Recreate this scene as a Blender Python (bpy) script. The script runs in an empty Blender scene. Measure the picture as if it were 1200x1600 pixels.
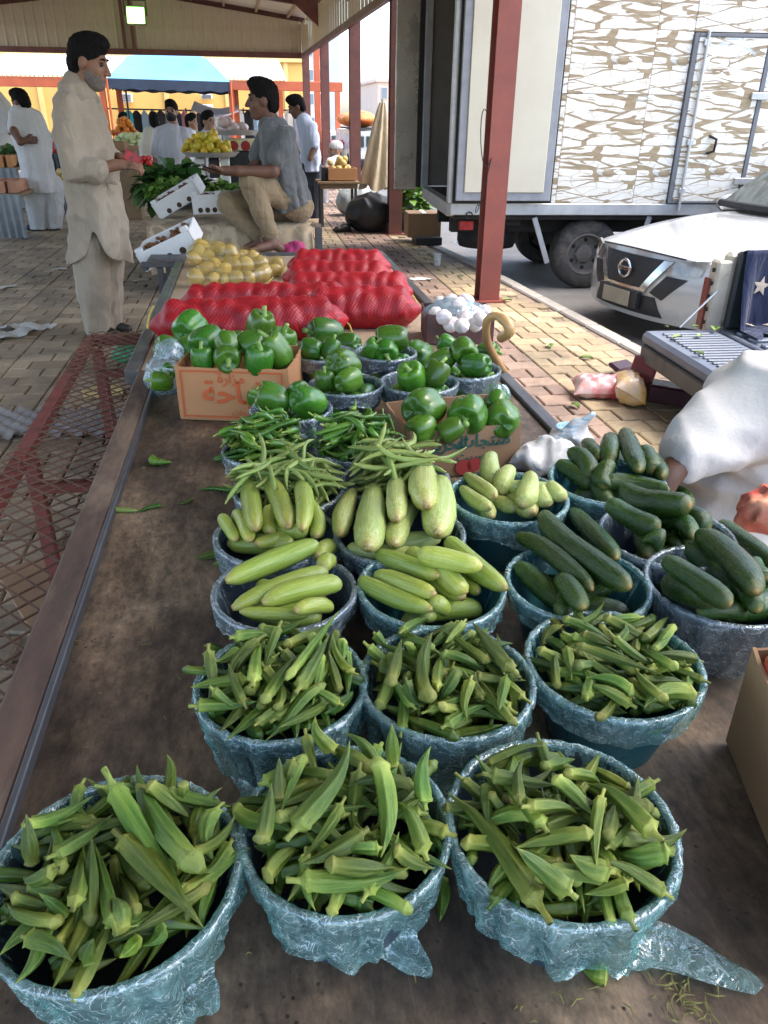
import bpy, math, random
import numpy as np
from mathutils import Matrix, Vector
PI = math.pi; R = math.radians
SC = bpy.context.scene; COL = SC.collection
random.seed(7); RNG = np.random.default_rng(7)

# ------------------------------------------------------------ camera, sky, sun, exposure
FPX, CAMH, PITCH, YAW, ROLL = 1200.0, 1.40, R(27.4), R(9.4), R(0.7)
cam_data = bpy.data.cameras.new('camera'); cam = bpy.data.objects.new('camera', cam_data); COL.objects.link(cam)
_f = np.array([math.sin(YAW)*math.cos(PITCH), math.cos(YAW)*math.cos(PITCH), -math.sin(PITCH)])
_r = np.array([math.cos(YAW), -math.sin(YAW), 0.0]); _u = np.cross(_r, _f)
_r, _u = _r*math.cos(ROLL)+_u*math.sin(ROLL), _u*math.cos(ROLL)-_r*math.sin(ROLL)
CAMP = np.array([0, 0, CAMH])
cam.matrix_world = Matrix(((_r[0], _u[0], -_f[0], 0), (_r[1], _u[1], -_f[1], 0), (_r[2], _u[2], -_f[2], CAMH), (0, 0, 0, 1)))
cam_data.sensor_fit = 'VERTICAL'; cam_data.sensor_height = 32.0; cam_data.lens = 32.0*FPX/1600.0
cam_data.clip_start = 0.05; cam_data.clip_end = 2000
SC.camera = cam
SUN_EL, SUN_AZ = R(58), R(100)       # azimuth measured from +Y towards +X: the open street side
w = bpy.data.worlds.new('World'); SC.world = w; w.use_nodes = True
nt = w.node_tree; nt.nodes.clear()
sky = nt.nodes.new('ShaderNodeTexSky'); sky.sky_type = 'NISHITA'; sky.sun_disc = False
sky.sun_elevation = SUN_EL; sky.sun_rotation = SUN_AZ; sky.dust_density = 2.5; sky.air_density = 1.0; sky.ozone_density = 0.5
bg = nt.nodes.new('ShaderNodeBackground'); bg.inputs[1].default_value = 0.15
wo = nt.nodes.new('ShaderNodeOutputWorld')
nt.links.new(sky.outputs[0], bg.inputs[0]); nt.links.new(bg.outputs[0], wo.inputs[0])
sun_d = bpy.data.lights.new('sun', 'SUN'); sun_d.energy = 0.6; sun_d.angle = R(25); sun_d.color = (1, .95, .87)
sun = bpy.data.objects.new('sun', sun_d); COL.objects.link(sun); sun.location = (8, -3, 12)
_sd = Vector((math.sin(SUN_AZ)*math.cos(SUN_EL), math.cos(SUN_AZ)*math.cos(SUN_EL), math.sin(SUN_EL)))
sun.rotation_euler = (-_sd).to_track_quat('-Z', 'Y').to_euler()
SC.view_settings.view_transform = 'Standard'; SC.view_settings.look = 'None'
SC.view_settings.exposure = 2.45; SC.view_settings.gamma = 1.0
SC.cycles.use_denoising = True
SC.cycles.max_bounces = 7; SC.cycles.diffuse_bounces = 4; SC.cycles.glossy_bounces = 3
SC.cycles.transparent_max_bounces = 10; SC.cycles.transmission_bounces = 4
SC.cycles.caustics_reflective = False; SC.cycles.caustics_refractive = False
SC.cycles.sample_clamp_indirect = 6.0

# ------------------------------------------------------------ camera geometry helpers (photo pixel -> place)
def ray(x, y): return _f + _r*(x-600)/FPX + _u*(800-y)/FPX
def at(x, y, z=0.0):
    d = ray(x, y); return CAMP + d*((z-CAMH)/d[2])
def atY(x, y, Y):
    d = ray(x, y); return CAMP + d*(Y/d[1])
def mpp(p): return float((np.asarray(p)-CAMP) @ _f)/FPX      # metres per photo pixel at p

# ------------------------------------------------------------ materials
MATS = {}
def _n(nt, t, **kw):
    n = nt.nodes.new(t)
    for k, v in kw.items(): setattr(n, k, v)
    return n
def new_mat(name):
    m = bpy.data.materials.new(name); m.use_nodes = True
    nt = m.node_tree; nt.nodes.clear()
    p = _n(nt, 'ShaderNodeBsdfPrincipled'); o = _n(nt, 'ShaderNodeOutputMaterial')
    nt.links.new(p.outputs[0], o.inputs[0])
    MATS[name] = m
    return m, nt, p
def noise(nt, scale, detail=4, rough=.6, vec=None, dist=0.0):
    n = _n(nt, 'ShaderNodeTexNoise'); n.inputs['Scale'].default_value = scale; n.inputs['Detail'].default_value = detail
    n.inputs['Roughness'].default_value = rough; n.inputs['Distortion'].default_value = dist
    if vec is not None: nt.links.new(vec, n.inputs['Vector'])
    return n
def ramp(nt, fac, stops, interp='LINEAR'):
    r = _n(nt, 'ShaderNodeValToRGB'); cr = r.color_ramp; cr.interpolation = interp
    while len(cr.elements) < len(stops): cr.elements.new(.5)
    for e, (p, c) in zip(cr.elements, stops):
        e.position = p; e.color = (c[0], c[1], c[2], 1) if hasattr(c, '__len__') else (c, c, c, 1)
    nt.links.new(fac, r.inputs[0]); return r
def mixc(nt, fac, a, b, mode='MIX'):
    m = _n(nt, 'ShaderNodeMix', data_type='RGBA', blend_type=mode)
    for i, v in ((0, fac), (6, a), (7, b)):
        if hasattr(v, 'is_linked') or hasattr(v, 'links'): nt.links.new(v, m.inputs[i])
        elif i == 0: m.inputs[0].default_value = v
        else: m.inputs[i].default_value = (v[0], v[1], v[2], 1)
    return m.outputs[2]
def bump(nt, p, h, strength=.3, dist=.01, prev=None):
    b = _n(nt, 'ShaderNodeBump'); b.inputs['Strength'].default_value = strength; b.inputs['Distance'].default_value = dist
    nt.links.new(h, b.inputs['Height'])
    if prev is not None: nt.links.new(prev.outputs[0], b.inputs['Normal'])
    nt.links.new(b.outputs[0], p.inputs['Normal']); return b
def coords(nt, which='Object', scale=None, rot=None):
    t = _n(nt, 'ShaderNodeTexCoord'); v = t.outputs[which]
    if scale is not None or rot is not None:
        mp = _n(nt, 'ShaderNodeMapping')
        if scale is not None: mp.inputs['Scale'].default_value = scale
        if rot is not None: mp.inputs['Rotation'].default_value = rot
        nt.links.new(v, mp.inputs['Vector']); v = mp.outputs[0]
    return v
def M(name, c1, c2=None, rough=.6, scale=6, bumpk=0, bscale=30, metal=0, spec=.4, jitter=0, stretch=None, bdist=.004, rvar=.12, dirt=None, coat=0, sss=0):
    """generic procedural material: two-tone noise, rough variation, bump, per-object brightness jitter"""
    if name in MATS: return MATS[name]
    m, nt, p = new_mat(name)
    v = coords(nt, 'Object', stretch)
    c2 = c2 or tuple(x*.75 for x in c1)
    n = noise(nt, scale, 6, .62, v)
    col = ramp(nt, n.outputs[0], [(.33, c2), (.66, c1)]).outputs[0]
    if dirt:
        n3 = noise(nt, dirt[1], 8, .7, v, .4)
        fac = ramp(nt, n3.outputs[0], [(dirt[2], 0), (dirt[2]+.18, dirt[3])]).outputs[0]
        col = mixc(nt, fac, col, dirt[0])
    if jitter:
        oi = _n(nt, 'ShaderNodeObjectInfo')
        hs = _n(nt, 'ShaderNodeHueSaturation')
        mr = _n(nt, 'ShaderNodeMapRange'); mr.inputs[3].default_value = 1-jitter; mr.inputs[4].default_value = 1+jitter
        nt.links.new(oi.outputs['Random'], mr.inputs[0]); nt.links.new(mr.outputs[0], hs.inputs['Value'])
        nt.links.new(col, hs.inputs['Color']); col = hs.outputs[0]
    nt.links.new(col, p.inputs['Base Color'])
    rr = ramp(nt, noise(nt, scale*2.3, 5, .6, v).outputs[0], [(.3, max(.03, rough-rvar)), (.7, min(1, rough+rvar))])
    nt.links.new(rr.outputs[0], p.inputs['Roughness'])
    p.inputs['Metallic'].default_value = metal; p.inputs['Specular IOR Level'].default_value = spec
    p.inputs['Coat Weight'].default_value = coat; p.inputs['Coat Roughness'].default_value = .08
    if sss:
        p.inputs['Subsurface Weight'].default_value = sss; p.inputs['Subsurface Radius'].default_value = (.01, .004, .002); p.inputs['Subsurface Scale'].default_value = .5
    if bumpk: bump(nt, p, noise(nt, bscale, 6, .65, v).outputs[0], bumpk, bdist)
    return m

# ------------------------------------------------------------ mesh helpers
class G:
    """collects shapes into one mesh"""
    def __init__(s): s.v = []; s.f = []; s.m = []; s.n = 0; s.sm = []
    def add(s, V, F, mi=0, smooth=True):
        V = np.asarray(V, float).reshape(-1, 3); s.v.append(V)
        s.f += [tuple(int(i)+s.n for i in q) for q in F]; s.m += [mi]*len(F); s.sm += [smooth]*len(F); s.n += len(V); return s
    def box(s, c, size, rot=None, bev=0.0, mi=0):
        h = np.array(size, float)/2
        if bev <= 0:
            V = np.array([[x, y, z] for x in (-1, 1) for y in (-1, 1) for z in (-1, 1)])*h
            F = [(0, 1, 3, 2), (4, 6, 7, 5), (0, 4, 5, 1), (2, 3, 7, 6), (0, 2, 6, 4), (1, 5, 7, 3)]
        else:
            b = min(bev, h.min()*.95); V = []; idx = {}
            for sx in (-1, 1):
                for sy in (-1, 1):
                    for sz in (-1, 1):
                        sg = np.array([sx, sy, sz])
                        for a in range(3):
                            q = (h-b)*sg; q[a] = h[a]*sg[a]; idx[(sx, sy, sz, a)] = len(V); V.append(q)
            V = np.array(V); F = []
            for a in range(3):
                o1, o2 = [(1, 2), (2, 0), (0, 1)][a]
                for sg in (-1, 1):
                    q = []
                    for s1, s2 in ((-1, -1), (1, -1), (1, 1), (-1, 1)):
                        t = [0, 0, 0]; t[a] = sg; t[o1] = s1; t[o2] = s2; q.append(idx[(*t, a)])
                    F.append(tuple(q) if sg > 0 else tuple(q[::-1]))
            for a in range(3):
                o1, o2 = [(1, 2), (2, 0), (0, 1)][a]
                for s1 in (-1, 1):
                    for s2 in (-1, 1):
                        t0 = [0, 0, 0]; t1 = [0, 0, 0]; t0[a] = -1; t1[a] = 1
                        for t in (t0, t1): t[o1] = s1; t[o2] = s2
                        q = [idx[(*t0, o1)], idx[(*t1, o1)], idx[(*t1, o2)], idx[(*t0, o2)]]
                        F.append(tuple(q) if s1*s2 < 0 else tuple(q[::-1]))
            for sx in (-1, 1):
                for sy in (-1, 1):
                    for sz in (-1, 1):
                        q = [idx[(sx, sy, sz, a)] for a in range(3)]
                        F.append(tuple(q) if sx*sy*sz > 0 else tuple(q[::-1]))
        if rot is not None: V = V @ np.array(rot).T
        return s.add(V+np.array(c), F, mi, False)
    def tube(s, P, r, n=10, mi=0, caps=True, closed=False, squash=1.0):
        P = np.asarray(P, float); k = len(P); r = np.broadcast_to(np.asarray(r, float), (k,))
        T = np.gradient(P, axis=0); T /= np.linalg.norm(T, axis=1)[:, None]+1e-12
        u = np.cross(T[0], [0, 0, 1]);
        if np.linalg.norm(u) < 1e-3: u = np.cross(T[0], [0, 1, 0])
        V = []; a = np.arange(n)*2*PI/n
        for i in range(k):
            u = u-T[i]*(u@T[i]); u /= np.linalg.norm(u)+1e-12; w_ = np.cross(T[i], u)
            V.append(P[i]+r[i]*(np.cos(a)[:, None]*u+squash*np.sin(a)[:, None]*w_))
        V = np.concatenate(V); F = []
        for i in range(k-1 if not closed else k):
            for j in range(n):
                F.append((i*n+j, i*n+(j+1) % n, ((i+1) % k)*n+(j+1) % n, ((i+1) % k)*n+j))
        if caps and not closed: F += [tuple(range(n))[::-1], tuple(range((k-1)*n, k*n))]
        return s.add(V, F, mi, True)
    def cyl(s, a, b, r, r2=None, n=16, mi=0): return s.tube([a, b], [r, r if r2 is None else r2], n, mi)
    def lathe(s, prof, c=(0, 0, 0), n=32, mi=0, axis=None):
        a = np.arange(n)*2*PI/n; V = []
        for (r, z) in prof: V.append(np.stack([r*np.cos(a), r*np.sin(a), np.full(n, z)], 1))
        V = np.concatenate(V); F = []
        for i in range(len(prof)-1):
            for j in range(n): F.append((i*n+j, i*n+(j+1) % n, (i+1)*n+(j+1) % n, (i+1)*n+j))
        if axis is not None: V = V @ np.array(axis).T
        return s.add(V+np.array(c), F, mi, True)
    def grid(s, P, mi=0, wrap=False, smooth=True):
        P = np.asarray(P); a, b = P.shape[:2]; F = []
        for i in range(a-1):
            for j in range(b if wrap else b-1):
                j2 = (j+1) % b; F.append((i*b+j, i*b+j2, (i+1)*b+j2, (i+1)*b+j))
        return s.add(P.reshape(-1, 3), F, mi, smooth)
    def prism(s, poly, d, mi=0):
        """closed outline (n,3) extruded by vector d"""
        P = np.asarray(poly, float); n = len(P); V = np.concatenate([P, P+np.array(d)])
        F = [tuple(range(n))[::-1], tuple(range(n, 2*n))]+[(i, (i+1) % n, n+(i+1) % n, n+i) for i in range(n)]
        return s.add(V, F, mi, False)
    def sphere(s, c, r, n=12, m=8, mi=0, rot=None):
        r = np.broadcast_to(np.asarray(r, float), (3,))
        t = np.linspace(0, PI, m+1)[1:-1]; a = np.arange(n)*2*PI/n
        V = [[0, 0, 1]]+[[math.sin(x)*math.cos(y), math.sin(x)*math.sin(y), math.cos(x)] for x in t for y in a]+[[0, 0, -1]]
        V = np.array(V)*r
        if rot is not None: V = V @ np.array(rot).T
        F = [(0, 1+j, 1+(j+1) % n) for j in range(n)]
        for i in range(len(t)-1): F += [(1+i*n+j, 1+(i+1)*n+j, 1+(i+1)*n+(j+1) % n, 1+i*n+(j+1) % n) for j in range(n)]
        l = 1+(len(t)-1)*n; e = len(V)-1; F += [(l+j, e, l+(j+1) % n) for j in range(n)]
        return s.add(V+np.array(c), F, mi, True)
    def V(s): return np.concatenate(s.v) if s.v else np.zeros((0, 3))
    def mesh(s, name, mats, origin=(0, 0, 0), sharp=35):
        me = bpy.data.meshes.new(name); V = s.V()-np.array(origin)
        me.from_pydata(V.tolist(), [], s.f); 
        for m in (mats if isinstance(mats, (list, tuple)) else [mats]): me.materials.append(m)
        me.polygons.foreach_set('material_index', s.m); me.polygons.foreach_set('use_smooth', s.sm)
        if sharp and any(s.sm):
            try: me.set_sharp_from_angle(angle=R(sharp))
            except Exception: pass
        me.update(); return me
def tag(o, label=None, cat=None, group=None, kind=None):
    if label: o['label'] = label
    if cat: o['category'] = cat
    if group: o['group'] = group
    if kind: o['kind'] = kind
    return o
def link(name, me, parent=None):
    o = bpy.data.objects.new(name, me); COL.objects.link(o)
    if parent is not None:
        o.parent = parent; o.matrix_parent_inverse = parent.matrix_basis.inverted()
    return o
def obj(name, g, mat, parent=None, label=None, cat=None, group=None, kind=None, sharp=35):
    """links a G as ONE mesh object; geometry given in world coordinates, origin at its base"""
    V = g.V(); org = np.array([(V[:, 0].min()+V[:, 0].max())/2, (V[:, 1].min()+V[:, 1].max())/2, V[:, 2].min()])
    o = link(name, g.mesh(name, mat, org, sharp), None); o.location = org
    if parent is not None:
        o.parent = parent; o.matrix_parent_inverse = parent.matrix_basis.inverted()
    return tag(o, label, cat, group, kind)
def thing(name, loc, label, cat, group=None, kind=None):
    o = bpy.data.objects.new(name, None); COL.objects.link(o); o.location = loc; o.empty_display_size = .05
    o.matrix_basis = Matrix.Translation(Vector(loc))
    return tag(o, label, cat, group, kind)
def inst(name, me, mw, parent=None, label=None, cat=None, group=None):
    o = bpy.data.objects.new(name, me); COL.objects.link(o)
    o.matrix_basis = mw
    if parent is not None:
        o.parent = parent; o.matrix_parent_inverse = parent.matrix_basis.inverted()
    return tag(o, label, cat, group)
def frame(z, x=None):
    """rotation matrix columns (x,y,z) with given z axis"""
    z = np.array(z, float); z /= np.linalg.norm(z)
    x = np.array(x if x is not None else ([1, 0, 0] if abs(z[0]) < .9 else [0, 1, 0]), float)
    y = np.cross(z, x); y /= np.linalg.norm(y); x = np.cross(y, z)
    return np.stack([x, y, z], 1)
def rotz(a): return np.array([[math.cos(a), -math.sin(a), 0], [math.sin(a), math.cos(a), 0], [0, 0, 1]])
def rotx(a): return np.array([[1, 0, 0], [0, math.cos(a), -math.sin(a)], [0, math.sin(a), math.cos(a)]])
def roty(a): return np.array([[math.cos(a), 0, math.sin(a)], [0, 1, 0], [-math.sin(a), 0, math.cos(a)]])
def m44(Rm, t, s=1.0):
    s = np.broadcast_to(np.asarray(s, float), (3,)); A = np.eye(4); A[:3, :3] = np.array(Rm)*s; A[:3, 3] = t
    return Matrix(A.tolist())
def vnoise(P, sc=1.0, seed=0, octv=3):
    """cheap smooth pseudo-noise from sines, (n,3)->(n)"""
    rg = np.random.default_rng(seed); P = np.asarray(P)*sc; o = np.zeros(P.shape[:-1]); a = 1.0
    for k in range(octv):
        for j in range(3):
            d = rg.normal(size=3); o += a*np.sin(P@d*(1.9**k)+rg.uniform(0, 6.28))/3
        a *= .55
    return o

# ------------------------------------------------------------ signed-distance modelling (bodies, clothes, sacks)
class SDF:
    def __init__(s, lo, hi, h):
        s.lo = np.array(lo, float); s.h = h; s.n = (np.ceil((np.array(hi)-s.lo)/h)+1).astype(int)
        s.val = np.full(tuple(s.n), 9.0, np.float32)
    def _box(s, lo, hi):
        a = np.clip(np.floor((np.array(lo)-s.lo)/s.h).astype(int), 0, s.n); b = np.clip(np.ceil((np.array(hi)-s.lo)/s.h).astype(int)+1, 0, s.n)
        if (b <= a).any(): return None
        ax = [s.lo[i]+s.h*np.arange(a[i], b[i], dtype=np.float32) for i in range(3)]
        return (slice(a[0], b[0]), slice(a[1], b[1]), slice(a[2], b[2])), np.stack(np.meshgrid(*ax, indexing='ij'), -1).astype(np.float32)
    def comb(s, sl, d, k, sub=False):
        v = s.val[sl]
        if sub: d = -d; hh = np.clip(.5-.5*(v-d)/k, 0, 1); s.val[sl] = v*(1-hh)+d*hh+k*hh*(1-hh); return
        hh = np.clip(.5+.5*(v-d)/k, 0, 1); s.val[sl] = v*(1-hh)+d*hh-k*hh*(1-hh)
    def cap(s, a, b, ra, rb=None, k=.02, sub=False, flat=None):
        """tapered capsule; flat=(dir, factor) squeezes it along dir"""
        a = np.array(a, np.float32); b = np.array(b, np.float32); rb = ra if rb is None else rb; m = max(ra, rb)*(1 if not flat else max(1, 1/flat[1]))+2*k+2*s.h
        q = s._box(np.minimum(a, b)-m, np.maximum(a, b)+m)
        if q is None: return s
        sl, P = q; ab = b-a; t = np.clip(((P-a)@ab)/(ab@ab+1e-9), 0, 1); D = P-a-t[..., None]*ab
        if flat:
            dr = np.array(flat[0], np.float32); dr /= np.linalg.norm(dr); D = D+((D@dr)*(flat[1]-1))[..., None]*dr
        s.comb(sl, np.linalg.norm(D, axis=-1)-(ra+(rb-ra)*t), k, sub); return s
    def chain(s, pts, rad, k=.02, **kw):
        for i in range(len(pts)-1): s.cap(pts[i], pts[i+1], rad[i], rad[i+1], k, **kw)
        return s
    def ell(s, c, r, rot=None, k=.02, sub=False):
        r = np.array(r, np.float32); m = r.max()+2*k+2*s.h; q = s._box(np.array(c)-m, np.array(c)+m)
        if q is None: return s
        sl, P = q; D = P-np.array(c, np.float32)
        if rot is not None: D = D@np.array(rot, np.float32)
        k0 = np.linalg.norm(D/r, axis=-1); k1 = np.linalg.norm(D/(r*r), axis=-1)+1e-6
        s.comb(sl, k0*(k0-1)/k1, k, sub); return s
    def all(s):
        return s._box(s.lo, s.lo+s.h*(s.n-1))
    def mesh(s, g, mi=0):
        v = s.val; n = s.n; neg = v < 0
        cs = np.zeros(tuple(n-1), np.int8)
        for dx in (0, 1):
            for dy in (0, 1):
                for dz in (0, 1): cs += neg[dx:n[0]-1+dx, dy:n[1]-1+dy, dz:n[2]-1+dz]
        act = (cs > 0) & (cs < 8); idx = -np.ones(act.shape, np.int64); C = np.argwhere(act); idx[act] = np.arange(len(C))
        if not len(C): return g
        acc = np.zeros((len(C), 3)); cnt = np.zeros(len(C))
        cor = [np.array([x, y, z]) for x in (0, 1) for y in (0, 1) for z in (0, 1)]
        for i in range(8):
            for j in range(i+1, 8):
                if abs(cor[i]-cor[j]).sum() != 1: continue
                a = C+cor[i]; b = C+cor[j]; va = v[a[:, 0], a[:, 1], a[:, 2]]; vb = v[b[:, 0], b[:, 1], b[:, 2]]
                m = (va < 0) != (vb < 0); t = np.where(m, va/(va-vb+1e-12), 0)
                acc[m] += cor[i]+(cor[j]-cor[i])*t[m][:, None]; cnt[m] += 1
        V = (C+acc/np.maximum(cnt, 1)[:, None])*s.h+s.lo
        F = []
        for ax in range(3):
            o1, o2 = [(1, 2), (2, 0), (0, 1)][ax]
            sl0 = [slice(1, -1)]*3; sl0[ax] = slice(0, -1); sl1 = [slice(1, -1)]*3; sl1[ax] = slice(1, None)
            a = neg[tuple(sl0)]; b = neg[tuple(sl1)]
            E = np.argwhere(a != b)
            if not len(E): continue
            fl = a[E[:, 0], E[:, 1], E[:, 2]]; P0 = E+1; P0[:, ax] -= 1
            q = []
            for d1, d2 in ((-1, -1), (0, -1), (0, 0), (-1, 0)):
                Q = P0.copy(); Q[:, o1] += d1; Q[:, o2] += d2; q.append(idx[Q[:, 0], Q[:, 1], Q[:, 2]])
            q = np.stack(q, 1); q[~fl] = q[~fl][:, ::-1]; F.append(q)
        F = np.concatenate(F); F = F[(F >= 0).all(1)]
        return g.add(V, F, mi, True)
# ============================================================ SETTING
def xcol(y): return 1.93-(y-6.44)*.025          # line of the street-side columns
KERB = [(2.62, -6), (2.58, 2.0), (2.54, 4.5), (2.44, 6.0), (2.30, 8.0), (2.05, 10.3), (1.95, 13), (1.75, 22), (1.3, 45)]
def xkerb(y): return float(np.interp(y, [k[1] for k in KERB], [k[0] for k in KERB]))

m_sand = M('dry_sand', (.30, .25, .19), (.22, .18, .13), .95, .4, .3, 8)
g = G(); g.grid([[(-900, -900, -.42), (900, -900, -.42)], [(-900, 900, -.42), (900, 900, -.42)]])
tag(obj('ground', g, m_sand), kind='structure')
m_asph = M('worn_asphalt', (.17, .165, .16), (.115, .11, .105), .85, 1.3, .6, 60, dirt=((.25, .22, .18), 3, .55, .6), bdist=.006)
g = G(); ys = np.linspace(-8, 90, 50)
g.grid([[(xkerb(y)-.05, y, -.17), (xkerb(y)+4, y, -.175), (40, y, -.19)] for y in ys], smooth=False)
tag(obj('road', g, m_asph), kind='structure')
# kerb stones along the pavement edge
m_kerb = M('kerb_concrete', (.38, .35, .31), (.27, .25, .22), .85, 9, .5, 50, dirt=((.12, .1, .09), 4, .6, .7), jitter=.12)
kerb = thing('kerb', (xkerb(6), 6, -.17), None, None, kind='structure')
y = -3.0; 
while y < 30:
    L = .5 if y < 14 else 1.5
    a = np.array([xkerb(y), y]); b = np.array([xkerb(y+L), y+L]); ang = math.atan2(-(b-a)[0], (b-a)[1]); c = (a+b)/2
    g = G(); g.box((c[0]+.02, c[1], -.095), (.12, L-.008, .19+random.uniform(-.004, .004)), rotz(ang), .012)
    obj('kerb_stone', g, m_kerb, kerb); y += L

# pavement: bedding sheet plus individual paver blocks
m_bed = M('paving_bed', (.13, .10, .075), (.08, .062, .05), .95, 8, .4, 60)
PV = thing('pavement', (0, 0, -.02), None, None, kind='structure')
g = G(); ys = np.linspace(-6, 60, 40)
g.grid([[(-30, y, -.022), (-10, y, -.022), (0, y, -.022), (xkerb(y)-.02, y, -.022)] for y in ys], smooth=False)
m_farpav, nt, p = new_mat('far_paving')
v = coords(nt, 'Object')
br = _n(nt, 'ShaderNodeTexBrick'); br.inputs['Scale'].default_value = 1; br.inputs['Brick Width'].default_value = .22; br.inputs['Row Height'].default_value = .165
br.inputs['Mortar Size'].default_value = .008; br.inputs['Color1'].default_value = (.33, .26, .19, 1); br.inputs['Color2'].default_value = (.25, .195, .145, 1); br.inputs['Mortar'].default_value = (.1, .08, .06, 1)
nt.links.new(v, br.inputs['Vector'])
fn = ramp(nt, noise(nt, 1.1, 7, .65, v).outputs[0], [(.3, (.7, .7, .7)), (.7, (1.15, 1.1, 1.05))])
nt.links.new(mixc(nt, 1.0, br.outputs[0], fn.outputs[0], 'MULTIPLY'), p.inputs['Base Color']); p.inputs['Roughness'].default_value = .85
obj('paving_bed', g, m_farpav, PV)
def paver_mat(name, c1, c2, c3):
    m, nt, p = new_mat(name); at_ = _n(nt, 'ShaderNodeAttribute', attribute_name='tint')
    geo = _n(nt, 'ShaderNodeNewGeometry'); v = geo.outputs['Position']
    col = ramp(nt, at_.outputs['Fac'], [(0, c3), (.5, c2), (1, c1)]).outputs[0]
    fine = ramp(nt, noise(nt, 90, 4, .7, v).outputs[0], [(.3, (.82, .82, .82)), (.7, (1.12, 1.12, 1.12))])
    col = mixc(nt, 1, col, fine.outputs[0], 'MULTIPLY')
    dirt = ramp(nt, noise(nt, 1.7, 8, .7, v, .6).outputs[0], [(.42, 0), (.68, .75)])
    col = mixc(nt, dirt.outputs[0], col, (.10, .085, .07))
    nt.links.new(col, p.inputs['Base Color']); p.inputs['Roughness'].default_value = .82; p.inputs['Specular IOR Level'].default_value = .3
    bump(nt, p, noise(nt, 140, 5, .7, v).outputs[0], .5, .003); return m
PM = [paver_mat('paver_tan', (.43, .335, .22), (.365, .28, .18), (.30, .225, .145)),
      paver_mat('paver_pink', (.38, .27, .205), (.33, .23, .175), (.27, .185, .145)),
      paver_mat('paver_yellow', (.50, .40, .25), (.45, .35, .21), (.38, .29, .18))]
def paver_shape(w, d, k, g, c=(0, 0, 0), rng=random):
    """bevelled block, its cross joints gently waved"""
    b = .006; wv = .009*k; hx, hy = w/2, d/2
    out = [(-hx, -hy), (-hx*.3, -hy+wv), (hx*.3, -hy-wv), (hx, -hy), (hx, hy), (hx*.3, hy-wv), (-hx*.3, hy+wv), (-hx, hy)]
    n = len(out); o = np.array(out); inn = o*np.array([(hx-b)/hx, (hy-b)/hy])
    tilt = [rng.uniform(-.012, .012), rng.uniform(-.012, .012)]; dz = rng.uniform(-.003, .002)
    zt = dz+inn@np.array(tilt)
    V = np.concatenate([np.c_[o, np.full(n, -.03)], np.c_[o, zt-.006], np.c_[inn, zt]])+np.array(c)
    F = [(i, (i+1) % n, n+(i+1) % n, n+i) for i in range(n)]+[(n+i, n+(i+1) % n, 2*n+(i+1) % n, 2*n+i) for i in range(n)]+[tuple(range(2*n, 3*n))]
    g.add(V, F, 0, False); return len(F)
CW, RD = .325, .165
cands = []
for ci in range(-20, 8):
    x0 = .775+ci*CW if False else 1.725+(ci-3)*CW
    for ri in range(-2, 125):
        y0 = ri*RD+(.05 if ci % 2 else 0)
        big_first = (ri % 2) == 0
        for (w_, off) in ((.215, .1075), (.11, .27)) if big_first else ((.11, .055), (.215, .2175)):
            cx = x0+off; cy = y0+RD/2
            if cx+.1 > xkerb(cy)-.05 or cx < -6.5: continue
            d = np.array([cx, cy, 0])-CAMP; zz = d@_f
            if zz < .3: continue
            px, py = 600+FPX*(d@_r)/zz, 800-FPX*(d@_u)/zz
            if px < -60 or px > 1260 or py > 1640: continue
            hidden = py > 500 and px > 243-.32*(py-588)-30 and px < 800+.95*(py-623)+10
            hidden = hidden or (py > 640 and px > 1000)
            if hidden and cy < 2.9: continue
            cands.append((-(w_*RD/zz/zz) if not hidden else 0, cx, cy, w_, 0 if cx < 1.08 else (1 if cx < 1.72 else 2)))
cands.sort(key=lambda t: t[0])
def tint_attr(me, vals):
    a = me.attributes.new('tint', 'FLOAT', 'FACE'); a.data.foreach_set('value', np.asarray(vals, np.float32))
pmesh = {}
for b_ in range(3):
    for w_ in (.215, .11):
        for k in range(5):
            g = G(); nf = paver_shape(w_-.008, RD-.008, 1 if w_ > .2 else .5, g); me = g.mesh('paver', PM[b_]); tint_attr(me, [k/4]*nf); pmesh[(b_, w_, k)] = me
for c in cands[:300]:
    o = inst('paver', pmesh[(c[4], c[3], random.randrange(5))], m44(np.eye(3), (c[1], c[2], random.uniform(-.002, .002))), PV)
for b_ in range(3):
    g = G(); tv = []
    for c in cands[300:]:
        if c[4] == b_ and c[2] < 19: tv += [random.randrange(5)/4]*paver_shape(c[3]-.008, RD-.008, 1 if c[3] > .2 else .5, g, (c[1], c[2], 0))
    if g.n:
        me = g.mesh('paver_field', PM[b_]); tint_attr(me, tv); tag(link('paver_field', me, PV), kind='stuff')

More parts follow.
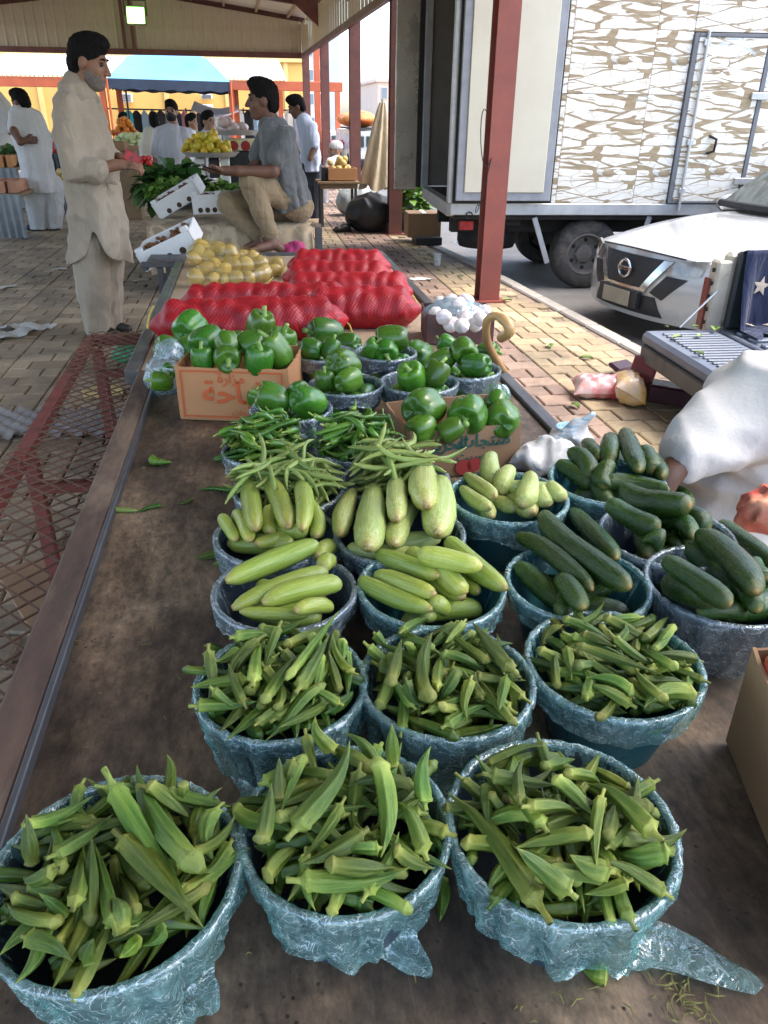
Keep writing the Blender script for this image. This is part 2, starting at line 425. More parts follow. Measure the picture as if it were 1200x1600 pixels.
# ------------------------------------------------------------ market shed (near roof)
m_beam = M('oxide_red_steel', (.20, .075, .06), (.12, .055, .05), .55, 5, .15, 60, dirt=((.05, .035, .03), 7, .58, .7), spec=.4)
m_colr = M('red_primer_column', (.26, .07, .05), (.19, .055, .045), .5, 4, .12, 70, dirt=((.07, .045, .04), 6, .6, .8), spec=.45)
m_cladd = M('beige_cladding', (.60, .53, .40), (.50, .43, .32), .5, 3, .05, 20, dirt=((.3, .25, .18), 2, .6, .4), spec=.4)
m_ceil = M('roof_sheet_underside', (.72, .69, .62), (.62, .59, .52), .55, 2, .05, 20)
shed = thing('market_shed', (-2.4, 8, 0), 'open market shed with red steel columns and beige clad gable over the stalls', 'shed')
YF, ZE, ZR, ZB, HW = 22.0, 3.28, 3.80, 2.62, 4.15
def ibeam(g, a, b, w=.17, h=.17, t=.014, x=(1, 0, 0)):
    a = np.array(a, float); b = np.array(b, float); L = np.linalg.norm(b-a); Rm = frame(b-a, x); c = (a+b)/2
    g.box(c, (t, h-2*t, L), Rm); 
    for s in (-1, 1): g.box(c+Rm[:, 1]*s*(h-t)/2, (w, t, L), Rm)
for i, y in enumerate((-1.0, 2.6, 6.44, 10.5, 13.9, 18.0, YF)):
    x = xcol(y); 
    if i in (0, 1): x += .0
    if y != 2.6:
        g = G(); ibeam(g, (x, y, -.005), (x, y, ZE+.02), .17, .17); g.box((x, y, .004), (.26, .26, .016)); obj('column', g, m_colr if abs(y-6.44) < .1 else m_beam, shed)
    if y != 2.6:
        g = G(); ibeam(g, (x-2*HW, y, -.005), (x-2*HW, y, ZE+.02)); obj('column', g, m_beam, shed)
    for sx in (0, 1):
        g = G(); xa = x if sx == 0 else x-2*HW
        ibeam(g, (xa, y, ZE+.06), (x-HW, y, ZR+.02), .12, .24, .014, (0, 1, 0)); obj('rafter', g, m_beam, shed)
    g = G(); g.prism([(x-.02, y-.05, ZE-.02), (x-.02, y-.05, ZE-.42), (x-.62, y-.05, ZE+.06)], (0, .1, 0)); obj('haunch', g, m_beam, shed)
for sx in (0, 1):
    g = G()
    for y in (-1.8, YF+.4):
        pass
    xe = lambda y: (xcol(y)+.35 if sx == 0 else xcol(y)-2*HW-.35)
    P = []
    for y in np.linspace(-1.8, YF+.4, 60):
        P.append([(xe(y), y, ZE+.15-.044), (xcol(y)-HW, y, ZR+.18)])
    g.grid(P, smooth=False); P2 = [[(a, b, c+.012) for a, b, c in r] for r in P]; g.grid([r[::-1] for r in P2], smooth=False)
    obj('roof_sheet', g, m_ceil, shed)
    for k in range(1, 6):
        t = k/6.0; g = G(); pa = [xe(-1.8)*(1-t)+(xcol(-1.8)-HW)*t, -1.8, (ZE+.106)*(1-t)+(ZR+.18)*t-.04]; pb = [xe(YF)*(1-t)+(xcol(YF)-HW)*t, YF, pa[2]]
        Rm = frame(np.array(pb)-np.array(pa)); g.box((np.array(pa)+np.array(pb))/2, (.05, .06, np.linalg.norm(np.array(pb)-np.array(pa))), Rm); obj('purlin', g, M('purlin_paint', (.5, .38, .27), (.4, .28, .2), .6, 5), shed)
# gable cladding: ribbed sheets, each its own part
xg = xcol(YF); pitch = .225
for k in range(int(2*HW/pitch)+1):
    xa = xg-.1-k*pitch; xb = max(xa-pitch, xg-2*HW+.05)
    top = lambda x: ZE+.05+(ZR-ZE)*max(0, 1-abs(x-(xg-HW))/HW)
    prof = [(xa, 0), (xa-.03, .022), (xa-.055, .022), (xa-.08, 0), ((xa+xb)/2, .002), (xb-.006, -.002)]
    g = G(); g.grid([[(x, YF-.09-d, ZB+.06) for x, d in prof], [(x, YF-.09-d, top(x)) for x, d in prof]], smooth=False); obj('cladding_sheet', g, m_cladd, shed)
for k, y in enumerate(np.arange(4.0, 21.8, .32)):
    prof = [(y, 0), (y+.04, .02), (y+.07, .02), (y+.11, 0), (y+.305, 0)]
    g = G(); g.grid([[(xcol(q)-.10-d, q, ZB+.04) for q, d in prof], [(xcol(q)-.10-d, q, ZE+.02) for q, d in prof]], smooth=False); obj('cladding_sheet', g, m_cladd, shed)
g = G(); g.box((xg-HW, YF-.14, ZB+.02), (2*HW-.2, .06, .12)); g.box((xg-HW-.1, YF-.16, (ZB+ZR)/2), (.07, .05, ZR-ZB)); g.box((xg-HW+.1, YF-.16, (ZB+ZR)/2), (.07, .05, ZR-ZB)); obj('gable_girt', g, m_beam, shed)
g = G(); a = (xcol(4)-.1, 4, ZB); b = (xcol(21.8)-.1, 21.8, ZB); g.box((np.array(a)+np.array(b))/2, (.07, .09, 17.8), frame(np.array(b)-np.array(a))); obj('eave_girt', g, m_beam, shed)

# lit floodlight under the gable
fl = atY(212, 24, 21.2)
lampT = thing('floodlight', tuple(fl), 'lit floodlight glowing green white under the beige gable', 'lamp')
m_glow, nt, p = new_mat('lamp_glass_lit'); p.inputs['Base Color'].default_value = (.7, 1, .6, 1); p.inputs['Emission Color'].default_value = (.34, 1, .16, 1); p.inputs['Emission Strength'].default_value = 4
m_dkmetal = M('dark_metal', (.05, .05, .052), (.03, .03, .03), .5, 6, .1, 60, metal=.3)
Rl = rotx(R(-20))
g = G(); g.box(fl+np.array([0, .05, 0]), (.44, .09, .40), Rl, .02); obj('housing', g, M('lamp_housing', (.25, .27, .2), (.18, .2, .15), .4, 4), lampT)
g = G(); g.box(fl-Rl[:, 1]*.004, (.37, .012, .33), Rl, .004); obj('lens', g, m_glow, lampT)
g = G(); g.tube([fl+(-.24, .06, 0), fl+(-.24, .1, .3), fl+(.24, .1, .3), fl+(.24, .06, 0)], .015, 6); obj('bracket', g, m_dkmetal, lampT)

# ------------------------------------------------------------ second shed, canopy, wall beyond
m_orange = M('orange_red_paint', (.55, .13, .05), (.45, .1, .045), .5, 3, .05, 30)
m_wroof = M('white_roof_sheet', (.80, .79, .75), (.7, .69, .66), .45, 2, .03, 20)
s2 = thing('market_shed', (-4, 27, 0), 'farther market shed with white ribbed roof and orange red posts', 'shed')
def pr(x, y, Y): return atY(x, y, Y)
Y2 = 27.0
zb2 = pr(60, 128, Y2)[2]
xl, xr_ = pr(-60, 128, Y2)[0], pr(535, 142, Y2)[0]
g = G(); g.box(((xl+xr_)/2, Y2, zb2), (xr_-xl, .16, .26), None, .01); obj('eave_beam', g, m_orange, s2)
n = 74
for k in range(n):
    xa = xl+(pr(447, 95, Y2)[0]-xl)*k/n; xb = xl+(pr(447, 95, Y2)[0]-xl)*(k+1)/n; dx = xb-xa
    prof = [(0, 0), (.2, .05), (.4, .05), (.6, 0), (.97, 0)]; zt = pr(60, 82, 31)[2]
    g = G(); g.grid([[(xa+dx*u, Y2-.1, zb2+.14+d) for u, d in prof], [(xa+dx*u, 32.5, zt+d) for u, d in prof]], smooth=False); obj('roof_sheet', g, m_wroof, s2)
for px in (168, 193, 365, 372, 440, 528):
    q = pr(px, 200, Y2+(.05 if px in (365, 168) else 1.5)); g = G(); ibeam(g, (q[0], q[1], -.02), (q[0], q[1], zb2-.1), .16, .16, .02); obj('post', g, m_orange, s2)
q = pr(497, 200, Y2+2); g = G(); g.box((q[0], q[1], 2.1), (.2, .2, 4.3), None, .01); obj('post', g, m_orange, s2)
# yellow building wall
m_ywall = M('ochre_render', (.82, .52, .15), (.74, .44, .12), .85, .6, .2, 12, dirt=((.55, .36, .14), 1.2, .6, .5))
Yw = 36.0; wl = thing('market_building', (-8, Yw, -.02), 'long ochre yellow building behind the hanging clothes', 'building')
x0, x1 = -26, pr(480, 200, Yw)[0]
g = G(); g.box(((x0+x1)/2, Yw+2, 1.65), (x1-x0, 4, 3.4), None, .02); obj('wall', g, m_ywall, wl)
for k in range(9):
    xx = x1-.8-k*2.4; g = G(); g.box((xx, Yw-.02, 1.65), (.18, .1, 3.36), None, .01); obj('pilaster', g, M('ochre_pilaster', (.9, .62, .24), (.82, .55, .2), .8, 1), wl)
g = G(); g.box(((x0+x1)/2, Yw-.04, 3.3), (x1-x0+.1, .22, .22), None, .02); obj('cornice', g, M('ochre_pilaster', (1, 1, 1)), wl)
m_offw = M('offwhite_plastic', (.74, .73, .69), (.64, .63, .6), .5, 5, dirt=((.4, .37, .32), 5, .62, .4))
for (px, py, wpx, hpx) in ((198, 153, 17, 13), (323, 151, 17, 7), (323, 171, 20, 14)):
    q = pr(px, py, Yw-.25); s = mpp(q); t = thing('air_conditioner', (q[0], q[1], q[2]-hpx*s/2), {198: 'white window air conditioner high on the ochre wall beside a red post', 323: 'flat air conditioner case high on the ochre wall' if py == 151 else 'outdoor air conditioner unit with round fan on the ochre wall'}[px], 'air conditioner')
    g = G(); g.box(q, (wpx*s, .3, hpx*s), None, .02); obj('case', g, m_offw, t)
    if py == 171:
        g = G(); g.lathe([(hpx*s*.40, 0), (hpx*s*.40, .03), (hpx*s*.34, .03), (hpx*s*.34, 0)], q+np.array([-.05, -.15, 0]), 20, axis=rotx(R(90))); obj('fan_guard', g, m_dkmetal, t)
    else:
        for j in range(4):
            g = G(); g.box(q+np.array([0, -.16, (j-1.5)*hpx*s*.2]), (wpx*s*.8, .02, hpx*s*.06)); obj('louvre', g, m_dkmetal, t)

# blue canopy tent
Yc = 24.6; cn = thing('canopy_tent', tuple(pr(265, 300, Yc)*np.array([1, 1, 0])), 'blue and white canopy tent with dark valance behind the gable', 'canopy')
m_blue = M('blue_canvas', (.15, .38, .60), (.12, .33, .55), .6, 2, .1, 8); m_bluel = M('pale_blue_canvas', (.52, .68, .80), (.45, .62, .76), .6, 2, .1, 8); m_val = M('navy_valance', (.05, .075, .12), (.04, .055, .09), .7, 3)
A, B = pr(166, 122, Yc), pr(360, 128, Yc); zt = pr(262, 84, Yc+1.8)[2]; D2 = 3.6
c4 = [A, B, B+np.array([0, D2, 0]), A+np.array([0, D2, 0])]
cx = (A[0]+B[0])/2; r1 = [np.array([cx-1.15, Yc+1.0, zt-.12]), np.array([cx+1.0, Yc+1.0, zt-.12]), np.array([cx+1.0, Yc+2.6, zt-.12]), np.array([cx-1.15, Yc+2.6, zt-.12])]; ap = np.array([cx, Yc+1.8, zt+.1])
for k in range(4):
    g = G(); a, b = c4[k], c4[(k+1) % 4]; c, d = r1[(k+1) % 4], r1[k]
    P = []
    for i in range(9):
        t = i/8; L = a*(1-t)+d*t; Rr = b*(1-t)+c*t; sag = -.12*math.sin(t*PI)
        P.append([(L*(1-u)+Rr*u)+np.array([0, 0, sag*math.sin(PI*u)]) for u in np.linspace(0, 1, 13)])
    g.grid(P); obj('roof_panel', g, m_bluel if k in (3,) else m_blue, cn)
    g = G(); g.grid([[d, c], [ap, ap+np.array([.01, 0, 0])]]); obj('cap_panel', g, m_bluel if k == 3 else m_blue, cn)
    g = G(); P = [[a*(1-u)+b*u+np.array([0, 0, -h_+(.02*math.sin(u*40) if h_ > .1 else 0)]) for u in np.linspace(0, 1, 30)] for h_ in (0, .1, .25)]; g.grid(P); obj('valance', g, m_val, cn)
    g = G(); g.cyl((a[0], a[1], -.02), (a[0], a[1], a[2]), .03, n=8); obj('leg', g, m_orange if k < 2 else m_dkmetal, cn)
# pale town buildings beyond the open street side
m_palewall = M('pale_render', (.85, .83, .80), (.78, .76, .73), .8, .5)  # the render's own pale tone
m_glassd = M('window_glass_dark', (.25, .29, .33), (.2, .24, .28), .15, 2)
def block(px0, px1, py0, Y, d, lab, rows, cols, mt=m_palewall):
    a = pr(px0, 200, Y); b = pr(px1, 200, Y); zt = pr((px0+px1)/2, py0, Y)[2]
    t = thing('apartment_building', ((a[0]+b[0])/2, Y, -.42), lab, 'building')
    g = G(); g.box(((a[0]+b[0])/2, Y+d/2, zt/2-.2), (b[0]-a[0], d, zt+.44), None, .05); obj('wall', g, mt, t)
    g = G(); g.box(((a[0]+b[0])/2, Y+d/2, zt+.1), (b[0]-a[0]+.4, d+.4, .3), None, .05); obj('parapet', g, mt, t)
    W = b[0]-a[0]
    for i in range(rows):
        for j in range(cols):
            cx = a[0]+W*(j+.5)/cols; cz = zt*(i+.55)/rows
            g = G(); g.box((cx, Y-.02, cz), (W/cols*.5, .12, zt/rows*.5), None, .02); wd = obj('window', g, mt, t)
            g = G(); g.box((cx, Y-.07, cz), (W/cols*.42, .06, zt/rows*.42)); obj('pane', g, m_glassd, wd)
block(480, 528, 62, 62, 10, 'pale apartment block with rows of windows beyond the far columns', 4, 3)
block(590, 668, 128, 75, 12, 'low pale building with reddish cornice behind the parked vans', 2, 4, M('pale_terracotta', (.78, .6, .48), (.72, .52, .4), .8, .5))
q = pr(519, 200, 50); g = G(); g.box((q[0], 50, 4.6), (.95, .6, 10), None, .03); g.box((q[0], 50, 9.7), (1.1, .75, .3)); obj('sign_pylon', g, M('pale_grey_steel', (.55, .57, .58), (.5, .52, .53), .5, 1), None, 'tall pale grey pylon between the far columns', 'pylon')
# ============================================================ TABLES
TZ = .63
m_ttop, nt, p = new_mat('grimy_table_board')
v = coords(nt, 'Object')
a1 = ramp(nt, noise(nt, 2.2, 8, .68, v, .5).outputs[0], [(.34, (.055, .042, .032)), (.47, (.115, .083, .06)), (.57, (.20, .148, .102)), (.70, (.36, .275, .19))]).outputs[0]
a2 = ramp(nt, noise(nt, 14, 7, .7, coords(nt, 'Object', (1, .25, 1))).outputs[0], [(.36, (.5, .5, .5)), (.64, (1.35, 1.3, 1.2))]).outputs[0]
col = mixc(nt, 1, a1, a2, 'MULTIPLY')
a3 = ramp(nt, noise(nt, 70, 6, .75, coords(nt, 'Object', (1, .5, 1))).outputs[0], [(.36, (.6, .6, .6)), (.62, (1.3, 1.28, 1.22))]).outputs[0]; col = mixc(nt, 1, col, a3, 'MULTIPLY')
scr = ramp(nt, noise(nt, 26, 3, .5, coords(nt, 'Object', (3.5, .22, 1), (0, 0, .5)), 1.5).outputs[0], [(.70, 0), (.74, .25)]).outputs[0]; col = mixc(nt, scr, col, (.30, .23, .16))
sp = _n(nt, 'ShaderNodeTexVoronoi'); sp.inputs['Scale'].default_value = 70; nt.links.new(v, sp.inputs['Vector'])
spk = ramp(nt, sp.outputs['Distance'], [(.10, 1), (.2, 0)]).outputs[0]
msk = ramp(nt, noise(nt, 9, 5, .6, v).outputs[0], [(.48, 0), (.62, 1)]).outputs[0]
col = mixc(nt, mixc(nt, 1, spk, msk, 'MULTIPLY'), col, (.02, .013, .01))
nt.links.new(col, p.inputs['Base Color'])
nt.links.new(ramp(nt, noise(nt, 6, 6, .7, v).outputs[0], [(.3, .38), (.7, .72)]).outputs[0], p.inputs['Roughness'])
b1 = bump(nt, p, noise(nt, 45, 7, .7, v).outputs[0], .25, .004)
m_edge = M('worn_wooden_edge', (.13, .08, .055), (.06, .04, .032), .7, 22, .6, 60, dirt=((.26, .19, .125), 7, .52, .8), stretch=(1, .25, 1))
m_edgem = M('worn_steel_lip', (.13, .135, .14), (.08, .08, .085), .45, 14, .3, 50, metal=.4, dirt=((.2, .14, .09), 9, .56, .7), stretch=(1, .3, 1))
m_leg = M('dark_steel_leg', (.085, .088, .095), (.05, .05, .055), .5, 6, .2, 50, metal=.2, dirt=((.2, .17, .13), 5, .6, .5))
XL, XR = -.335, .765
t1 = thing('market_table', (.2, 1.2, 0), 'long low table with grimy brown board top under the vegetable buckets', 'table')
g = G(); g.box(((XL+XR)/2, 1.16, TZ-.012), (XR-XL, 2.74, .024)); obj('table_top', g, m_ttop, t1)
g = G(); g.box((XL-.035, 1.16, TZ-.02), (.062, 2.76, .075), None, .006); obj('edge_board', g, m_edge, t1)
g = G(); g.box((XL+.0, 1.16, TZ+.004), (.010, 2.74, .032), None, .002); obj('steel_lip', g, m_edgem, t1)
g = G(); g.box((XR+.022, 1.16, TZ-.012), (.042, 2.76, .05), None, .004); obj('edge_rail', g, m_edgem, t1)
for x in (XL-.03, XR+.02):
    for y in (-.1, 1.3, 2.45):
        g = G(); g.box((x, y, (TZ-.06)/2), (.05, .05, TZ-.06), None, .004); obj('leg', g, m_leg, t1)
t2 = thing('market_table', (.1, 3.7, 0), 'second low table with pale dusty board top under the red onion sacks', 'table')
g = G(); g.box((.17, 3.72, TZ-.012), (1.14, 2.30, .024)); obj('table_top', g, M('pale_dusty_board', (.42, .33, .23), (.33, .25, .17), .8, 4, .2, 40, dirt=((.16, .12, .09), 6, .58, .6)), t2)
g = G(); g.box((-.425, 3.72, TZ-.01), (.045, 2.34, .05), None, .004); obj('edge_rail', g, m_edgem, t2)
g = G(); g.box((.765, 3.72, TZ-.01), (.045, 2.34, .05), None, .004); obj('edge_rail', g, m_edgem, t2)
g = G(); g.box((.17, 4.90, TZ-.01), (1.23, .045, .05), None, .004); obj('edge_rail', g, m_edgem, t2)
for x in (-.42, .76):
    for y in (2.65, 4.8):
        g = G(); g.box((x, y, (TZ-.04)/2), (.05, .05, TZ-.04), None, .004); obj('leg', g, m_leg, t2)

# red expanded-metal rack beside the table
m_red = M('chalky_red_steel', (.20, .05, .04), (.13, .038, .032), .6, 8, .2, 50, dirt=((.1, .06, .05), 6, .56, .7))
m_rust = M('rusty_mesh_steel', (.17, .095, .06), (.11, .06, .04), .65, 12, .2, 60, metal=.1)
ZM = .53
fa, fb = at(140, 525, ZM), at(-70, 930, ZM); fr = at(238, 527, ZM)
rk = thing('mesh_rack', (-.6, 2.3, 0), 'red framed expanded metal rack on legs beside the long table', 'rack')
Xl0, Xl1 = fa[0], fa[0]+.06; y_f = fa[1]; y_n = .7; xr = XL-.085
def bar(a, b, w, h, name, mt, par, up=(0, 0, 1)):
    a = np.array(a, float); b = np.array(b, float); d = b-a; L = np.linalg.norm(d); z = d/L; x = np.cross(up, z); x /= np.linalg.norm(x); yv = np.cross(z, x)
    g = G(); g.box((a+b)/2, (w, h, L), np.stack([x, yv, z], 1), .003); return obj(name, g, mt, par)
bar((Xl0, y_f, ZM-.02), (Xl0+.07, y_n, ZM-.02), .038, .04, 'frame_bar', m_red, rk)
bar((Xl0, y_f, ZM-.02), (xr, y_f, ZM-.02), .04, .04, 'frame_bar', m_red, rk)
bar((xr, y_f, ZM-.02), (xr, y_n, ZM-.02), .03, .04, 'frame_bar', m_red, rk)
for py in (620, 805):
    q = at(150, py, ZM-.2); bar((Xl0+.05, q[1], ZM-.10), (xr, q[1], ZM-.10), .035, .03, 'cross_bar', m_red, rk)
q = at(60, 1165, .2); bar((Xl0-.1, q[1], .2), (xr, q[1], .2), .05, .04, 'cross_bar', m_red, rk)
for (y, ln) in ((y_f-.05, 0), (2.25, 0), (1.0, 0)):
    bar((Xl0+.03, y, 0), (Xl0+.03, y, ZM-.05), .04, .04, 'leg', m_red, rk, (0, 1, 0))
    bar((xr-.01, y, 0), (xr-.01, y, ZM-.05), .03, .03, 'leg', m_red, rk, (0, 1, 0))
bar((Xl0+.04, y_f-.02, ZM-.03), (Xl0+.16, y_f-.55, .12), .02, .03, 'brace', m_red, rk)
# diamond mesh strands (one part; fine wire)
g = G(); dx, dy = .056, .03; W = xr-(Xl0+.0); th = .004
nx = int(W/dx)+1; ny = int((y_f-y_n)/dy)
def strand(a, b):
    a = np.array(a); b = np.array(b); d = (b-a); nrm = np.array([-d[1], d[0], 0]); nrm = nrm/np.linalg.norm(nrm)*th/2; e = d/np.linalg.norm(d)*.0008
    V = [a-nrm-e, b-nrm+e, b+nrm+e, a+nrm-e]; up = np.array([0, 0, .0035])
    g.add([q for q in V]+[q+up for q in V], [(4, 5, 6, 7), (0, 3, 2, 1), (0, 1, 5, 4), (2, 3, 7, 6)], 0, False)
for j in range(ny):
    for i in range(nx):
        xa = Xl0+.07*(j*dy)/(y_f-y_n)*0+(i+(.5 if j % 2 else 0))*dx; ya = y_f-j*dy; sag = -.012*math.sin(ya*3.1)
        for s in (-.5, .5):
            xb = xa+s*dx
            if min(xa, xb) < Xl0-.001 or max(xa, xb) > xr+.004: continue
            strand((xa, ya, ZM+.004+sag), (xb, ya-dy, ZM+.004-.012*math.sin((ya-dy)*3.1)))
tag(obj('expanded_mesh', g, m_rust, rk), kind='stuff')

# ============================================================ PRODUCE MESHES
def produce_mat(name, stops, rough, streak=None, speck=None, spec=.45, bumpk=.15, bscale=(30, 30, 6), jit=.16, hue=.012, coat=0, sss=.08, ridge=None):
    m, nt, p = new_mat(name); tc = _n(nt, 'ShaderNodeTexCoord'); sep = _n(nt, 'ShaderNodeSeparateXYZ'); nt.links.new(tc.outputs['Generated'], sep.inputs[0])
    oi = _n(nt, 'ShaderNodeObjectInfo'); ad = _n(nt, 'ShaderNodeVectorMath', operation='ADD'); cmb = _n(nt, 'ShaderNodeCombineXYZ')
    ml = _n(nt, 'ShaderNodeMath', operation='MULTIPLY'); ml.inputs[1].default_value = 37.0; nt.links.new(oi.outputs['Random'], ml.inputs[0])
    for i in range(3): nt.links.new(ml.outputs[0], cmb.inputs[i])
    nt.links.new(tc.outputs['Generated'], ad.inputs[0]); nt.links.new(cmb.outputs[0], ad.inputs[1]); v = ad.outputs[0]
    col = ramp(nt, sep.outputs[2], stops).outputs[0]
    if streak:
        mp = _n(nt, 'ShaderNodeMapping'); mp.inputs['Scale'].default_value = streak[1]; nt.links.new(v, mp.inputs[0])
        f = ramp(nt, noise(nt, 1, 5, .65, mp.outputs[0], .3).outputs[0], [(streak[2], 0), (streak[2]+.2, streak[3])]).outputs[0]
        col = mixc(nt, f, col, streak[0])
    if speck:
        vo = noise(nt, speck[1], 3, .5, v); f = ramp(nt, vo.outputs[0], [(speck[2], 0), (speck[2]+.07, speck[3])]).outputs[0]
        col = mixc(nt, f, col, speck[0])
    if ridge:
        ra = _n(nt, 'ShaderNodeAttribute', attribute_name='ridge'); mlr = _n(nt, 'ShaderNodeMath', operation='MULTIPLY'); mlr.inputs[1].default_value = ridge[1]; nt.links.new(ra.outputs['Fac'], mlr.inputs[0]); col = mixc(nt, mlr.outputs[0], col, ridge[0])
    hs = _n(nt, 'ShaderNodeHueSaturation'); a = _n(nt, 'ShaderNodeMapRange'); a.inputs[3].default_value = 1-jit; a.inputs[4].default_value = 1+jit
    nt.links.new(oi.outputs['Random'], a.inputs[0]); nt.links.new(a.outputs[0], hs.inputs['Value'])
    b = _n(nt, 'ShaderNodeMapRange'); b.inputs[3].default_value = .5-hue; b.inputs[4].default_value = .5+hue
    fr_ = _n(nt, 'ShaderNodeMath', operation='FRACT'); nt.links.new(ml.outputs[0], fr_.inputs[0]); nt.links.new(fr_.outputs[0], b.inputs[0]); nt.links.new(b.outputs[0], hs.inputs['Hue'])
    nt.links.new(col, hs.inputs['Color']); nt.links.new(hs.outputs[0], p.inputs['Base Color'])
    nt.links.new(ramp(nt, noise(nt, 7, 4, .6, v).outputs[0], [(.3, max(.05, rough-.12)), (.7, rough+.12)]).outputs[0], p.inputs['Roughness'])
    p.inputs['Specular IOR Level'].default_value = spec; p.inputs['Coat Weight'].default_value = coat; p.inputs['Coat Roughness'].default_value = .12
    if sss: p.inputs['Subsurface Weight'].default_value = sss; p.inputs['Subsurface Radius'].default_value = (.004, .008, .002); p.inputs['Subsurface Scale'].default_value = .6
    mp = _n(nt, 'ShaderNodeMapping'); mp.inputs['Scale'].default_value = bscale; nt.links.new(v, mp.inputs[0]); bump(nt, p, noise(nt, 1, 5, .6, mp.outputs[0]).outputs[0], bumpk, .003)
    return m
m_okra = produce_mat('okra_skin', [(0, (.22, .24, .05)), (.10, (.34, .37, .075)), (.17, (.22, .28, .04)), (.34, (.078, .145, .013)), (.85, (.042, .095, .010)), (1, (.2, .24, .035))], .46,
                     ((.19, .25, .04), (7, 7, .9), .46, .6), ((.04, .045, .02), 14, .64, .7), jit=.42, hue=.022, sss=0, bumpk=.5, bscale=(22, 22, 3), ridge=((.22, .29, .05), .4))
m_zuc = produce_mat('pale_marrow_skin', [(0, (.36, .25, .08)), (.03, (.40, .38, .08)), (.09, (.33, .38, .05)), (.3, (.25, .33, .04)), (.9, (.26, .34, .05)), (1, (.22, .27, .05))], .36,
                    ((.44, .49, .15), (18, 18, .7), .47, .75), ((.16, .19, .04), 30, .62, .6), jit=.16, coat=.15, sss=0, bumpk=.3, bscale=(16, 16, 2))
m_zucp = produce_mat('pale_grey_marrow_skin', [(0, (.30, .17, .05)), (.035, (.42, .38, .1)), (.1, (.36, .41, .09)), (.5, (.36, .43, .12)), (1, (.32, .38, .1))], .4,
                     ((.56, .60, .29), (15, 15, .8), .46, .75), ((.2, .25, .06), 26, .6, .6), jit=.12, sss=0, bumpk=.35, bscale=(14, 14, 2))
m_cuc = produce_mat('cucumber_skin', [(0, (.36, .22, .07)), (.012, (.12, .13, .03)), (.05, (.026, .06, .009)), (.5, (.014, .042, .006)), (.93, (.026, .07, .010)), (1, (.10, .14, .03))], .27,
                    ((.13, .19, .04), (17, 17, .6), .54, .6), ((.14, .2, .08), 40, .66, .5), jit=.25, bumpk=.45, sss=0)
m_chil = produce_mat('chili_skin', [(0, (.26, .32, .06)), (.12, (.22, .30, .05)), (.2, (.07, .17, .014)), (1, (.05, .13, .012))], .28, ((.15, .26, .03), (6, 6, 1.5), .5, .4), jit=.3, hue=.02, coat=.2)
m_bean = produce_mat('green_bean_skin', [(0, (.30, .31, .10)), (.08, (.20, .27, .06)), (.9, (.19, .26, .055)), (1, (.34, .33, .11))], .45, ((.31, .37, .12), (8, 8, 1.5), .5, .5), jit=.2, hue=.015)
m_pep = produce_mat('bell_pepper_skin', [(0, (.036, .125, .010)), (.5, (.044, .14, .010)), (1, (.05, .15, .012))], .32, ((.09, .22, .02), (2.2, 2.2, 2.2), .5, .6), jit=.3, hue=.02, spec=.5, bumpk=.08, bscale=(9, 9, 5), coat=.15, sss=.0)
m_pstem = M('pepper_stem', (.23, .36, .09), (.16, .27, .06), .55, 40, jitter=.15)

def longmesh(name, mat, prof, nring=16, nseg=14, ridge=(0, 0), bend=0.0, wob=0.0, seed=0, bend2=0.0):
    """unit length along z (0..1), unit radius; bend in radii"""
    rg = np.random.default_rng(seed); pt = [q[0] for q in prof]; pr_ = [q[1] for q in prof]
    ts = np.unique(np.concatenate([np.linspace(0, 1, nring), np.array(pt)])); a = np.arange(nseg)*2*PI/nseg; P = []
    ph = rg.uniform(0, 6)
    for t in ts:
        r = np.interp(t, pt, pr_); rr = r*(1+ridge[1]*(np.cos(ridge[0]*a) if ridge[0] != 5 else 1-2.2*np.abs(np.sin(2.5*a))**.8)*(1 if .16 < t < .97 else .3)+wob*np.sin(a*2+ph+t*5)+wob*.7*np.sin(9*t+ph))
        cx = bend*(4*t*(1-t)-.66)+bend2*math.sin(t*PI*2)
        P.append(np.stack([cx+rr*np.cos(a), rr*np.sin(a), np.full(nseg, t)], 1))
    g = G(); g.grid(P, wrap=True); n = len(ts); g.f += [tuple(range(nseg))[::-1], tuple(range((n-1)*nseg, n*nseg))]; g.m += [0, 0]; g.sm += [True, True]
    me = g.mesh(name, mat, sharp=0)
    at_ = me.attributes.new('ridge', 'FLOAT', 'POINT'); at_.data.foreach_set('value', np.tile(np.clip(np.cos(max(ridge[0], 1)*a), 0, 1)**2, len(ts)).astype(np.float32))
    tt = np.linspace(.04, .96, 9); ax = np.stack([bend*(4*tt*(1-tt)-.66)+bend2*np.sin(tt*PI*2), 0*tt, tt], 1)
    return me, ax, np.interp(tt, pt, pr_), g
OKP = [(0, .34), (.08, .28), (.12, .42), (.145, .82), (.165, 1.10), (.185, 1.02), (.205, .92), (.3, 1.0), (.45, .92), (.65, .70), (.82, .42), (.94, .16), (1, .03)]
OKB = [(0, .42), (.02, .55), (.05, .86), (.085, 1.10), (.105, 1.0), (.125, .92), (.3, 1.0), (.5, .90), (.68, .68), (.84, .38), (.95, .14), (1, .03)]
OKRA = [longmesh('okra_pod', m_okra, OKP if k % 2 else OKB, 14, 20, (5, .15), b, .05, k, b2) for k, (b, b2) in enumerate([(0, 0), (.6, 0), (1.3, 0), (-.9, .2), (.3, .4), (2.0, 0), (-.4, 0), (1.0, -.3)])]
ZUP = [(0, .30), (.015, .36), (.03, .42), (.06, .60), (.12, .80), (.25, .95), (.5, 1), (.75, .98), (.9, .84), (.96, .62), (.99, .32), (1, .06)]
ZUC = [longmesh('zucchini', m_zuc, ZUP, 18, 20, (8, .02), b, .03, 20+k) for k, b in enumerate([0, .3, .6, -.3])]
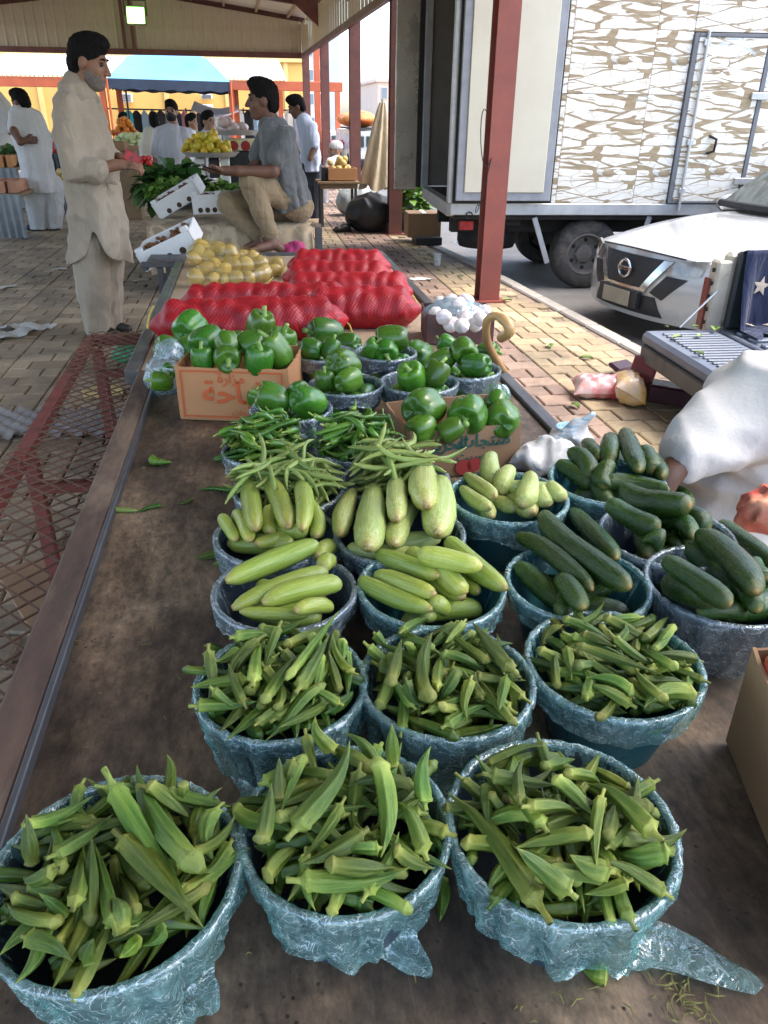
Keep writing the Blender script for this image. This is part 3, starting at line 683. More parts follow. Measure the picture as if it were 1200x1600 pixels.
ZUPB = [(0, .24), (.02, .3), (.05, .55), (.12, .82), (.28, 1), (.5, .97), (.72, .82), (.88, .66), (.95, .5), (.985, .26), (1, .05)]
ZUG = [longmesh('zucchini', m_zucp, ZUPB, 18, 20, (7, .03), b, .05, 30+k) for k, b in enumerate([0, .3, -.4])]
CUP = [(0, .12), (.02, .42), (.06, .74), (.14, .93), (.3, 1), (.7, .98), (.86, .85), (.95, .6), (.985, .3), (1, .05)]
CUC = [longmesh('cucumber', m_cuc, CUP, 20, 20, (9, .015), b, .04, 40+k, b2) for k, (b, b2) in enumerate([(0, 0), (.5, 0), (1.0, 0), (-.6, .1), (1.8, 0)])]
CHP = [(0, .28), (.13, .25), (.15, .8), (.2, 1), (.4, .96), (.7, .7), (.9, .35), (1, .04)]
CHI = [longmesh('chili_pepper', m_chil, CHP, 12, 9, (0, 0), b, .08, 50+k, b2) for k, (b, b2) in enumerate([(0, 0), (1.5, .3), (3, 0), (-2, .6), (1, -1.0), (4, .5)])]
BNP = [(0, .35), (.05, .5), (.1, .9), (.5, 1), (.85, .85), (.95, .4), (1, .12)]
BEA = [longmesh('green_bean', m_bean, BNP, 14, 8, (0, 0), b, .1, 60+k, b2) for k, (b, b2) in enumerate([(0, 0), (2, .5), (4, 0), (-3, 1), (6, .8), (1, -1.5)])]
def pepper_mesh(k):
    rg = np.random.default_rng(100+k); nu, nv = 36, 22; lob = [4, 3, 4, 4, 3][k % 5]; u = np.arange(nu)*2*PI/nu; P = []; ph = rg.uniform(0, 6); el = [1.0, 1.12, .95, 1.25, 1.05][k % 5]
    for v_ in np.linspace(.02, PI-.02, nv):
        s = math.sin(v_)**.62; c = math.cos(v_); cz = math.copysign(abs(c)**.8, c)
        la = .11*math.sin(v_)**.5+.06*(c < 0)*abs(c)
        lobf = 1-la*(1-np.abs(np.cos(lob*(u+ph)/2))**.7)*1.15+.04*np.sin(u+ph*2)
        tap = 1-.16*(1-c)/2*(k % 3 != 0)
        r = s*lobf*tap
        z = el*cz*(1-.0*r); dent = .30*math.exp(-((v_)/.42)**2)+.20*math.exp(-((PI-v_)/.4)**2)*-1
        P.append(np.stack([r*np.cos(u), r*np.sin(u), np.full(nu, z-dent)+.05*np.cos(lob*(u+ph))*(1 if abs(c) > .5 else 0)*abs(c)], 1))
    g = G(); g.grid(P, wrap=True); n = len(P); g.f += [tuple(range(nu))[::-1], tuple(range((n-1)*nu, n*nu))]; g.m += [0, 0]; g.sm += [True, True]
    me = g.mesh('bell_pepper', m_pep, sharp=0); z0 = el-.34
    g = G(); b = rg.uniform(-.35, .35, 2); g.tube([(0, 0, z0-.05), (0, 0, z0+.1), (b[0]*.4, b[1]*.4, z0+.35), (b[0], b[1], z0+.6)], [.34, .17, .13, .16], 9)
    return me, g.mesh('stem', m_pstem, sharp=0)
PEP = [pepper_mesh(k) for k in range(5)]

# ============================================================ HEIGHT-FIELD HEAPING
class Pile:
    def __init__(s, c, R_, zbed, zrim, zout, rimw=.006, dome=0.0, h=.0025, square=None):
        s.c = np.array(c[:2]); s.h = h; n = int(R_*2.9/h); s.n = n; s.R = R_
        ax = (np.arange(n)-n/2)*h; X, Y = np.meshgrid(ax, ax, indexing='ij'); rr = np.hypot(X, Y)
        if square is None:
            s.H = np.where(rr < R_-rimw, zbed+dome*np.clip(1-(rr/R_)**2, 0, 1), np.where(rr < R_+.004, zrim, zout))
        else:
            hx, hy, a = square; U = X*math.cos(a)+Y*math.sin(a); V_ = -X*math.sin(a)+Y*math.cos(a)
            ins = (abs(U) < hx-.004) & (abs(V_) < hy-.004); out = (abs(U) > hx) | (abs(V_) > hy); s.H = np.where(ins, zbed, np.where(out, zout, zrim))
        s.st = {}
    def stamp(s, r):
        k = int(round(r/s.h*2)); 
        if k not in s.st:
            r_ = max(k, 1)*s.h/2; m = int(r_/s.h); q = np.arange(-m, m+1)*s.h; A, B = np.meshgrid(q, q, indexing='ij'); d = A*A+B*B; ok = d <= r_*r_
            s.st[k] = ((A[ok]/s.h).round().astype(int), (B[ok]/s.h).round().astype(int), np.sqrt(np.maximum(r_*r_-d[ok], 0)))
        return s.st[k]
    def need(s, C, r):
        """lift so that spheres (world pts C, radii r) rest on the field"""
        best = -9
        for p_, q in zip(C, r):
            i, j, z = s.stamp(q); a = int(round((p_[0]-s.c[0])/s.h+s.n/2)); b = int(round((p_[1]-s.c[1])/s.h+s.n/2))
            ii = np.clip(a+i, 0, s.n-1); jj = np.clip(b+j, 0, s.n-1); best = max(best, float((s.H[ii, jj]+z).max()-p_[2]))
        return best
    def put(s, C, r):
        for p_, q in zip(C, r):
            i, j, z = s.stamp(q); a = int(round((p_[0]-s.c[0])/s.h+s.n/2)); b = int(round((p_[1]-s.c[1])/s.h+s.n/2))
            ok = (a+i >= 0) & (a+i < s.n) & (b+j >= 0) & (b+j < s.n); ii = (a+i)[ok]; jj = (b+j)[ok]; s.H[ii, jj] = np.maximum(s.H[ii, jj], p_[2]+z[ok])
NEST = .80
def long_frame(A, B, roll, var, r):
    d = B-A; L = np.linalg.norm(d); Rm = frame(d) @ rotz(roll); C = A+(var[1]*np.array([r, r, L])) @ Rm.T
    return Rm, L, C, var[2]*r*NEST
def drop_long(pile, A, B, roll, var, r):
    Rm, L, C, rr = long_frame(A, B, roll, var, r); dz = pile.need(C, rr); return dz
def place_px(pile, x1, y1, x2, y2, var, r, z0, rise=None, roll=None):
    best = None; roll = random.uniform(0, 6.28) if roll is None else roll
    for rs in ([rise] if rise is not None else (-.03, -.015, 0, .015, .03)):
        z = z0
        for _ in range(4):
            A = at(x1, y1, z-rs/2); B = at(x2, y2, z+rs/2); dz = drop_long(pile, A, B, roll, var, r); z += dz
        A = at(x1, y1, z-rs/2); B = at(x2, y2, z+rs/2); A[2] += 0
        if best is None or z < best[0]-.0008: best = (z, A, B)
    z, A, B = best; Rm, L, C, rr = long_frame(A, B, roll, var, r); pile.put(C, rr)
    return m44(Rm, A, (r, r, L))
def place_rand(pile, L, var, r, Rmax, trials=7, tilt=.4, zc=None):
    best = None
    for _ in range(trials):
        q = Rmax*math.sqrt(random.random()); a = random.uniform(0, 6.28); az = random.uniform(0, 6.28); tl = random.uniform(-tilt, tilt); ro = random.uniform(0, 6.28)
        d = np.array([math.cos(az)*math.cos(tl), math.sin(az)*math.cos(tl), math.sin(tl)])*L; c = np.array([pile.c[0]+q*math.cos(a), pile.c[1]+q*math.sin(a), 0.0])
        A = c-d/2; B = c+d/2; dz = drop_long(pile, A, B, ro, var, r)
        sc = dz+.10*max(0, q+L*.38-Rmax)
        if best is None or sc < best[0]: best = (sc, A+np.array([0, 0, dz]), B+np.array([0, 0, dz]), ro)
    _, A, B, ro = best; Rm, L, C, rr = long_frame(A, B, ro, var, r); pile.put(C, rr); return m44(Rm, A, (r, r, L))

# ============================================================ BUCKETS WITH PLASTIC LINERS
m_bucket = M('navy_bucket_plastic', (.035, .05, .068), (.028, .04, .055), .35, 8, .05, 60, spec=.5, jitter=.2)
m_bteal = M('teal_bucket_plastic', (.02, .10, .115), (.017, .085, .1), .32, 8, .05, 60, spec=.5)
def liner_mat(name, tint, body, fac, ior=1.33, bk=.65):
    m, nt, p = new_mat(name); out = [n for n in nt.nodes if n.type == 'OUTPUT_MATERIAL'][0]
    v = coords(nt, 'Object')
    def ridged(sc_, det, ds):
        n_ = noise(nt, sc_, det, .5, v, ds); m1 = _n(nt, 'ShaderNodeMath', operation='SUBTRACT'); m1.inputs[1].default_value = .5; nt.links.new(n_.outputs[0], m1.inputs[0])
        m2 = _n(nt, 'ShaderNodeMath', operation='ABSOLUTE'); nt.links.new(m1.outputs[0], m2.inputs[0]); return m2.outputs[0]
    b1 = _n(nt, 'ShaderNodeBump'); b1.inputs['Strength'].default_value = bk; b1.inputs['Distance'].default_value = .010; nt.links.new(ridged(38, 2, .8), b1.inputs['Height'])
    b2 = _n(nt, 'ShaderNodeBump'); b2.inputs['Strength'].default_value = bk*.6; b2.inputs['Distance'].default_value = .004; nt.links.new(ridged(110, 2, .5), b2.inputs['Height']); nt.links.new(b1.outputs[0], b2.inputs['Normal'])
    nt.links.new(b2.outputs[0], p.inputs['Normal'])
    p.inputs['Base Color'].default_value = (*body, 1); p.inputs['Roughness'].default_value = .4; p.inputs['Specular IOR Level'].default_value = .3
    tr = _n(nt, 'ShaderNodeBsdfTransparent'); tr.inputs[0].default_value = (*tint, 1)
    mx = _n(nt, 'ShaderNodeMixShader'); f = ramp(nt, noise(nt, 1, 4, .6, coords(nt, 'Object', (48, 48, 20)), 1.4).outputs[0], [(.34, fac*.5), (.52, fac*.95), (.72, min(1, fac*2.0))]); cw = ramp(nt, ridged(34, 3, 1.6), [(.0, .75), (.022, .0)]).outputs[0]; cw2 = ramp(nt, ridged(80, 2, 1.2), [(.0, .5), (.02, .0)]).outputs[0]      # white crease lines: stress whitening that also paints the crease highlights
    mxa = _n(nt, 'ShaderNodeMath', operation='MAXIMUM'); nt.links.new(cw, mxa.inputs[0]); nt.links.new(cw2, mxa.inputs[1]); mcr = _n(nt, 'ShaderNodeMath', operation='MULTIPLY'); mcr.inputs[1].default_value = min(1, fac*5); nt.links.new(mxa.outputs[0], mcr.inputs[0])
    mxb = _n(nt, 'ShaderNodeMath', operation='MAXIMUM'); nt.links.new(f.outputs[0], mxb.inputs[0]); nt.links.new(mcr.outputs[0], mxb.inputs[1]); nt.links.new(mxb.outputs[0], mx.inputs[0])
    nt.links.new(mixc(nt, mxa.outputs[0], body, (.75, .82, .83)), p.inputs['Base Color'])
    nt.links.new(tr.outputs[0], mx.inputs[1]); nt.links.new(p.outputs[0], mx.inputs[2])
    gl = _n(nt, 'ShaderNodeBsdfGlossy'); gl.inputs['Roughness'].default_value = .17; gl.inputs[0].default_value = (.95, .98, 1, 1); nt.links.new(b2.outputs[0], gl.inputs['Normal'])
    m2 = _n(nt, 'ShaderNodeMixShader'); m2.inputs[0].default_value = (ior-1)*.36; nt.links.new(mx.outputs[0], m2.inputs[1]); nt.links.new(gl.outputs[0], m2.inputs[2]); nt.links.new(m2.outputs[0], out.inputs[0]); return m
m_liner = liner_mat('teal_plastic_film', (.55, .84, .82), (.40, .74, .71), .24)
m_linerb = liner_mat('bluish_plastic_film', (.72, .84, .90), (.50, .64, .68), .18)
def angn(a, seed, fr, n=5):
    rg = np.random.default_rng(seed); o = 0*a
    for k in range(n): f = rg.integers(fr[0], fr[1]); o = o+rg.normal()*np.sin(f*a+rg.uniform(0, 6.28))
    return o/math.sqrt(n)
def tri(x): return 2*np.abs(2*((x/(2*PI)) % 1)-1)-1
def liner_geo(c, z0, h, R_, seed, L0, amp, lobes=(), inner=.05):
    n = 132; a = np.arange(n)*2*PI/n; rows = []; rg = np.random.default_rng(seed)
    cr = sum(rg.uniform(.3, 1)*tri(f*a+rg.uniform(0, 6.28)) for f in rg.integers(7, 19, 5))/2
    cr2 = sum(rg.uniform(.3, 1)*tri(f*a+rg.uniform(0, 6.28)) for f in rg.integers(25, 60, 6))/2.2
    cr3 = angn(a, seed+2, (2, 6), 3)
    L = L0*(1.25+.30*np.clip(cr3, -1.5, 1.5)+.05*cr)
    for (la, ll, lw) in lobes:
        dd = (a-la+PI) % (2*PI)-PI; L = L+ll*np.exp(-(dd/lw)**2)
    L = np.clip(L, .015, .5)
    for s in np.linspace(0, 1, 7):          # inside wall
        z = z0+h-inner*(1-s); r = R_*(.66+.34*(z-z0)/h)-.004+.0022*cr*amp*(.4+.6*math.sin(s*5+seed))+.0012*cr2; rows.append((r, np.full(n, z)))
    for q in (.35, .8, 1.25, 1.8, 2.4):     # over the rolled rim
        rows.append((R_+.001-.0055*np.cos(q)+.0008*cr*amp*math.sin(q)+.0006*cr2, z0+h+.0045*math.sin(q)+.0018+.0008*cr2))
    m = 15
    for i in range(1, m+1):
        t = i/m; dl = L*t; fl_ = np.minimum(1, dl/.03)
        rr = R_+.006+amp*fl_*(.0085*np.roll(cr, int(3*t*np.sign(math.sin(seed))))+.0022*cr2)+amp*.003*np.sin(11*t+seed+cr3*2)*t-.30*dl*(.85+.35*np.clip(cr3, -1, 1))
        zz = z0+h-dl; low = zz < z0+.006
        rr = np.where(low, np.maximum(rr, R_*.70)+(z0+.006-zz)*.95, rr); zz = np.where(low, z0+.004+.010*np.abs(cr2)*np.abs(np.sin(5*t+cr3))+.003*np.abs(cr), zz); rows.append((rr, zz))
    P = []
    for i, (r, z) in enumerate(rows):
        am = amp*(.0010 if i < 7 else (.0007 if i < 12 else .0011)); r = r+rg.uniform(-am, am, n); aa = a+rg.uniform(-.3, .3, n)*2*PI/n; z = z+rg.uniform(-am, am, n)*.6
        P.append(np.stack([c[0]+r*np.cos(aa), c[1]+r*np.sin(aa), np.maximum(z, z0+.0015)], 1))
    return P
BUCK = {}
def bucket(key, px, py, wpx, label, h=.12, L0=.05, amp=1.0, lobes=(), mt=None, lin=None, seed=None, clear=None):
    zr = TZ+h; c = at(px, py, zr); R_ = wpx*mpp(c)/2; c[2] = TZ
    t = thing('bucket', (c[0], c[1], TZ), label, 'bucket', 'plastic lined buckets on the table')
    g = G(); k = .66
    prof = [(R_*k*.98, 0.004), (R_*k, 0), (R_*k, .002), (R_-.006, h-.012), (R_, h-.010), (R_+.002, h-.005), (R_+.001, h), (R_-.003, h), (R_-.006, h-.006), (R_*k-.004, .006), (R_*.1, .005)]
    g.lathe([(R_*.1, .0005)]+prof, c, 48); obj('bucket_shell', g, mt or m_bucket, t)
    g = G(); g.grid(liner_geo(c, TZ, h, R_, seed or hash(key) % 97 if not isinstance(key, str) else sum(map(ord, key)), L0, amp, lobes), wrap=True); obj('plastic_liner', g, lin or m_liner, t, sharp=0)
    BUCK[key] = dict(c=c, R=R_, h=h, z=zr, t=t, mat=None); return BUCK[key]
okl = 'okra bucket lined with teal plastic, '
bucket('FL', 181, 1366, 376, okl+'by the wooden table edge, huge pod on top', L0=.075, lobes=((-1.2, .04, .35), (-.7, .03, .25)))
bucket('FM', 540, 1292, 318, okl+'two pods pointing upright at its back', L0=.07, lobes=((-.9, .06, .22), (-1.9, .02, .4)))
bucket('FR', 876, 1290, 345, okl+'a long tail of film trailing across the table', L0=.07, lobes=((-.62, .15, .20), (-1.5, .02, .5), (-.95, .05, .3)))
bucket('OL', 440, 1070, 258, okl+'in front of the wide bucket of long pale marrows', L0=.06, lobes=((-2.1, .04, .3), (-2.7, .03, .3)))
bucket('OM', 698, 1064, 264, okl+'between two okra buckets, film bunched thick in front', L0=.07, lobes=((-1.35, .06, .45),))
bucket('OR', 958, 1037, 264, okl+'dark smooth sided, beside the cucumber buckets', L0=.035, amp=.5, mt=m_bteal)
bucket('ZL', 445, 925, 216, 'wide bucket of long yellow green marrows lying flat behind the okra', L0=.03, amp=.6, lin=m_linerb)
bucket('ZM', 674, 918, 222, 'teal bucket of marrows pointing at the cucumbers', L0=.03, amp=.6, mt=m_bteal)
bucket('ZU', 432, 838, 186, 'bucket of small marrows standing on end', L0=.05, lin=m_linerb)
bucket('ZP', 625, 835, 196, 'bucket of fat pale grey marrows leaning out', L0=.03, amp=.6, lin=m_linerb)
bucket('ZR', 794, 778, 180, 'tall bucket of short pale marrows before the printed pepper carton', L0=.04, amp=.5, mt=m_bteal)
bucket('CL', 902, 912, 216, 'bucket of long dark cucumbers slanting over its rim behind the okra', L0=.03, amp=.6, mt=m_bteal)
bucket('CR', 1128, 915, 228, 'bucket of bent cucumbers beside the tomato carton', L0=.09, amp=.5, lin=m_linerb, lobes=((-2.6, .05, .3),))
bucket('CM', 1042, 838, 200, 'bucket of stout cucumbers with one across the top beside the white robe', L0=.05, amp=.6, lin=m_linerb)
bucket('CB', 948, 752, 172, 'bucket of grey green cucumbers beside the white carrier bag', L0=.03, amp=.5, mt=m_bteal)
bucket('BL', 452, 765, 168, 'bucket of tangled thin green beans', L0=.05, lin=m_linerb)
bucket('BR', 618, 752, 165, 'bucket of long green beans all lying one way', L0=.05, lin=m_linerb)
bucket('HL', 412, 705, 122, 'small bucket of dark green chilies beside the bean tangle', L0=.03, amp=.6, lin=m_linerb)
bucket('HR', 558, 700, 126, 'small bucket of bright green chilies before the bell pepper buckets', L0=.03, amp=.6, lin=m_linerb)
bucket('PB', 455, 640, 122, 'crumpled film bucket of three large bell peppers behind the chilies', L0=.06, amp=1.3, lin=m_linerb)
bucket('P1', 541, 602, 112, 'bucket of bell peppers directly behind the bright chilies', L0=.03, amp=.5, lin=m_linerb)
bucket('P2', 655, 598, 118, 'bucket of bell peppers with a stem facing out, behind the printed carton', L0=.04, amp=.5, lin=m_linerb)
bucket('P3', 727, 578, 106, 'bucket of bell peppers beside the walking cane', L0=.09, amp=.5, lin=m_linerb)
bucket('P4', 507, 553, 96, 'bucket of bell peppers against the red onion sacks', L0=.03, amp=.5, lin=m_linerb)
bucket('P5', 602, 552, 94, 'bucket of bell peppers between the onion sacks and the garlic', L0=.03, amp=.5, lin=m_linerb)

# ============================================================ FILLING THEM
def conv(lst, ox, oy, sc): return [(ox+q[0]/sc, oy+q[1]/sc, ox+q[2]/sc, oy+q[3]/sc)+tuple(q[4:]) for q in lst]
HERO = {
 'FL': conv([(640, 830, 560, 640), (270, 890, 10, 800), (110, 690, 300, 720), (65, 760, 240, 800), (320, 850, 190, 740), (100, 920, 340, 1040), (425, 890, 430, 470), (345, 830, 395, 520), (550, 950, 450, 520), (100, 440, 430, 300), (215, 590, 530, 380), (155, 610, 122, 365, .05), (265, 640, 100, 680), (580, 920, 540, 740), (770, 880, 690, 1000), (640, 960, 560, 1040), (410, 1060, 425, 950, .03), (1100, 500, 940, 660), (690, 220, 900, 390), (790, 300, 795, 80, .05), (920, 560, 1115, 390, .02), (860, 215, 850, 330), (490, 165, 915, 850, None, .0125), (905, 645, 605, 145, None, .0125), (530, 430, 950, 885, None, .0135)], 0, 1150, 3),
 'FM': conv([(200, 500, 670, 440), (910, 320, 570, 320), (320, 200, 270, 330), (150, 640, 205, 340), (240, 420, 240, 200, .03), (800, 660, 1000, 760), (470, 730, 825, 750), (275, 835, 890, 770, None, .011), (690, 565, 360, 740, None, .0115), (575, 400, 360, 710), (755, 640, 560, 660), (800, 250, 798, 35, .05), (945, 460, 970, 145, .05, .0105), (500, 190, 400, 5, .05, .010), (165, 780, 340, 630), (985, 700, 830, 400, None, .0105), (755, 215, 775, 705, None, .0125), (295, 630, 612, 132, .03, .0128)], 360, 1120, 3.158),
 'FR': conv([(170, 210, 430, 250), (470, 195, 610, 240), (195, 270, 310, 430), (180, 245, 190, 400), (410, 410, 240, 230), (445, 550, 270, 460), (715, 590, 540, 645), (870, 490, 640, 500, None, .0125), (640, 570, 480, 510, None, .0125), (310, 310, 520, 340), (295, 325, 310, 150), (615, 485, 720, 360), (620, 440, 650, 310), (430, 215, 570, 350), (830, 430, 555, 225, None, .0115), (600, 260, 572, 545), (565, 415, 285, 470), (505, 650, 290, 470, None, .0115), (435, 735, 62, 268, None, .0135)], 680, 1120, 2.3077),
 'OL': conv([(45, 190, 130, 225), (125, 160, 285, 160), (300, 110, 240, 290), (195, 330, 245, 170), (135, 290, 215, 190), (185, 410, 120, 250), (55, 340, 180, 415), (210, 400, 315, 500), (300, 410, 300, 310), (520, 390, 390, 340), (505, 355, 465, 210), (510, 180, 515, 245), (240, 390, 345, 235), (320, 310, 500, 75), (350, 365, 465, 165, None, .0115)], 300, 920, 2.1818),
 'OM': conv([(615, 150, 675, 205), (700, 150, 805, 95), (930, 110, 860, 190), (745, 180, 745, 260), (720, 310, 785, 410), (985, 385, 960, 290), (1070, 300, 1045, 420), (840, 410, 1030, 405), (950, 445, 1050, 435), (910, 270, 840, 390), (830, 350, 850, 220), (675, 330, 715, 170), (850, 210, 1005, 275), (1110, 300, 950, 110, None, .0112), (790, 390, 800, 155, None, .0128)], 300, 920, 2.1818),
 'OR': conv([(235, 190, 480, 310), (430, 190, 660, 310), (300, 170, 345, 225), (330, 270, 480, 330), (210, 520, 200, 350), (255, 325, 280, 480), (300, 420, 400, 410), (590, 610, 345, 500), (250, 480, 350, 520), (270, 520, 330, 575), (580, 530, 350, 460), (660, 350, 740, 290), (775, 430, 600, 340), (835, 520, 600, 590, None, .0135), (710, 580, 560, 430), (490, 335, 540, 220), (570, 365, 600, 270), (300, 320, 700, 460)], 800, 900, 3)}
NOK = {'FL': 25, 'FM': 33, 'FR': 32, 'OL': 34, 'OM': 34, 'OR': 30}
okd = {'FL': 'green okra pod in the bucket by the wooden table edge', 'FM': 'green okra pod in the bucket with upright pods at its back', 'FR': 'green okra pod in the bucket with the trailing film tail', 'OL': 'green okra pod in the bucket before the long marrows', 'OM': 'green okra pod in the bucket with film bunched in front', 'OR': 'green okra pod in the dark bucket beside the cucumbers'}
def bake(g, var, mw):
    A = np.array(mw); V = var[3].V() @ A[:3, :3].T+A[:3, 3]; g.add(V, var[3].f, 0, True)
def fill_long(key, variants, heroes, nr, L, r, name, label, cat, group, bed=.03, dome=.012, nstuff=14, r0=None, mat=None, rmax=.82, tilt=.4):
    b = BUCK[key]; pile = Pile(b['c'], b['R'], b['z']-bed, b['z']-.002, TZ, dome=dome)
    if nstuff:
        g = G()
        for _ in range(nstuff):
            vr = random.choice(variants); bake(g, vr, place_rand(pile, random.uniform(*L), vr, random.uniform(*r), b['R']*rmax, 4, .2))
        me = g.mesh(name+'_heap', mat or variants[0][0].materials[0], sharp=0); tag(link(name+'_heap', me), label.replace(name.replace('_', ' '), name.replace('_', ' ')+' layer')+' underneath', cat, None, 'stuff')
    for _ in range(nr):
        vr = random.choice(variants); inst(name, vr[0], place_rand(pile, random.uniform(*L), vr, random.uniform(*r), b['R']*rmax, 8, tilt), None, label, cat, group)
    for q in heroes:
        vr = random.choice(variants[:4]) if len(variants) > 4 else random.choice(variants); q = q if name != 'okra_pod' or len(q) < 6 else q[:5]+(q[5]*.80,)
        rs = q[4] if len(q) > 4 else None; rr = q[5] if len(q) > 5 else random.uniform(*r)
        inst(name, vr[0], place_px(pile, q[0], q[1], q[2], q[3], vr, rr, b['z']+.02, rs), None, label, cat, group)
    return pile
for k in ('FL', 'FM', 'FR', 'OL', 'OM', 'OR'):
    fill_long(k, OKRA, HERO[k], NOK[k], (.052, .10), (.0054, .0080), 'okra_pod', okd[k], 'okra', 'okra pods heaped in buckets', bed=.034, dome=.006, nstuff=50, rmax=.84)
def rpx(lst, sc, key):
    m_ = mpp(BUCK[key]['c']+np.array([0, 0, .15])); return [q[:4]+(None, q[4]/sc*m_) for q in lst]
def veg(key, variants, lst, ox, oy, sc, name, label, cat, group, nr=2, L=(.1, .14), r=(.016, .02), bed=.05):
    pts = [tuple(q[:4]) + ((q[4] if len(q) > 4 else 32),) for q in lst]; m_ = mpp(BUCK[key]['c']+np.array([0, 0, .15]))
    her = [(ox+q[0]/sc, oy+q[1]/sc, ox+q[2]/sc, oy+q[3]/sc, None, q[4]/sc*m_) for q in pts]
    return fill_long(key, variants, her, nr, L, r, name, label, cat, group, bed=bed, dome=.0, nstuff=0, rmax=.6, tilt=.15)
zg = 'zucchini in the buckets'; cg_ = 'cucumbers in the buckets'
veg('ZL', ZUC, [(340, 600, 480, 590, 30), (135, 405, 240, 390, 28), (130, 615, 390, 625, 24), (420, 400, 478, 365, 40), (440, 440, 470, 420, 35), (100, 595, 460, 452, 38), (212, 572, 512, 497, 42), (75, 500, 420, 358, 44)], 320, 700, 2.4, 'zucchini', 'long yellow green marrow lying flat in the wide bucket', 'zucchini', zg, 3, (.12, .16))
veg('ZM', ZUC, [(1020, 540, 960, 480, 30), (915, 612, 840, 570, 32), (845, 612, 575, 500, 36), (862, 548, 640, 475, 36), (975, 552, 870, 440, 44), (1125, 535, 905, 350, 44), (875, 480, 645, 400, 38), (1040, 445, 795, 395, 40)], 320, 700, 2.4, 'zucchini', 'yellow green marrow in the teal bucket pointing at the cucumbers', 'zucchini', zg, 3, (.12, .15))
veg('ZU', ZUC, [(120, 345, 62, 255, 26), (175, 345, 120, 240, 30), (240, 320, 240, 225, 32), (430, 340, 400, 205, 34), (350, 310, 350, 240, 25), (190, 365, 335, 318, 30), (190, 305, 165, 128, 40), (325, 305, 240, 112, 42), (375, 295, 366, 128, 36)], 320, 700, 2.4, 'zucchini', 'small yellow green marrow standing on end in its bucket', 'zucchini', zg, 3, (.09, .12), bed=.04)
veg('ZP', ZUG, [(500, 325, 555, 155, 40), (695, 362, 785, 205, 46), (612, 375, 635, 145, 60), (872, 318, 885, 120, 66), (720, 262, 720, 105, 44), (820, 210, 822, 58, 56)], 320, 700, 2.4, 'zucchini', 'fat pale grey marrow leaning out of its bucket', 'zucchini', zg, 3, (.12, .15), bed=.03)
veg('ZR', ZUG, [(545, 1185, 395, 1075, 40), (690, 1190, 560, 1120, 42), (850, 1175, 800, 1060, 48), (935, 1135, 850, 1045, 42), (580, 1125, 425, 1005, 44), (725, 1175, 772, 1000, 58), (600, 1095, 660, 955, 52), (560, 1050, 550, 890, 58)], 600, 440, 3.333, 'zucchini', 'short pale marrow in the tall bucket before the printed carton', 'zucchini', zg, 3, (.1, .13), bed=.03)
veg('CL', CUC, [(420, 840, 380, 780, 40), (372, 868, 265, 745, 45), (600, 740, 535, 655, 45), (305, 885, 75, 690, 52), (595, 625, 470, 535, 50), (430, 790, 85, 550, 46), (525, 665, 325, 450, 52), (560, 805, 170, 470, 64)], 780, 640, 2.857, 'cucumber', 'long dark cucumber slanting in the bucket behind the okra', 'cucumber', cg_, 3, (.13, .16), (.019, .023))
veg('CR', CUC, [(1110, 905, 890, 890, 45), (705, 775, 830, 860, 30), (955, 835, 745, 770, 72), (1155, 885, 1030, 690, 48), (1035, 870, 735, 665, 52), (1230, 690, 985, 505, 50), (1170, 805, 905, 545, 62), (1180, 760, 1130, 680, 45), (1220, 880, 1130, 850, 50)], 780, 640, 2.857, 'cucumber', 'bent dark cucumber in the bucket beside the tomato carton', 'cucumber', cg_, 3, (.13, .16), (.019, .023))
veg('CM', CUC, [(790, 612, 770, 550, 30), (735, 605, 660, 555, 42), (840, 600, 850, 540, 30), (715, 545, 480, 420, 52), (945, 520, 790, 450, 50), (890, 545, 710, 480, 45), (880, 432, 735, 335, 42), (720, 345, 580, 285, 45), (845, 448, 535, 370, 66)], 780, 640, 2.857, 'cucumber', 'stout dark cucumber in the bucket beside the white robe', 'cucumber', cg_, 3, (.12, .15), (.019, .022))
veg('CB', CUC, [(730, 295, 670, 200, 42), (690, 275, 640, 175, 48), (420, 340, 260, 235, 42), (450, 350, 485, 235, 44), (545, 260, 530, 195, 42), (430, 210, 395, 145, 42), (425, 300, 328, 175, 46), (490, 215, 500, 120, 46), (625, 270, 555, 95, 46)], 780, 640, 2.857, 'cucumber', 'grey green cucumber in the bucket beside the white carrier bag', 'cucumber', cg_, 3, (.1, .13), (.018, .021))
# chilies and beans
fill_long('HL', CHI, [], 58, (.065, .095), (.0058, .0078), 'chili_pepper', 'dark green chili pepper in the bucket beside the bean tangle', 'chili', 'chilies heaped in buckets', bed=.034, dome=.006, nstuff=30, rmax=.86)
fill_long('HR', CHI, [], 66, (.06, .10), (.0055, .008), 'chili_pepper', 'bright green chili pepper in the bucket before the bell peppers', 'chili', 'chilies heaped in buckets', bed=.034, dome=.004, nstuff=30, rmax=.84)
fill_long('BL', BEA, conv([(65, 715, 300, 540), (100, 570, 165, 605), (290, 530, 440, 620), (270, 600, 520, 650), (420, 580, 395, 455, .04), (370, 540, 385, 455, .04), (130, 650, 260, 560)], 320, 480, 2.4), 56, (.09, .125), (.0042, .0056), 'green_bean', 'thin green bean in the tangled bucket', 'bean', 'green beans heaped in buckets', bed=.04, dome=.006, nstuff=30, rmax=.72)
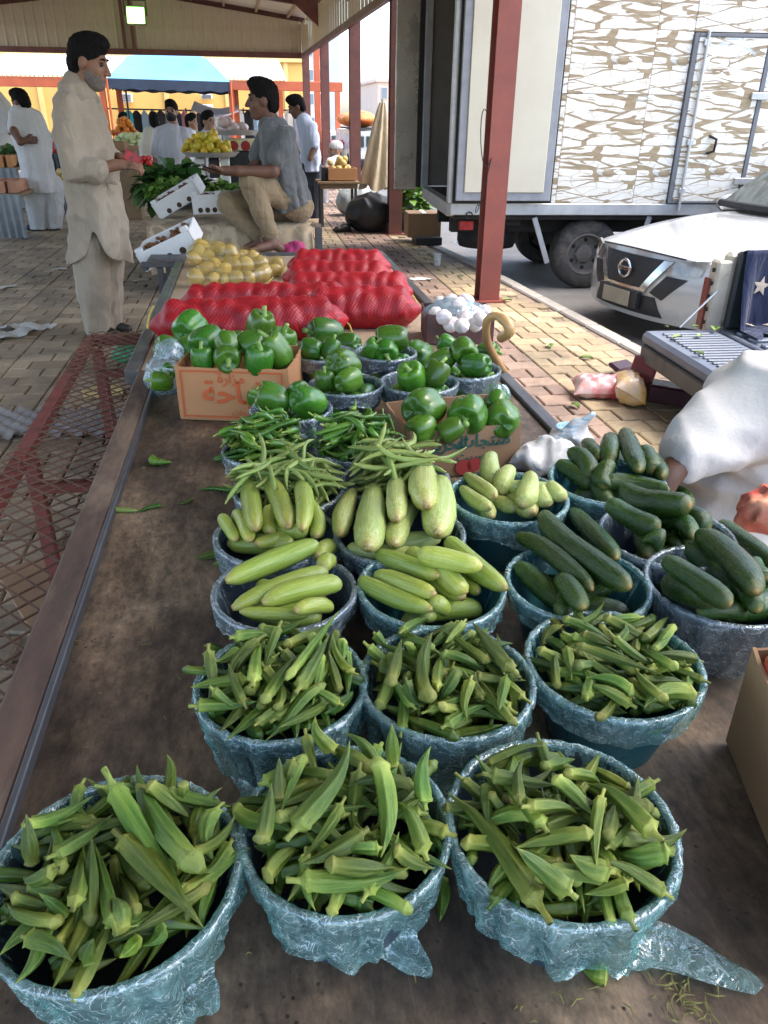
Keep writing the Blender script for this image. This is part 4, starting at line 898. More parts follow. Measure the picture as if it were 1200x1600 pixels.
fill_long('BR', BEA, conv([(a, b, c, d) for a, b, c, d in [(520, 535, 660, 600), (560, 600, 880, 580), (500, 570, 740, 590), (540, 620, 800, 635), (600, 540, 880, 560), (640, 530, 860, 595), (700, 555, 960, 545), (760, 580, 975, 540), (820, 530, 840, 505), (720, 600, 950, 570), (580, 560, 830, 545), (480, 600, 700, 630)]], 320, 480, 2.4), 44, (.10, .14), (.0045, .006), 'green_bean', 'long green bean in the bucket of beans lying one way', 'bean', 'green beans heaped in buckets', bed=.04, dome=.004, nstuff=30, rmax=.6)
# bell peppers
def pepper(dome, px, py, rpx_, label, group='bell peppers on the table', k_=1.10):
    """rest a pepper where the photo's sight line meets the heap's rounded top"""
    k = random.randrange(5); z = dome['z']+.14
    while z > dome['z']-.035:
        c = at(px, py, z); d = c[:2]-dome['c'][:2]; u = d @ dome['ax']; w_ = d @ np.array([-dome['ax'][1], dome['ax'][0]])
        e = (u/dome['hx'])**2+(w_/dome['hy'])**2
        if z <= dome['z']+dome['H']*(1-e): break
        z -= .003
    c = at(px, py, z); r = rpx_*mpp(c); c = c-np.array([0, 0, .3*r])
    Rm = rotz(random.uniform(0, 6.28)) @ rotx(random.choice([random.uniform(1.1, 2.2), random.uniform(1.1, 2.2), random.uniform(-.6, .8)])) @ rotz(random.uniform(0, 6.28))
    o = inst('bell_pepper', PEP[k][0], m44(Rm, c, r*k_), None, label, 'bell pepper', group)
    s = bpy.data.objects.new('stem', PEP[k][1]); COL.objects.link(s); s.parent = o
def peppers(key, lst, ox, oy, sc, label):
    b = BUCK[key]; pile = dict(c=b['c'], z=b['z'], H=.07, hx=b['R']*1.02, hy=b['R']*1.02, ax=np.array([1., 0]))
    for i_ in range(6):
        a_ = i_*1.047+random.uniform(-.2, .2); r_ = random.uniform(.034, .042); c_ = np.array([b['c'][0]+(b['R']-.045)*math.cos(a_), b['c'][1]+(b['R']-.045)*math.sin(a_), b['z']-.04]); k_ = random.randrange(5)
        o_ = inst('bell_pepper', PEP[k_][0], m44(rotz(random.uniform(0, 6.28)) @ rotx(random.uniform(0, 3)), c_, r_), None, label, 'bell pepper', 'bell peppers on the table'); s_ = bpy.data.objects.new('stem', PEP[k_][1]); COL.objects.link(s_); s_.parent = o_
    for q in sorted(lst, key=lambda q: -q[1]-q[2]*0): pepper(pile, ox+q[0]/sc, oy+q[1]/sc, q[2]/sc, label)
peppers('P4', [(740, 370, 60), (690, 430, 42), (760, 435, 36), (825, 415, 38)], 200, 360, 2.4, 'shiny green bell pepper in the bucket against the onion sacks')
peppers('P5', [(990, 390, 55), (970, 432, 45), (920, 430, 36)], 200, 360, 2.4, 'shiny green bell pepper in the bucket between onion sacks and garlic')
peppers('P3', [(330, 310, 48), (310, 390, 60), (480, 415, 62), (540, 352, 55), (415, 340, 70)], 600, 440, 3.333, 'shiny green bell pepper in the bucket beside the walking cane')
peppers('P1', [(735, 500, 32), (740, 550, 38), (825, 550, 46), (905, 505, 58), (805, 485, 62)], 200, 360, 2.4, 'shiny green bell pepper in the bucket behind the bright chilies')
peppers('P2', [(1000, 505, 45), (1065, 535, 52), (1155, 525, 50), (1085, 455, 58)], 200, 360, 2.4, 'shiny green bell pepper in the bucket behind the printed carton')
peppers('PB', [(480, 620, 36), (640, 590, 40), (545, 612, 58), (670, 625, 62), (565, 545, 66)], 200, 360, 2.4, 'large green bell pepper in the crumpled film bucket')
# ============================================================ CARTONS, SACKS AND OTHER THINGS ON THE TABLES
def carton_mat(name, c1, c2): return M(name, c1, c2, .85, 5, .12, 60, dirt=((c2[0]*.6, c2[1]*.6, c2[2]*.6), 4, .6, .5))
m_card = carton_mat('brown_cardboard', (.33, .20, .105), (.27, .16, .085))
m_cardo = carton_mat('orange_cardboard', (.50, .25, .11), (.43, .21, .09))
def carton(name, c, hx, hy, h, ang, mt, label, t=.005, z0=TZ, sag=0.0, cat='carton'):
    """open topped carton: bottom + four walls as parts; c = centre of base"""
    Rm = rotz(ang); T = thing(name, (c[0], c[1], z0), label, cat)
    b = np.array([c[0], c[1], z0+.002])
    g = G(); g.box(b+np.array([0, 0, t/2]), (2*hx, 2*hy, t), Rm); obj('bottom', g, mt, T)
    for k, (dx, dy, sx, sy) in enumerate(((0, -hy, 2*hx, t), (0, hy, 2*hx, t), (-hx, 0, t, 2*hy-t), (hx, 0, t, 2*hy-t))):
        g = G(); N = 12; off = Rm @ np.array([dx, dy, 0]); P = []
        ax = Rm @ np.array([1, 0, 0]) if k < 2 else Rm @ np.array([0, 1, 0]); nr = Rm @ (np.array([0, 1, 0]) if k < 2 else np.array([1, 0, 0])); Lh = (sx if k < 2 else sy)/2
        out = np.sign(dy if k < 2 else dx)
        for face in (-1, 1):
            rows = []
            for i in range(5):
                u = i/4; rows.append([b+off+ax*Lh*(2*j/N-1)+nr*(face*t/2+out*sag*math.sin(PI*j/N)*u)+np.array([0, 0, t+u*(h-t)+(-.004*abs(math.sin(j*1.3+k)) if i == 4 else 0)]) for j in range(N+1)])
            P.append(np.array(rows))
        g.grid(P[0][:, ::-1] if True else P[0], smooth=False); g.grid(P[1], smooth=False)
        g.grid(np.stack([P[0][-1], P[1][-1]]), smooth=False)
        for e in (0, -1): g.grid(np.stack([P[0][:, e], P[1][:, e]]), smooth=False)
        obj('side_panel', g, mt, T)
    return T, Rm, b
def text_mesh(name, body, size, mat, Mx, parent, ext=.0004, bold=0.0, align='CENTER'):
    cu = bpy.data.curves.new(name, 'FONT'); cu.body = body; cu.size = size; cu.align_x = align; cu.align_y = 'CENTER'; cu.extrude = ext; cu.offset = bold; cu.resolution_u = 3
    o = bpy.data.objects.new(name, cu); COL.objects.link(o)
    dg = bpy.context.evaluated_depsgraph_get(); me = bpy.data.meshes.new_from_object(o.evaluated_get(dg)); bpy.data.objects.remove(o)
    me.materials.clear(); me.materials.append(mat); q = inst(name, me, Mx, parent); return q
def face_frame(origin, xdir, zup=(0, 0, 1)):
    x = np.array(xdir, float); x /= np.linalg.norm(x); u = np.array(zup, float); n = np.cross(x, u); n /= np.linalg.norm(n); u = np.cross(n, x)
    return np.stack([x, u, n], 1), np.array(origin)
m_inkor = M('orange_print', (.55, .11, .03), (.48, .1, .03), .8, 30); m_inkgr = M('green_print', (.02, .10, .075), (.018, .085, .065), .8, 30); m_inkrd = M('red_print', (.35, .04, .035), (.3, .035, .03), .8, 30)
# --- left pepper carton
A = at(283, 656, TZ); B = at(452, 662, TZ); hx = np.linalg.norm((B-A)[:2])/2; ang = math.atan2((B-A)[1], (B-A)[0])
hb = .155; cb = (A+B)/2+rotz(ang) @ np.array([0, .12, 0])
T, Rm, b0 = carton('pepper_carton', cb, hx, .12, hb, ang, m_cardo, 'orange printed carton heaped with green bell peppers', sag=.004)
fo = b0+Rm @ np.array([0, -.12-.004, 0]); Rf, _ = face_frame(fo, Rm[:, 0])
def onface(u, v, d=.0035): return fo+Rm[:, 0]*u+np.array([0, 0, v])-Rm[:, 1]*d
g = G()
for (u, v, w_, h_) in ((0, hb-.012, 2*hx-.03, .004), (0, .014, 2*hx-.03, .004), (-hx+.014, hb/2, .004, hb-.022), (hx-.014, hb/2, .004, hb-.022)): g.box(onface(u, v), (w_, .0012, h_), Rm)
obj('printed_border', g, m_inkor, T)
text_mesh('printed_lettering', '\uFE94\uFEA3\uFE8E\uFE92\uFEDF\uFE8D', .085, m_inkor, m44(Rf, onface(.01, hb*.52)), T, bold=.0016)
text_mesh('printed_lettering', '\uFE93\uFEAD\uFE8D\uFEB0\uFEE3', .04, m_inkor, m44(Rf, onface(.0, hb*.80)), T, bold=.0006)
text_mesh('printed_lettering', '\uFE95\uFE8E\uFEA0\uFE98\uFEE8\uFEE3', .022, m_inkor, m44(Rf, onface(.03, hb*.17)), T)
pile = dict(c=cb, z=TZ+hb, H=.06, hx=hx*1.12, hy=.15, ax=Rm[:2, 0])
for q in [(230, 350, 56), (155, 435, 40), (225, 435, 50), (372, 415, 40), (280, 472, 40), (295, 410, 56), (372, 465, 48), (410, 402, 34), (580, 400, 44), (495, 352, 46), (490, 477, 50), (550, 435, 50), (465, 415, 50)][::-1]:
    pepper(pile, 200+q[0]/2.4, 360+q[1]/2.4, q[2]/2.4, 'shiny green bell pepper in the orange printed carton', k_=1.22)
# --- right pepper carton
A = at(641, 752, TZ); B = at(805, 735, TZ); hx = np.linalg.norm((B-A)[:2])/2+.004; ang = math.atan2((B-A)[1], (B-A)[0]); hb = .125
cb = (A+B)/2+rotz(ang) @ np.array([0, .105, 0])
T, Rm, b0 = carton('pepper_carton', cb, hx, .105, hb, ang, m_card, 'brown carton with green lettering heaped with big bell peppers', sag=.003)
fo = b0+Rm @ np.array([0, -.105-.003, 0]); Rf, _ = face_frame(fo, Rm[:, 0])
text_mesh('printed_lettering', '\uFE95\uFE8E\uFEA0\uFE98\uFEE8\uFEE3', .042, m_inkgr, m44(Rf, onface(.045, hb*.70)), T, bold=.0009)
text_mesh('printed_lettering', '\uFEF2\uFE91\uFEAE\uFEA4\uFEDF\uFE8D', .042, m_inkgr, m44(Rf, onface(-.05, hb*.68)), T, bold=.0009)
text_mesh('printed_lettering', '\uFE96\uFEF4\uFE92\uFEB3', .03, m_inkgr, m44(Rf, onface(.015, hb*.40)), T, bold=.0004)
g = G()
for (u, v, r) in ((-.005, .024, .02), (.022, .028, .018)): g.lathe([(0, 0), (r, 0), (r, .0008), (0, .0008)], onface(u, v), 18, axis=np.stack([Rm[:, 0], np.array([0, 0, 1]), -Rm[:, 1]], 1))
obj('printed_tomato', g, m_inkrd, T)
pile = dict(c=cb, z=TZ+hb, H=.06, hx=hx*1.15, hy=.13, ax=Rm[:2, 0])
for q in [(190, 750, 72), (350, 755, 58), (620, 690, 80), (590, 612, 56), (440, 660, 95), (210, 635, 92)]:
    pepper(pile, 600+q[0]/3.333, 440+q[1]/3.333, q[2]/3.333, 'large green bell pepper in the green lettered carton', k_=1.2)
# --- clear bag of peppers at the corner of the left carton
cbp = at(258, 590, TZ+.05); bg_ = thing('produce_bag', (cbp[0], cbp[1], TZ), 'clear plastic bag bulging with peppers beside the orange carton', 'bag')
s = SDF(cbp-np.array([.09, .09, .06]), cbp+np.array([.09, .09, .11]), .006); s.ell(cbp+np.array([0, 0, .0]), (.062, .06, .058), k=.01); s.cap(cbp+np.array([.01, 0, .03]), cbp+np.array([.02, .02, .075]), .05, .04, .02)
sl, P = s.all(); s.val[sl] += (.005*vnoise(P, 60, 3)).astype(np.float32); s.val[sl] = np.maximum(s.val[sl], (TZ+.003)-P[..., 2])
g = G(); s.mesh(g); obj('film', g, m_linerb, bg_)
pile = dict(c=cbp, z=TZ+.05, H=.05, hx=.07, hy=.07, ax=np.array([1., 0]))
for q in ((262, 575, 14), (252, 590, 16), (262, 548, 17)): pepper(pile, *q, 'bell pepper inside the clear bag beside the orange carton')
# --- garlic carton and bulbs
A = at(652, 552, TZ); B = at(748, 552, TZ); gc = at(714, 535, TZ); hg = .115
m_cardd = M('dark_printed_carton', (.16, .07, .06), (.07, .045, .045), .7, 9, .1, 60, dirt=((.4, .33, .26), 6, .55, .8))
T, Rm, b0 = carton('garlic_carton', gc+np.array([.01, .06, 0]), .125, .10, hg, R(-6), m_cardd, 'dark printed carton of white garlic beside the onion sacks')
s = SDF(b0-np.array([.16, .14, .02]), b0+np.array([.16, .14, .2]), .007); s.ell(b0+np.array([-.01, -.02, .10]), (.125, .105, .05), k=.01)
sl, P = s.all(); s.val[sl] += (.004*vnoise(P, 50, 5)).astype(np.float32); g = G(); s.mesh(g); obj('clear_film', g, m_linerb, T)
m_garl = produce_mat('garlic_skin', [(0, (.62, .55, .45)), (.3, (.74, .68, .66)), (.7, (.72, .62, .64)), (1, (.66, .58, .5))], .5, ((.52, .34, .42), (5, 5, .8), .55, .5), jit=.1, hue=.01, bumpk=.4, bscale=(14, 14, 2))
def garlic_mesh(k):
    nu, nv = 30, 18; u = np.arange(nu)*2*PI/nu; P = []; ph = k
    for v_ in np.linspace(.03, PI-.03, nv):
        r = math.sin(v_)**.8; z = .85*math.cos(v_); nk = max(0, math.cos(v_)-.75)*4
        rr = r*(1-.10*(1-np.abs(np.cos(4.5*(u+ph))))*math.sin(v_)); P.append(np.stack([rr*np.cos(u), rr*np.sin(u), np.full(nu, z+nk*.35)], 1))
    g = G(); g.grid(P, wrap=True); n = len(P); g.f += [tuple(range(nu))[::-1], tuple(range((n-1)*nu, n*nu))]; g.m += [0, 0]; g.sm += [True, True]; return g.mesh('garlic_bulb', m_garl, sharp=0)
GAR = [garlic_mesh(k) for k in range(3)]
pile = Pile(b0, .16, TZ+hg-.03, TZ+hg, TZ, square=(.12, .1, R(-6)))
for q in [(345, 225), (405, 230), (475, 222), (310, 185), (375, 165), (470, 168), (425, 200), (270, 170), (300, 118), (430, 108), (350, 105), (390, 120), (525, 160), (335, 150), (440, 150), (500, 195)]:
    px, py = 600+q[0]/3.333, 440+q[1]/3.333; z = TZ+hg+.02
    for _ in range(4):
        c = at(px, py, z); r = 12.5*mpp(c); z = min(max(z+.6*pile.need([c], [r*.75]), TZ+hg-.005), TZ+hg+.075)
    c = at(px, py, z); pile.put([c], [r*.75]); inst('garlic_bulb', random.choice(GAR), m44(rotz(random.uniform(0, 6)) @ rotx(random.uniform(.4, 2.4)) @ rotz(random.uniform(0, 6)), c, r), None, 'pinkish white garlic bulb heaped in the dark carton', 'garlic', 'garlic bulbs in the carton')
# --- walking cane leaning on the table
m_cane = M('bamboo_cane', (.50, .30, .12), (.40, .22, .085), .4, 6, .1, 30, coat=.3)
cp = [(776, 528), (790, 520), (786, 506), (772, 494), (760, 494), (752, 503), (752, 528), (758, 545), (785, 588), (806, 624), (826, 662)]
cz = [.80, .835, .86, .875, .87, .85, .79, .74, .62, .50, .36]
P = np.array([at(x, y, z) for (x, y), z in zip(cp, cz)]); P = P+np.array([.015, 0, 0])
d = P[-1]-P[-2]; d /= np.linalg.norm(d); P = np.vstack([P, P[-1]+d*((P[-1][2]-.003)/-d[2])])
tt = np.linspace(0, len(P)-1, 46); Pc = np.stack([np.interp(tt, range(len(P)), P[:, k]) for k in range(3)], 1)
for _ in range(2): Pc[1:-1] = (Pc[:-2]+2*Pc[1:-1]+Pc[2:])/4
rr = np.full(46, .0125); rr[:12] = .0155; rr[40:] = .011
g = G(); g.tube(Pc, rr, 12); obj('walking_cane', g, m_cane, None, 'bamboo walking cane with crook handle leaning on the table edge', 'cane')
# --- red onion sacks
def sack_mat(name, c1, c2, yel):
    m, nt, p = new_mat(name); v = coords(nt, 'Object'); wv = []
    for rot_ in ((0, 0, R(45)), (R(90), 0, R(45)), (0, 0, R(-45))):
        w_ = _n(nt, 'ShaderNodeTexWave', wave_type='BANDS', bands_direction='X'); w_.inputs['Scale'].default_value = 34; w_.inputs['Distortion'].default_value = .8
        mp = _n(nt, 'ShaderNodeMapping'); mp.inputs['Rotation'].default_value = rot_; nt.links.new(v, mp.inputs[0]); nt.links.new(mp.outputs[0], w_.inputs['Vector']); wv.append(w_)
    nz = ramp(nt, noise(nt, 9, 6, .65, v).outputs[0], [(.35, c2), (.65, c1)]).outputs[0]
    f = mixc(nt, .5, wv[0].outputs[0], wv[1].outputs[0]); fr_ = ramp(nt, f, [(.3, (.6, .6, .6)), (.7, (1.1, 1.1, 1.1))]).outputs[0]
    nt.links.new(mixc(nt, 1, nz, fr_, 'MULTIPLY'), p.inputs['Base Color']); p.inputs['Roughness'].default_value = .5; p.inputs['Sheen Weight'].default_value = .4; p.inputs['Sheen Tint'].default_value = (*c1, 1)
    bump(nt, p, f, .5, .002); return m
m_sack = sack_mat('red_net_sack', (.42, .008, .016), (.28, .004, .010), 0)
m_yel = M('yellow_twine', (.62, .48, .10), (.5, .38, .08), .7, 20)
def sack(pts, rad, label, seed, hgrid=.009, br=.042, zfloor=TZ, mat=None):
    """soft tube through pts, bulging with onions"""
    pts = np.array(pts); rg = np.random.default_rng(seed); lo = pts.min(0)-rad*1.9; hi = pts.max(0)+rad*1.9; s = SDF(lo, hi, hgrid)
    L = np.r_[0, np.cumsum(np.linalg.norm(np.diff(pts, axis=0), axis=1))]; Lt = L[-1]
    def pos(u): return np.array([np.interp(u*Lt, L, pts[:, k]) for k in range(3)])
    for i in range(11):
        s.cap(pos(i/11), pos((i+1)/11), rad*.90*(1 if i > 0 else .8), rad*.90*(1 if i < 10 else .8), .02)
    dirv = (pts[-1]-pts[0])/np.linalg.norm(pts[-1]-pts[0]); sd = np.cross(dirv, [0, 0, 1.0]); sd /= np.linalg.norm(sd); up = np.cross(sd, dirv)
    for u in np.arange(.03, 1, br*1.45/Lt):
        for th in np.arange(-1.7, 1.71, .78):
            t_ = th+rg.uniform(-.3, .3); rr = rg.uniform(.85, 1.15)*br
            c = pos(np.clip(u+rg.uniform(-.02, .02), 0, 1))+(sd*math.sin(t_)+up*math.cos(t_))*(rad*.97-rr*.62); s.ell(c, (rr, rr, rr), k=.012)
    s.cap(pos(0), pos(0)-dirv*rad*.8, rad*.45, .012, .04); s.cap(pos(1), pos(1)+dirv*rad*.8, rad*.45, .012, .04)
    sl, P = s.all(); s.val[sl] = np.maximum(s.val[sl], (zfloor+.001)-P[..., 2])
    sl, P = s.all(); q = P.reshape(-1, 3); s.val[sl] += (.0010*np.sin((P@dirv.astype(np.float32))*130+2*np.sin((P@up.astype(np.float32))*45))).astype(np.float32)*(s.val[sl] < .03)
    T = thing('onion_sack', (pos(.5)[0], pos(.5)[1], zfloor), label, 'sack', 'red net sacks of onions'); g = G(); s.mesh(g); obj('net_sack', g, mat or m_sack, T, sharp=0)
    e = pos(1)+dirv*rad*.75; g = G(); pp = [e+np.array([0, 0, 0]), e+dirv*.02+np.array([0, -.01, -.02]), e+np.array([.03, -.05, -.05]), e+np.array([.045, -.09, -.07])]; pp = np.array(pp); pp[:, 2] = np.maximum(pp[:, 2], zfloor+.004); g.tube(pp, .0028, 6); g.sphere(e, .014, 8, 6); obj('twine', g, m_yel, T)
    return T
ro = .095
def sk(x1, y1, x2, y2, z, label, seed, r=ro): sack([at(x1, y1, z), at((x1+x2)/2, (y1+y2)/2, z), at(x2, y2, z)], r, label, seed)
sk(268, 508, 512, 500, TZ+.062, 'red onion sack lying right behind the orange pepper carton', 1, .085)
sk(305, 478, 520, 474, TZ+.062, 'red onion sack half hidden behind the one at the orange carton', 2, .078)
sk(500, 484, 628, 484, TZ+.066, 'red onion sack lying beside the garlic, bulging at its tied end', 3, .085)
sk(466, 455, 620, 456, TZ+.060, 'red onion sack in the stack row behind the bulging one', 4, .076)
sk(464, 434, 600, 436, TZ+.064, 'red onion sack next to the farthest one of the row', 5, .074)
sk(470, 415, 590, 416, TZ+.064, 'red onion sack farthest down the table by the seated man', 6, .074)
# --- potato sacks: net of film with potatoes inside
m_pot = produce_mat('potato_skin', [(0, (.50, .36, .13)), (.5, (.56, .41, .15)), (1, (.48, .34, .12))], .6, ((.42, .28, .1), (5, 5, 5), .55, .5), ((.25, .16, .07), 18, .68, .6), jit=.14, hue=.008, sss=0)
def potato_mesh(k):
    g = G(); g.sphere((0, 0, 0), (1, .82, 1.25), 20, 14); V = g.v[0]; V *= (1+.07*vnoise(V, 2.2, k))[:, None]; return g.mesh('potato', m_pot, sharp=0)
POT = [potato_mesh(k) for k in range(4)]
m_ynet = liner_mat('yellow_net', (.99, .95, .78), (.5, .37, .08), .10, 1.12, .1)
def potatoes(lst, label, lab2, ox, oy, sc, z0):
    cc = np.mean([at(ox+q[0]/sc, oy+q[1]/sc, z0) for q in lst], 0); T = thing('potato_sack', (cc[0], cc[1], TZ), lab2, 'sack', 'yellow net sacks of potatoes'); pts = []
    pile = Pile(cc, .3, TZ+.02, TZ, TZ)
    for q in sorted(lst, key=lambda q: -q[1]):
        px, py = ox+q[0]/sc, oy+q[1]/sc; z = z0
        for _ in range(4): c = at(px, py, z); r = q[2]/sc*mpp(c); z = min(max(z+.6*pile.need([c], [r*.7]), TZ+.03), TZ+.16)
        c = at(px, py, z); pile.put([c], [r*.7]); pts.append((c, r)); inst('potato', random.choice(POT), m44(rotz(random.uniform(0, 6)) @ rotx(random.uniform(-1, 1)+1.2) @ rotz(random.uniform(0, 6)), c, r*.95), None, label, 'potato', 'potatoes in net sacks')
    A_ = np.array([p_[0] for p_ in pts]); s = SDF(A_.min(0)-.12, A_.max(0)+.12, .011)
    for c, r in pts: s.ell(c, (r*1.2,)*3, k=.06)
    for i_ in range(len(pts)-1): s.cap(pts[i_][0], pts[i_+1][0], .03, .03, .03)
    sl, P = s.all(); s.val[sl] = np.maximum(s.val[sl], (TZ+.002)-P[..., 2]); g = G(); s.mesh(g); obj('net', g, m_ynet, T, sharp=0)
    g = G(); c, r = pts[-1]; e = A_[A_[:, 0].argmax()]+np.array([.05, -.03, -.01]); g.tube([e, e+np.array([-.03, -.05, -.02]), e+np.array([-.06, -.09, -.03])], .003, 6); obj('twine', g, m_yel, T)
potatoes([(255, 175, 30), (290, 145, 28), (360, 150, 30), (405, 178, 30), (455, 180, 28), (505, 165, 34), (325, 180, 26), (445, 128, 28), (400, 130, 26), (330, 130, 26), (500, 125, 28), (370, 185, 22)], 'yellow potato in the sack before the seated man, lower row', 'yellow net sack of potatoes lying along the table', 200, 360, 2.4, TZ+.05)
potatoes([(250, 105, 26), (295, 100, 27), (335, 68, 27), (280, 60, 28), (265, 80, 25), (390, 100, 26), (430, 95, 24), (470, 100, 24), (550, 150, 28), (560, 125, 24), (385, 75, 24)], 'yellow potato in the sack nearest the seated man', 'yellow net sack of potatoes behind the other, by the white date box', 200, 360, 2.4, TZ+.08)
# --- yellow string hanging at the sack end
P = [at(240, 478, TZ+.1), at(234, 490, TZ+.07), at(230, 510, TZ+.02), at(233, 540, TZ-.03), at(238, 570, TZ-.08), at(240, 590, TZ-.09)]
g = G(); tt = np.linspace(0, 5, 30); g.tube(np.stack([np.interp(tt, range(6), np.array(P)[:, k]) for k in range(3)], 1), .004, 6); obj('yellow_string', g, m_yel, None, 'yellow string hanging from the end of the onion sack', 'string')
# --- tomato carton at the lower right
A = at(1135, 1163, TZ); B = at(1166, 1240, TZ); d1 = (B-A)/np.linalg.norm(B-A); angt = math.atan2(d1[1], d1[0]); n1 = np.array([-d1[1], d1[0], 0]); cT = A+d1*.165+n1*.145
T, Rm, b0 = carton('tomato_carton', cT, .165, .145, .165, angt, m_card, 'tall brown carton of tomatoes beside the okra buckets', sag=.006)
m_tom = produce_mat('tomato_skin', [(0, (.50, .10, .03)), (.5, (.46, .055, .025)), (1, (.45, .12, .03))], .25, ((.55, .2, .05), (2, 2, 2), .55, .5), jit=.12, coat=.4, sss=.1, bumpk=.05)
def tomato_mesh():
    g = G(); g.sphere((0, 0, 0), (1, 1, .84), 24, 16); V = g.v[0]; a = np.arctan2(V[:, 1], V[:, 0]); r = np.hypot(V[:, 0], V[:, 1]); V[:, 2] -= .22*np.exp(-(r/.3)**2)*np.sign(V[:, 2]); V[:, :2] *= (1+.03*np.cos(5*a))[:, None]; me = g.mesh('tomato', m_tom, sharp=0)
    g = G()
    for k in range(5):
        t = k*1.256; d = np.array([math.cos(t), math.sin(t), 0]); n_ = np.array([-d[1], d[0], 0]); g.add([n_*.05+[0, 0, .64], -n_*.05+[0, 0, .64], d*.4-n_*.04+np.array([0, 0, .80]), d*.5+np.array([0, 0, .86]), d*.4+n_*.04+np.array([0, 0, .80])], [(0, 1, 2, 3, 4)])
    g.tube([(0, 0, .6), (.03, 0, .95)], .05, 6); return me, g.mesh('calyx', m_pstem)
TOM = tomato_mesh()
for i in range(4):
    for j in range(4):
        for l_ in range(2 if (i+j) % 2 else 1):
            c = b0+Rm @ np.array([-.118+i*.078+random.uniform(-.008, .008), -.105+j*.07+random.uniform(-.006, .006), .150+.046*l_+random.uniform(0, .012)])
            o = inst('tomato', TOM[0], m44(rotz(random.uniform(0, 6)) @ rotx(random.uniform(-1.2, 1.2)), c, random.uniform(.034, .04)), None, 'ripe red tomato in the tall brown carton', 'tomato', 'tomatoes in the carton')
            s_ = bpy.data.objects.new('calyx', TOM[1]); COL.objects.link(s_); s_.parent = o
# --- white carrier bag with blue swirls, water cup
m_swirl, nt, p = new_mat('swirl_printed_film'); v = coords(nt, 'Object'); wv_ = _n(nt, 'ShaderNodeTexWave', wave_type='RINGS'); wv_.inputs['Scale'].default_value = 26; wv_.inputs['Distortion'].default_value = 9; wv_.inputs['Detail'].default_value = 1; wv_.inputs['Detail Scale'].default_value = .9; nt.links.new(v, wv_.inputs['Vector'])
fs_ = ramp(nt, wv_.outputs[0], [(.80, 0), (.86, 1)]).outputs[0]; fm_ = ramp(nt, noise(nt, 11, 2, .5, v).outputs[0], [(.48, 0), (.54, .8)]).outputs[0]; nt.links.new(mixc(nt, mixc(nt, 1, fs_, fm_, 'MULTIPLY'), (.62, .63, .63), (.14, .42, .55)), p.inputs['Base Color']); p.inputs['Roughness'].default_value = .3; bump(nt, p, noise(nt, 30, 3, .5, v, 1.5).outputs[0], .4, .006)
m_wfilm = liner_mat('white_carrier_film', (.9, .92, .93), (.68, .69, .69), .66, 1.3, .2)
def crumple(name, c, r, seed, mat, T=None, zf=TZ, h=.007, amp=.012, fr=26, label=None, cat=None, extra=()):
    s = SDF(np.array(c)-np.array(r)*1.5-.02, np.array(c)+np.array(r)*1.7+.02, h); s.ell(c, r, k=.01)
    for (p0, p1, ra, rb) in extra: s.cap(p0, p1, ra, rb, .02)
    sl, P = s.all(); n_ = np.abs(vnoise(P, fr, seed, 2))+.6*np.abs(vnoise(P, fr*2.1, seed+1, 2)); s.val[sl] += (amp*(n_-.5)).astype(np.float32); s.val[sl] = np.maximum(s.val[sl], (zf+.002)-P[..., 2])
    g = G(); s.mesh(g); return obj(name, g, mat, T, label, cat, sharp=50)
c = at(845, 712, TZ+.03); T = thing('carrier_bag', (c[0], c[1], TZ), 'white plastic carrier bag with blue swirls behind the cucumbers', 'bag')
cb_ = at(880, 690, TZ+.04); tip = at(925, 650, TZ+.12)
crumple('bag_film', at(850, 715, TZ+.035), (.085, .06, .045), 3, m_swirl, T, amp=.02, fr=20, extra=[(cb_, tip, .042, .008), (at(905, 690, TZ+.03), at(930, 700, TZ+.05), .03, .01)])
c = at(886, 712, TZ); cu = thing('water_cup', (c[0], c[1], TZ), 'clear plastic cup with blue foil lid beside the white carrier bag', 'cup')
g = G(); g.lathe([(.026, .001), (.028, 0), (.036, .075), (.037, .078), (.035, .078), (.034, .074), (.0, .004)], (c[0], c[1], TZ), 28); obj('cup_wall', g, m_wfilm, cu)
g = G(); g.lathe([(0, .080), (.036, .0795), (.038, .078)], (c[0], c[1], TZ), 28); obj('foil_lid', g, M('blue_foil_lid', (.12, .38, .62), (.55, .68, .75), .3, 60, metal=.2), cu)
# --- orange net bag by the white robe
c = at(1165, 812, TZ+.05); crumple('net_bag', c+np.array([.10, .03, -.01]), (.09, .07, .06), 8, M('orange_net_bag', (.62, .36, .22), (.55, .07, .06), .5, 14, .3, 60), None, amp=.022, label='orange and red net bag beside the white robe', cat='bag')
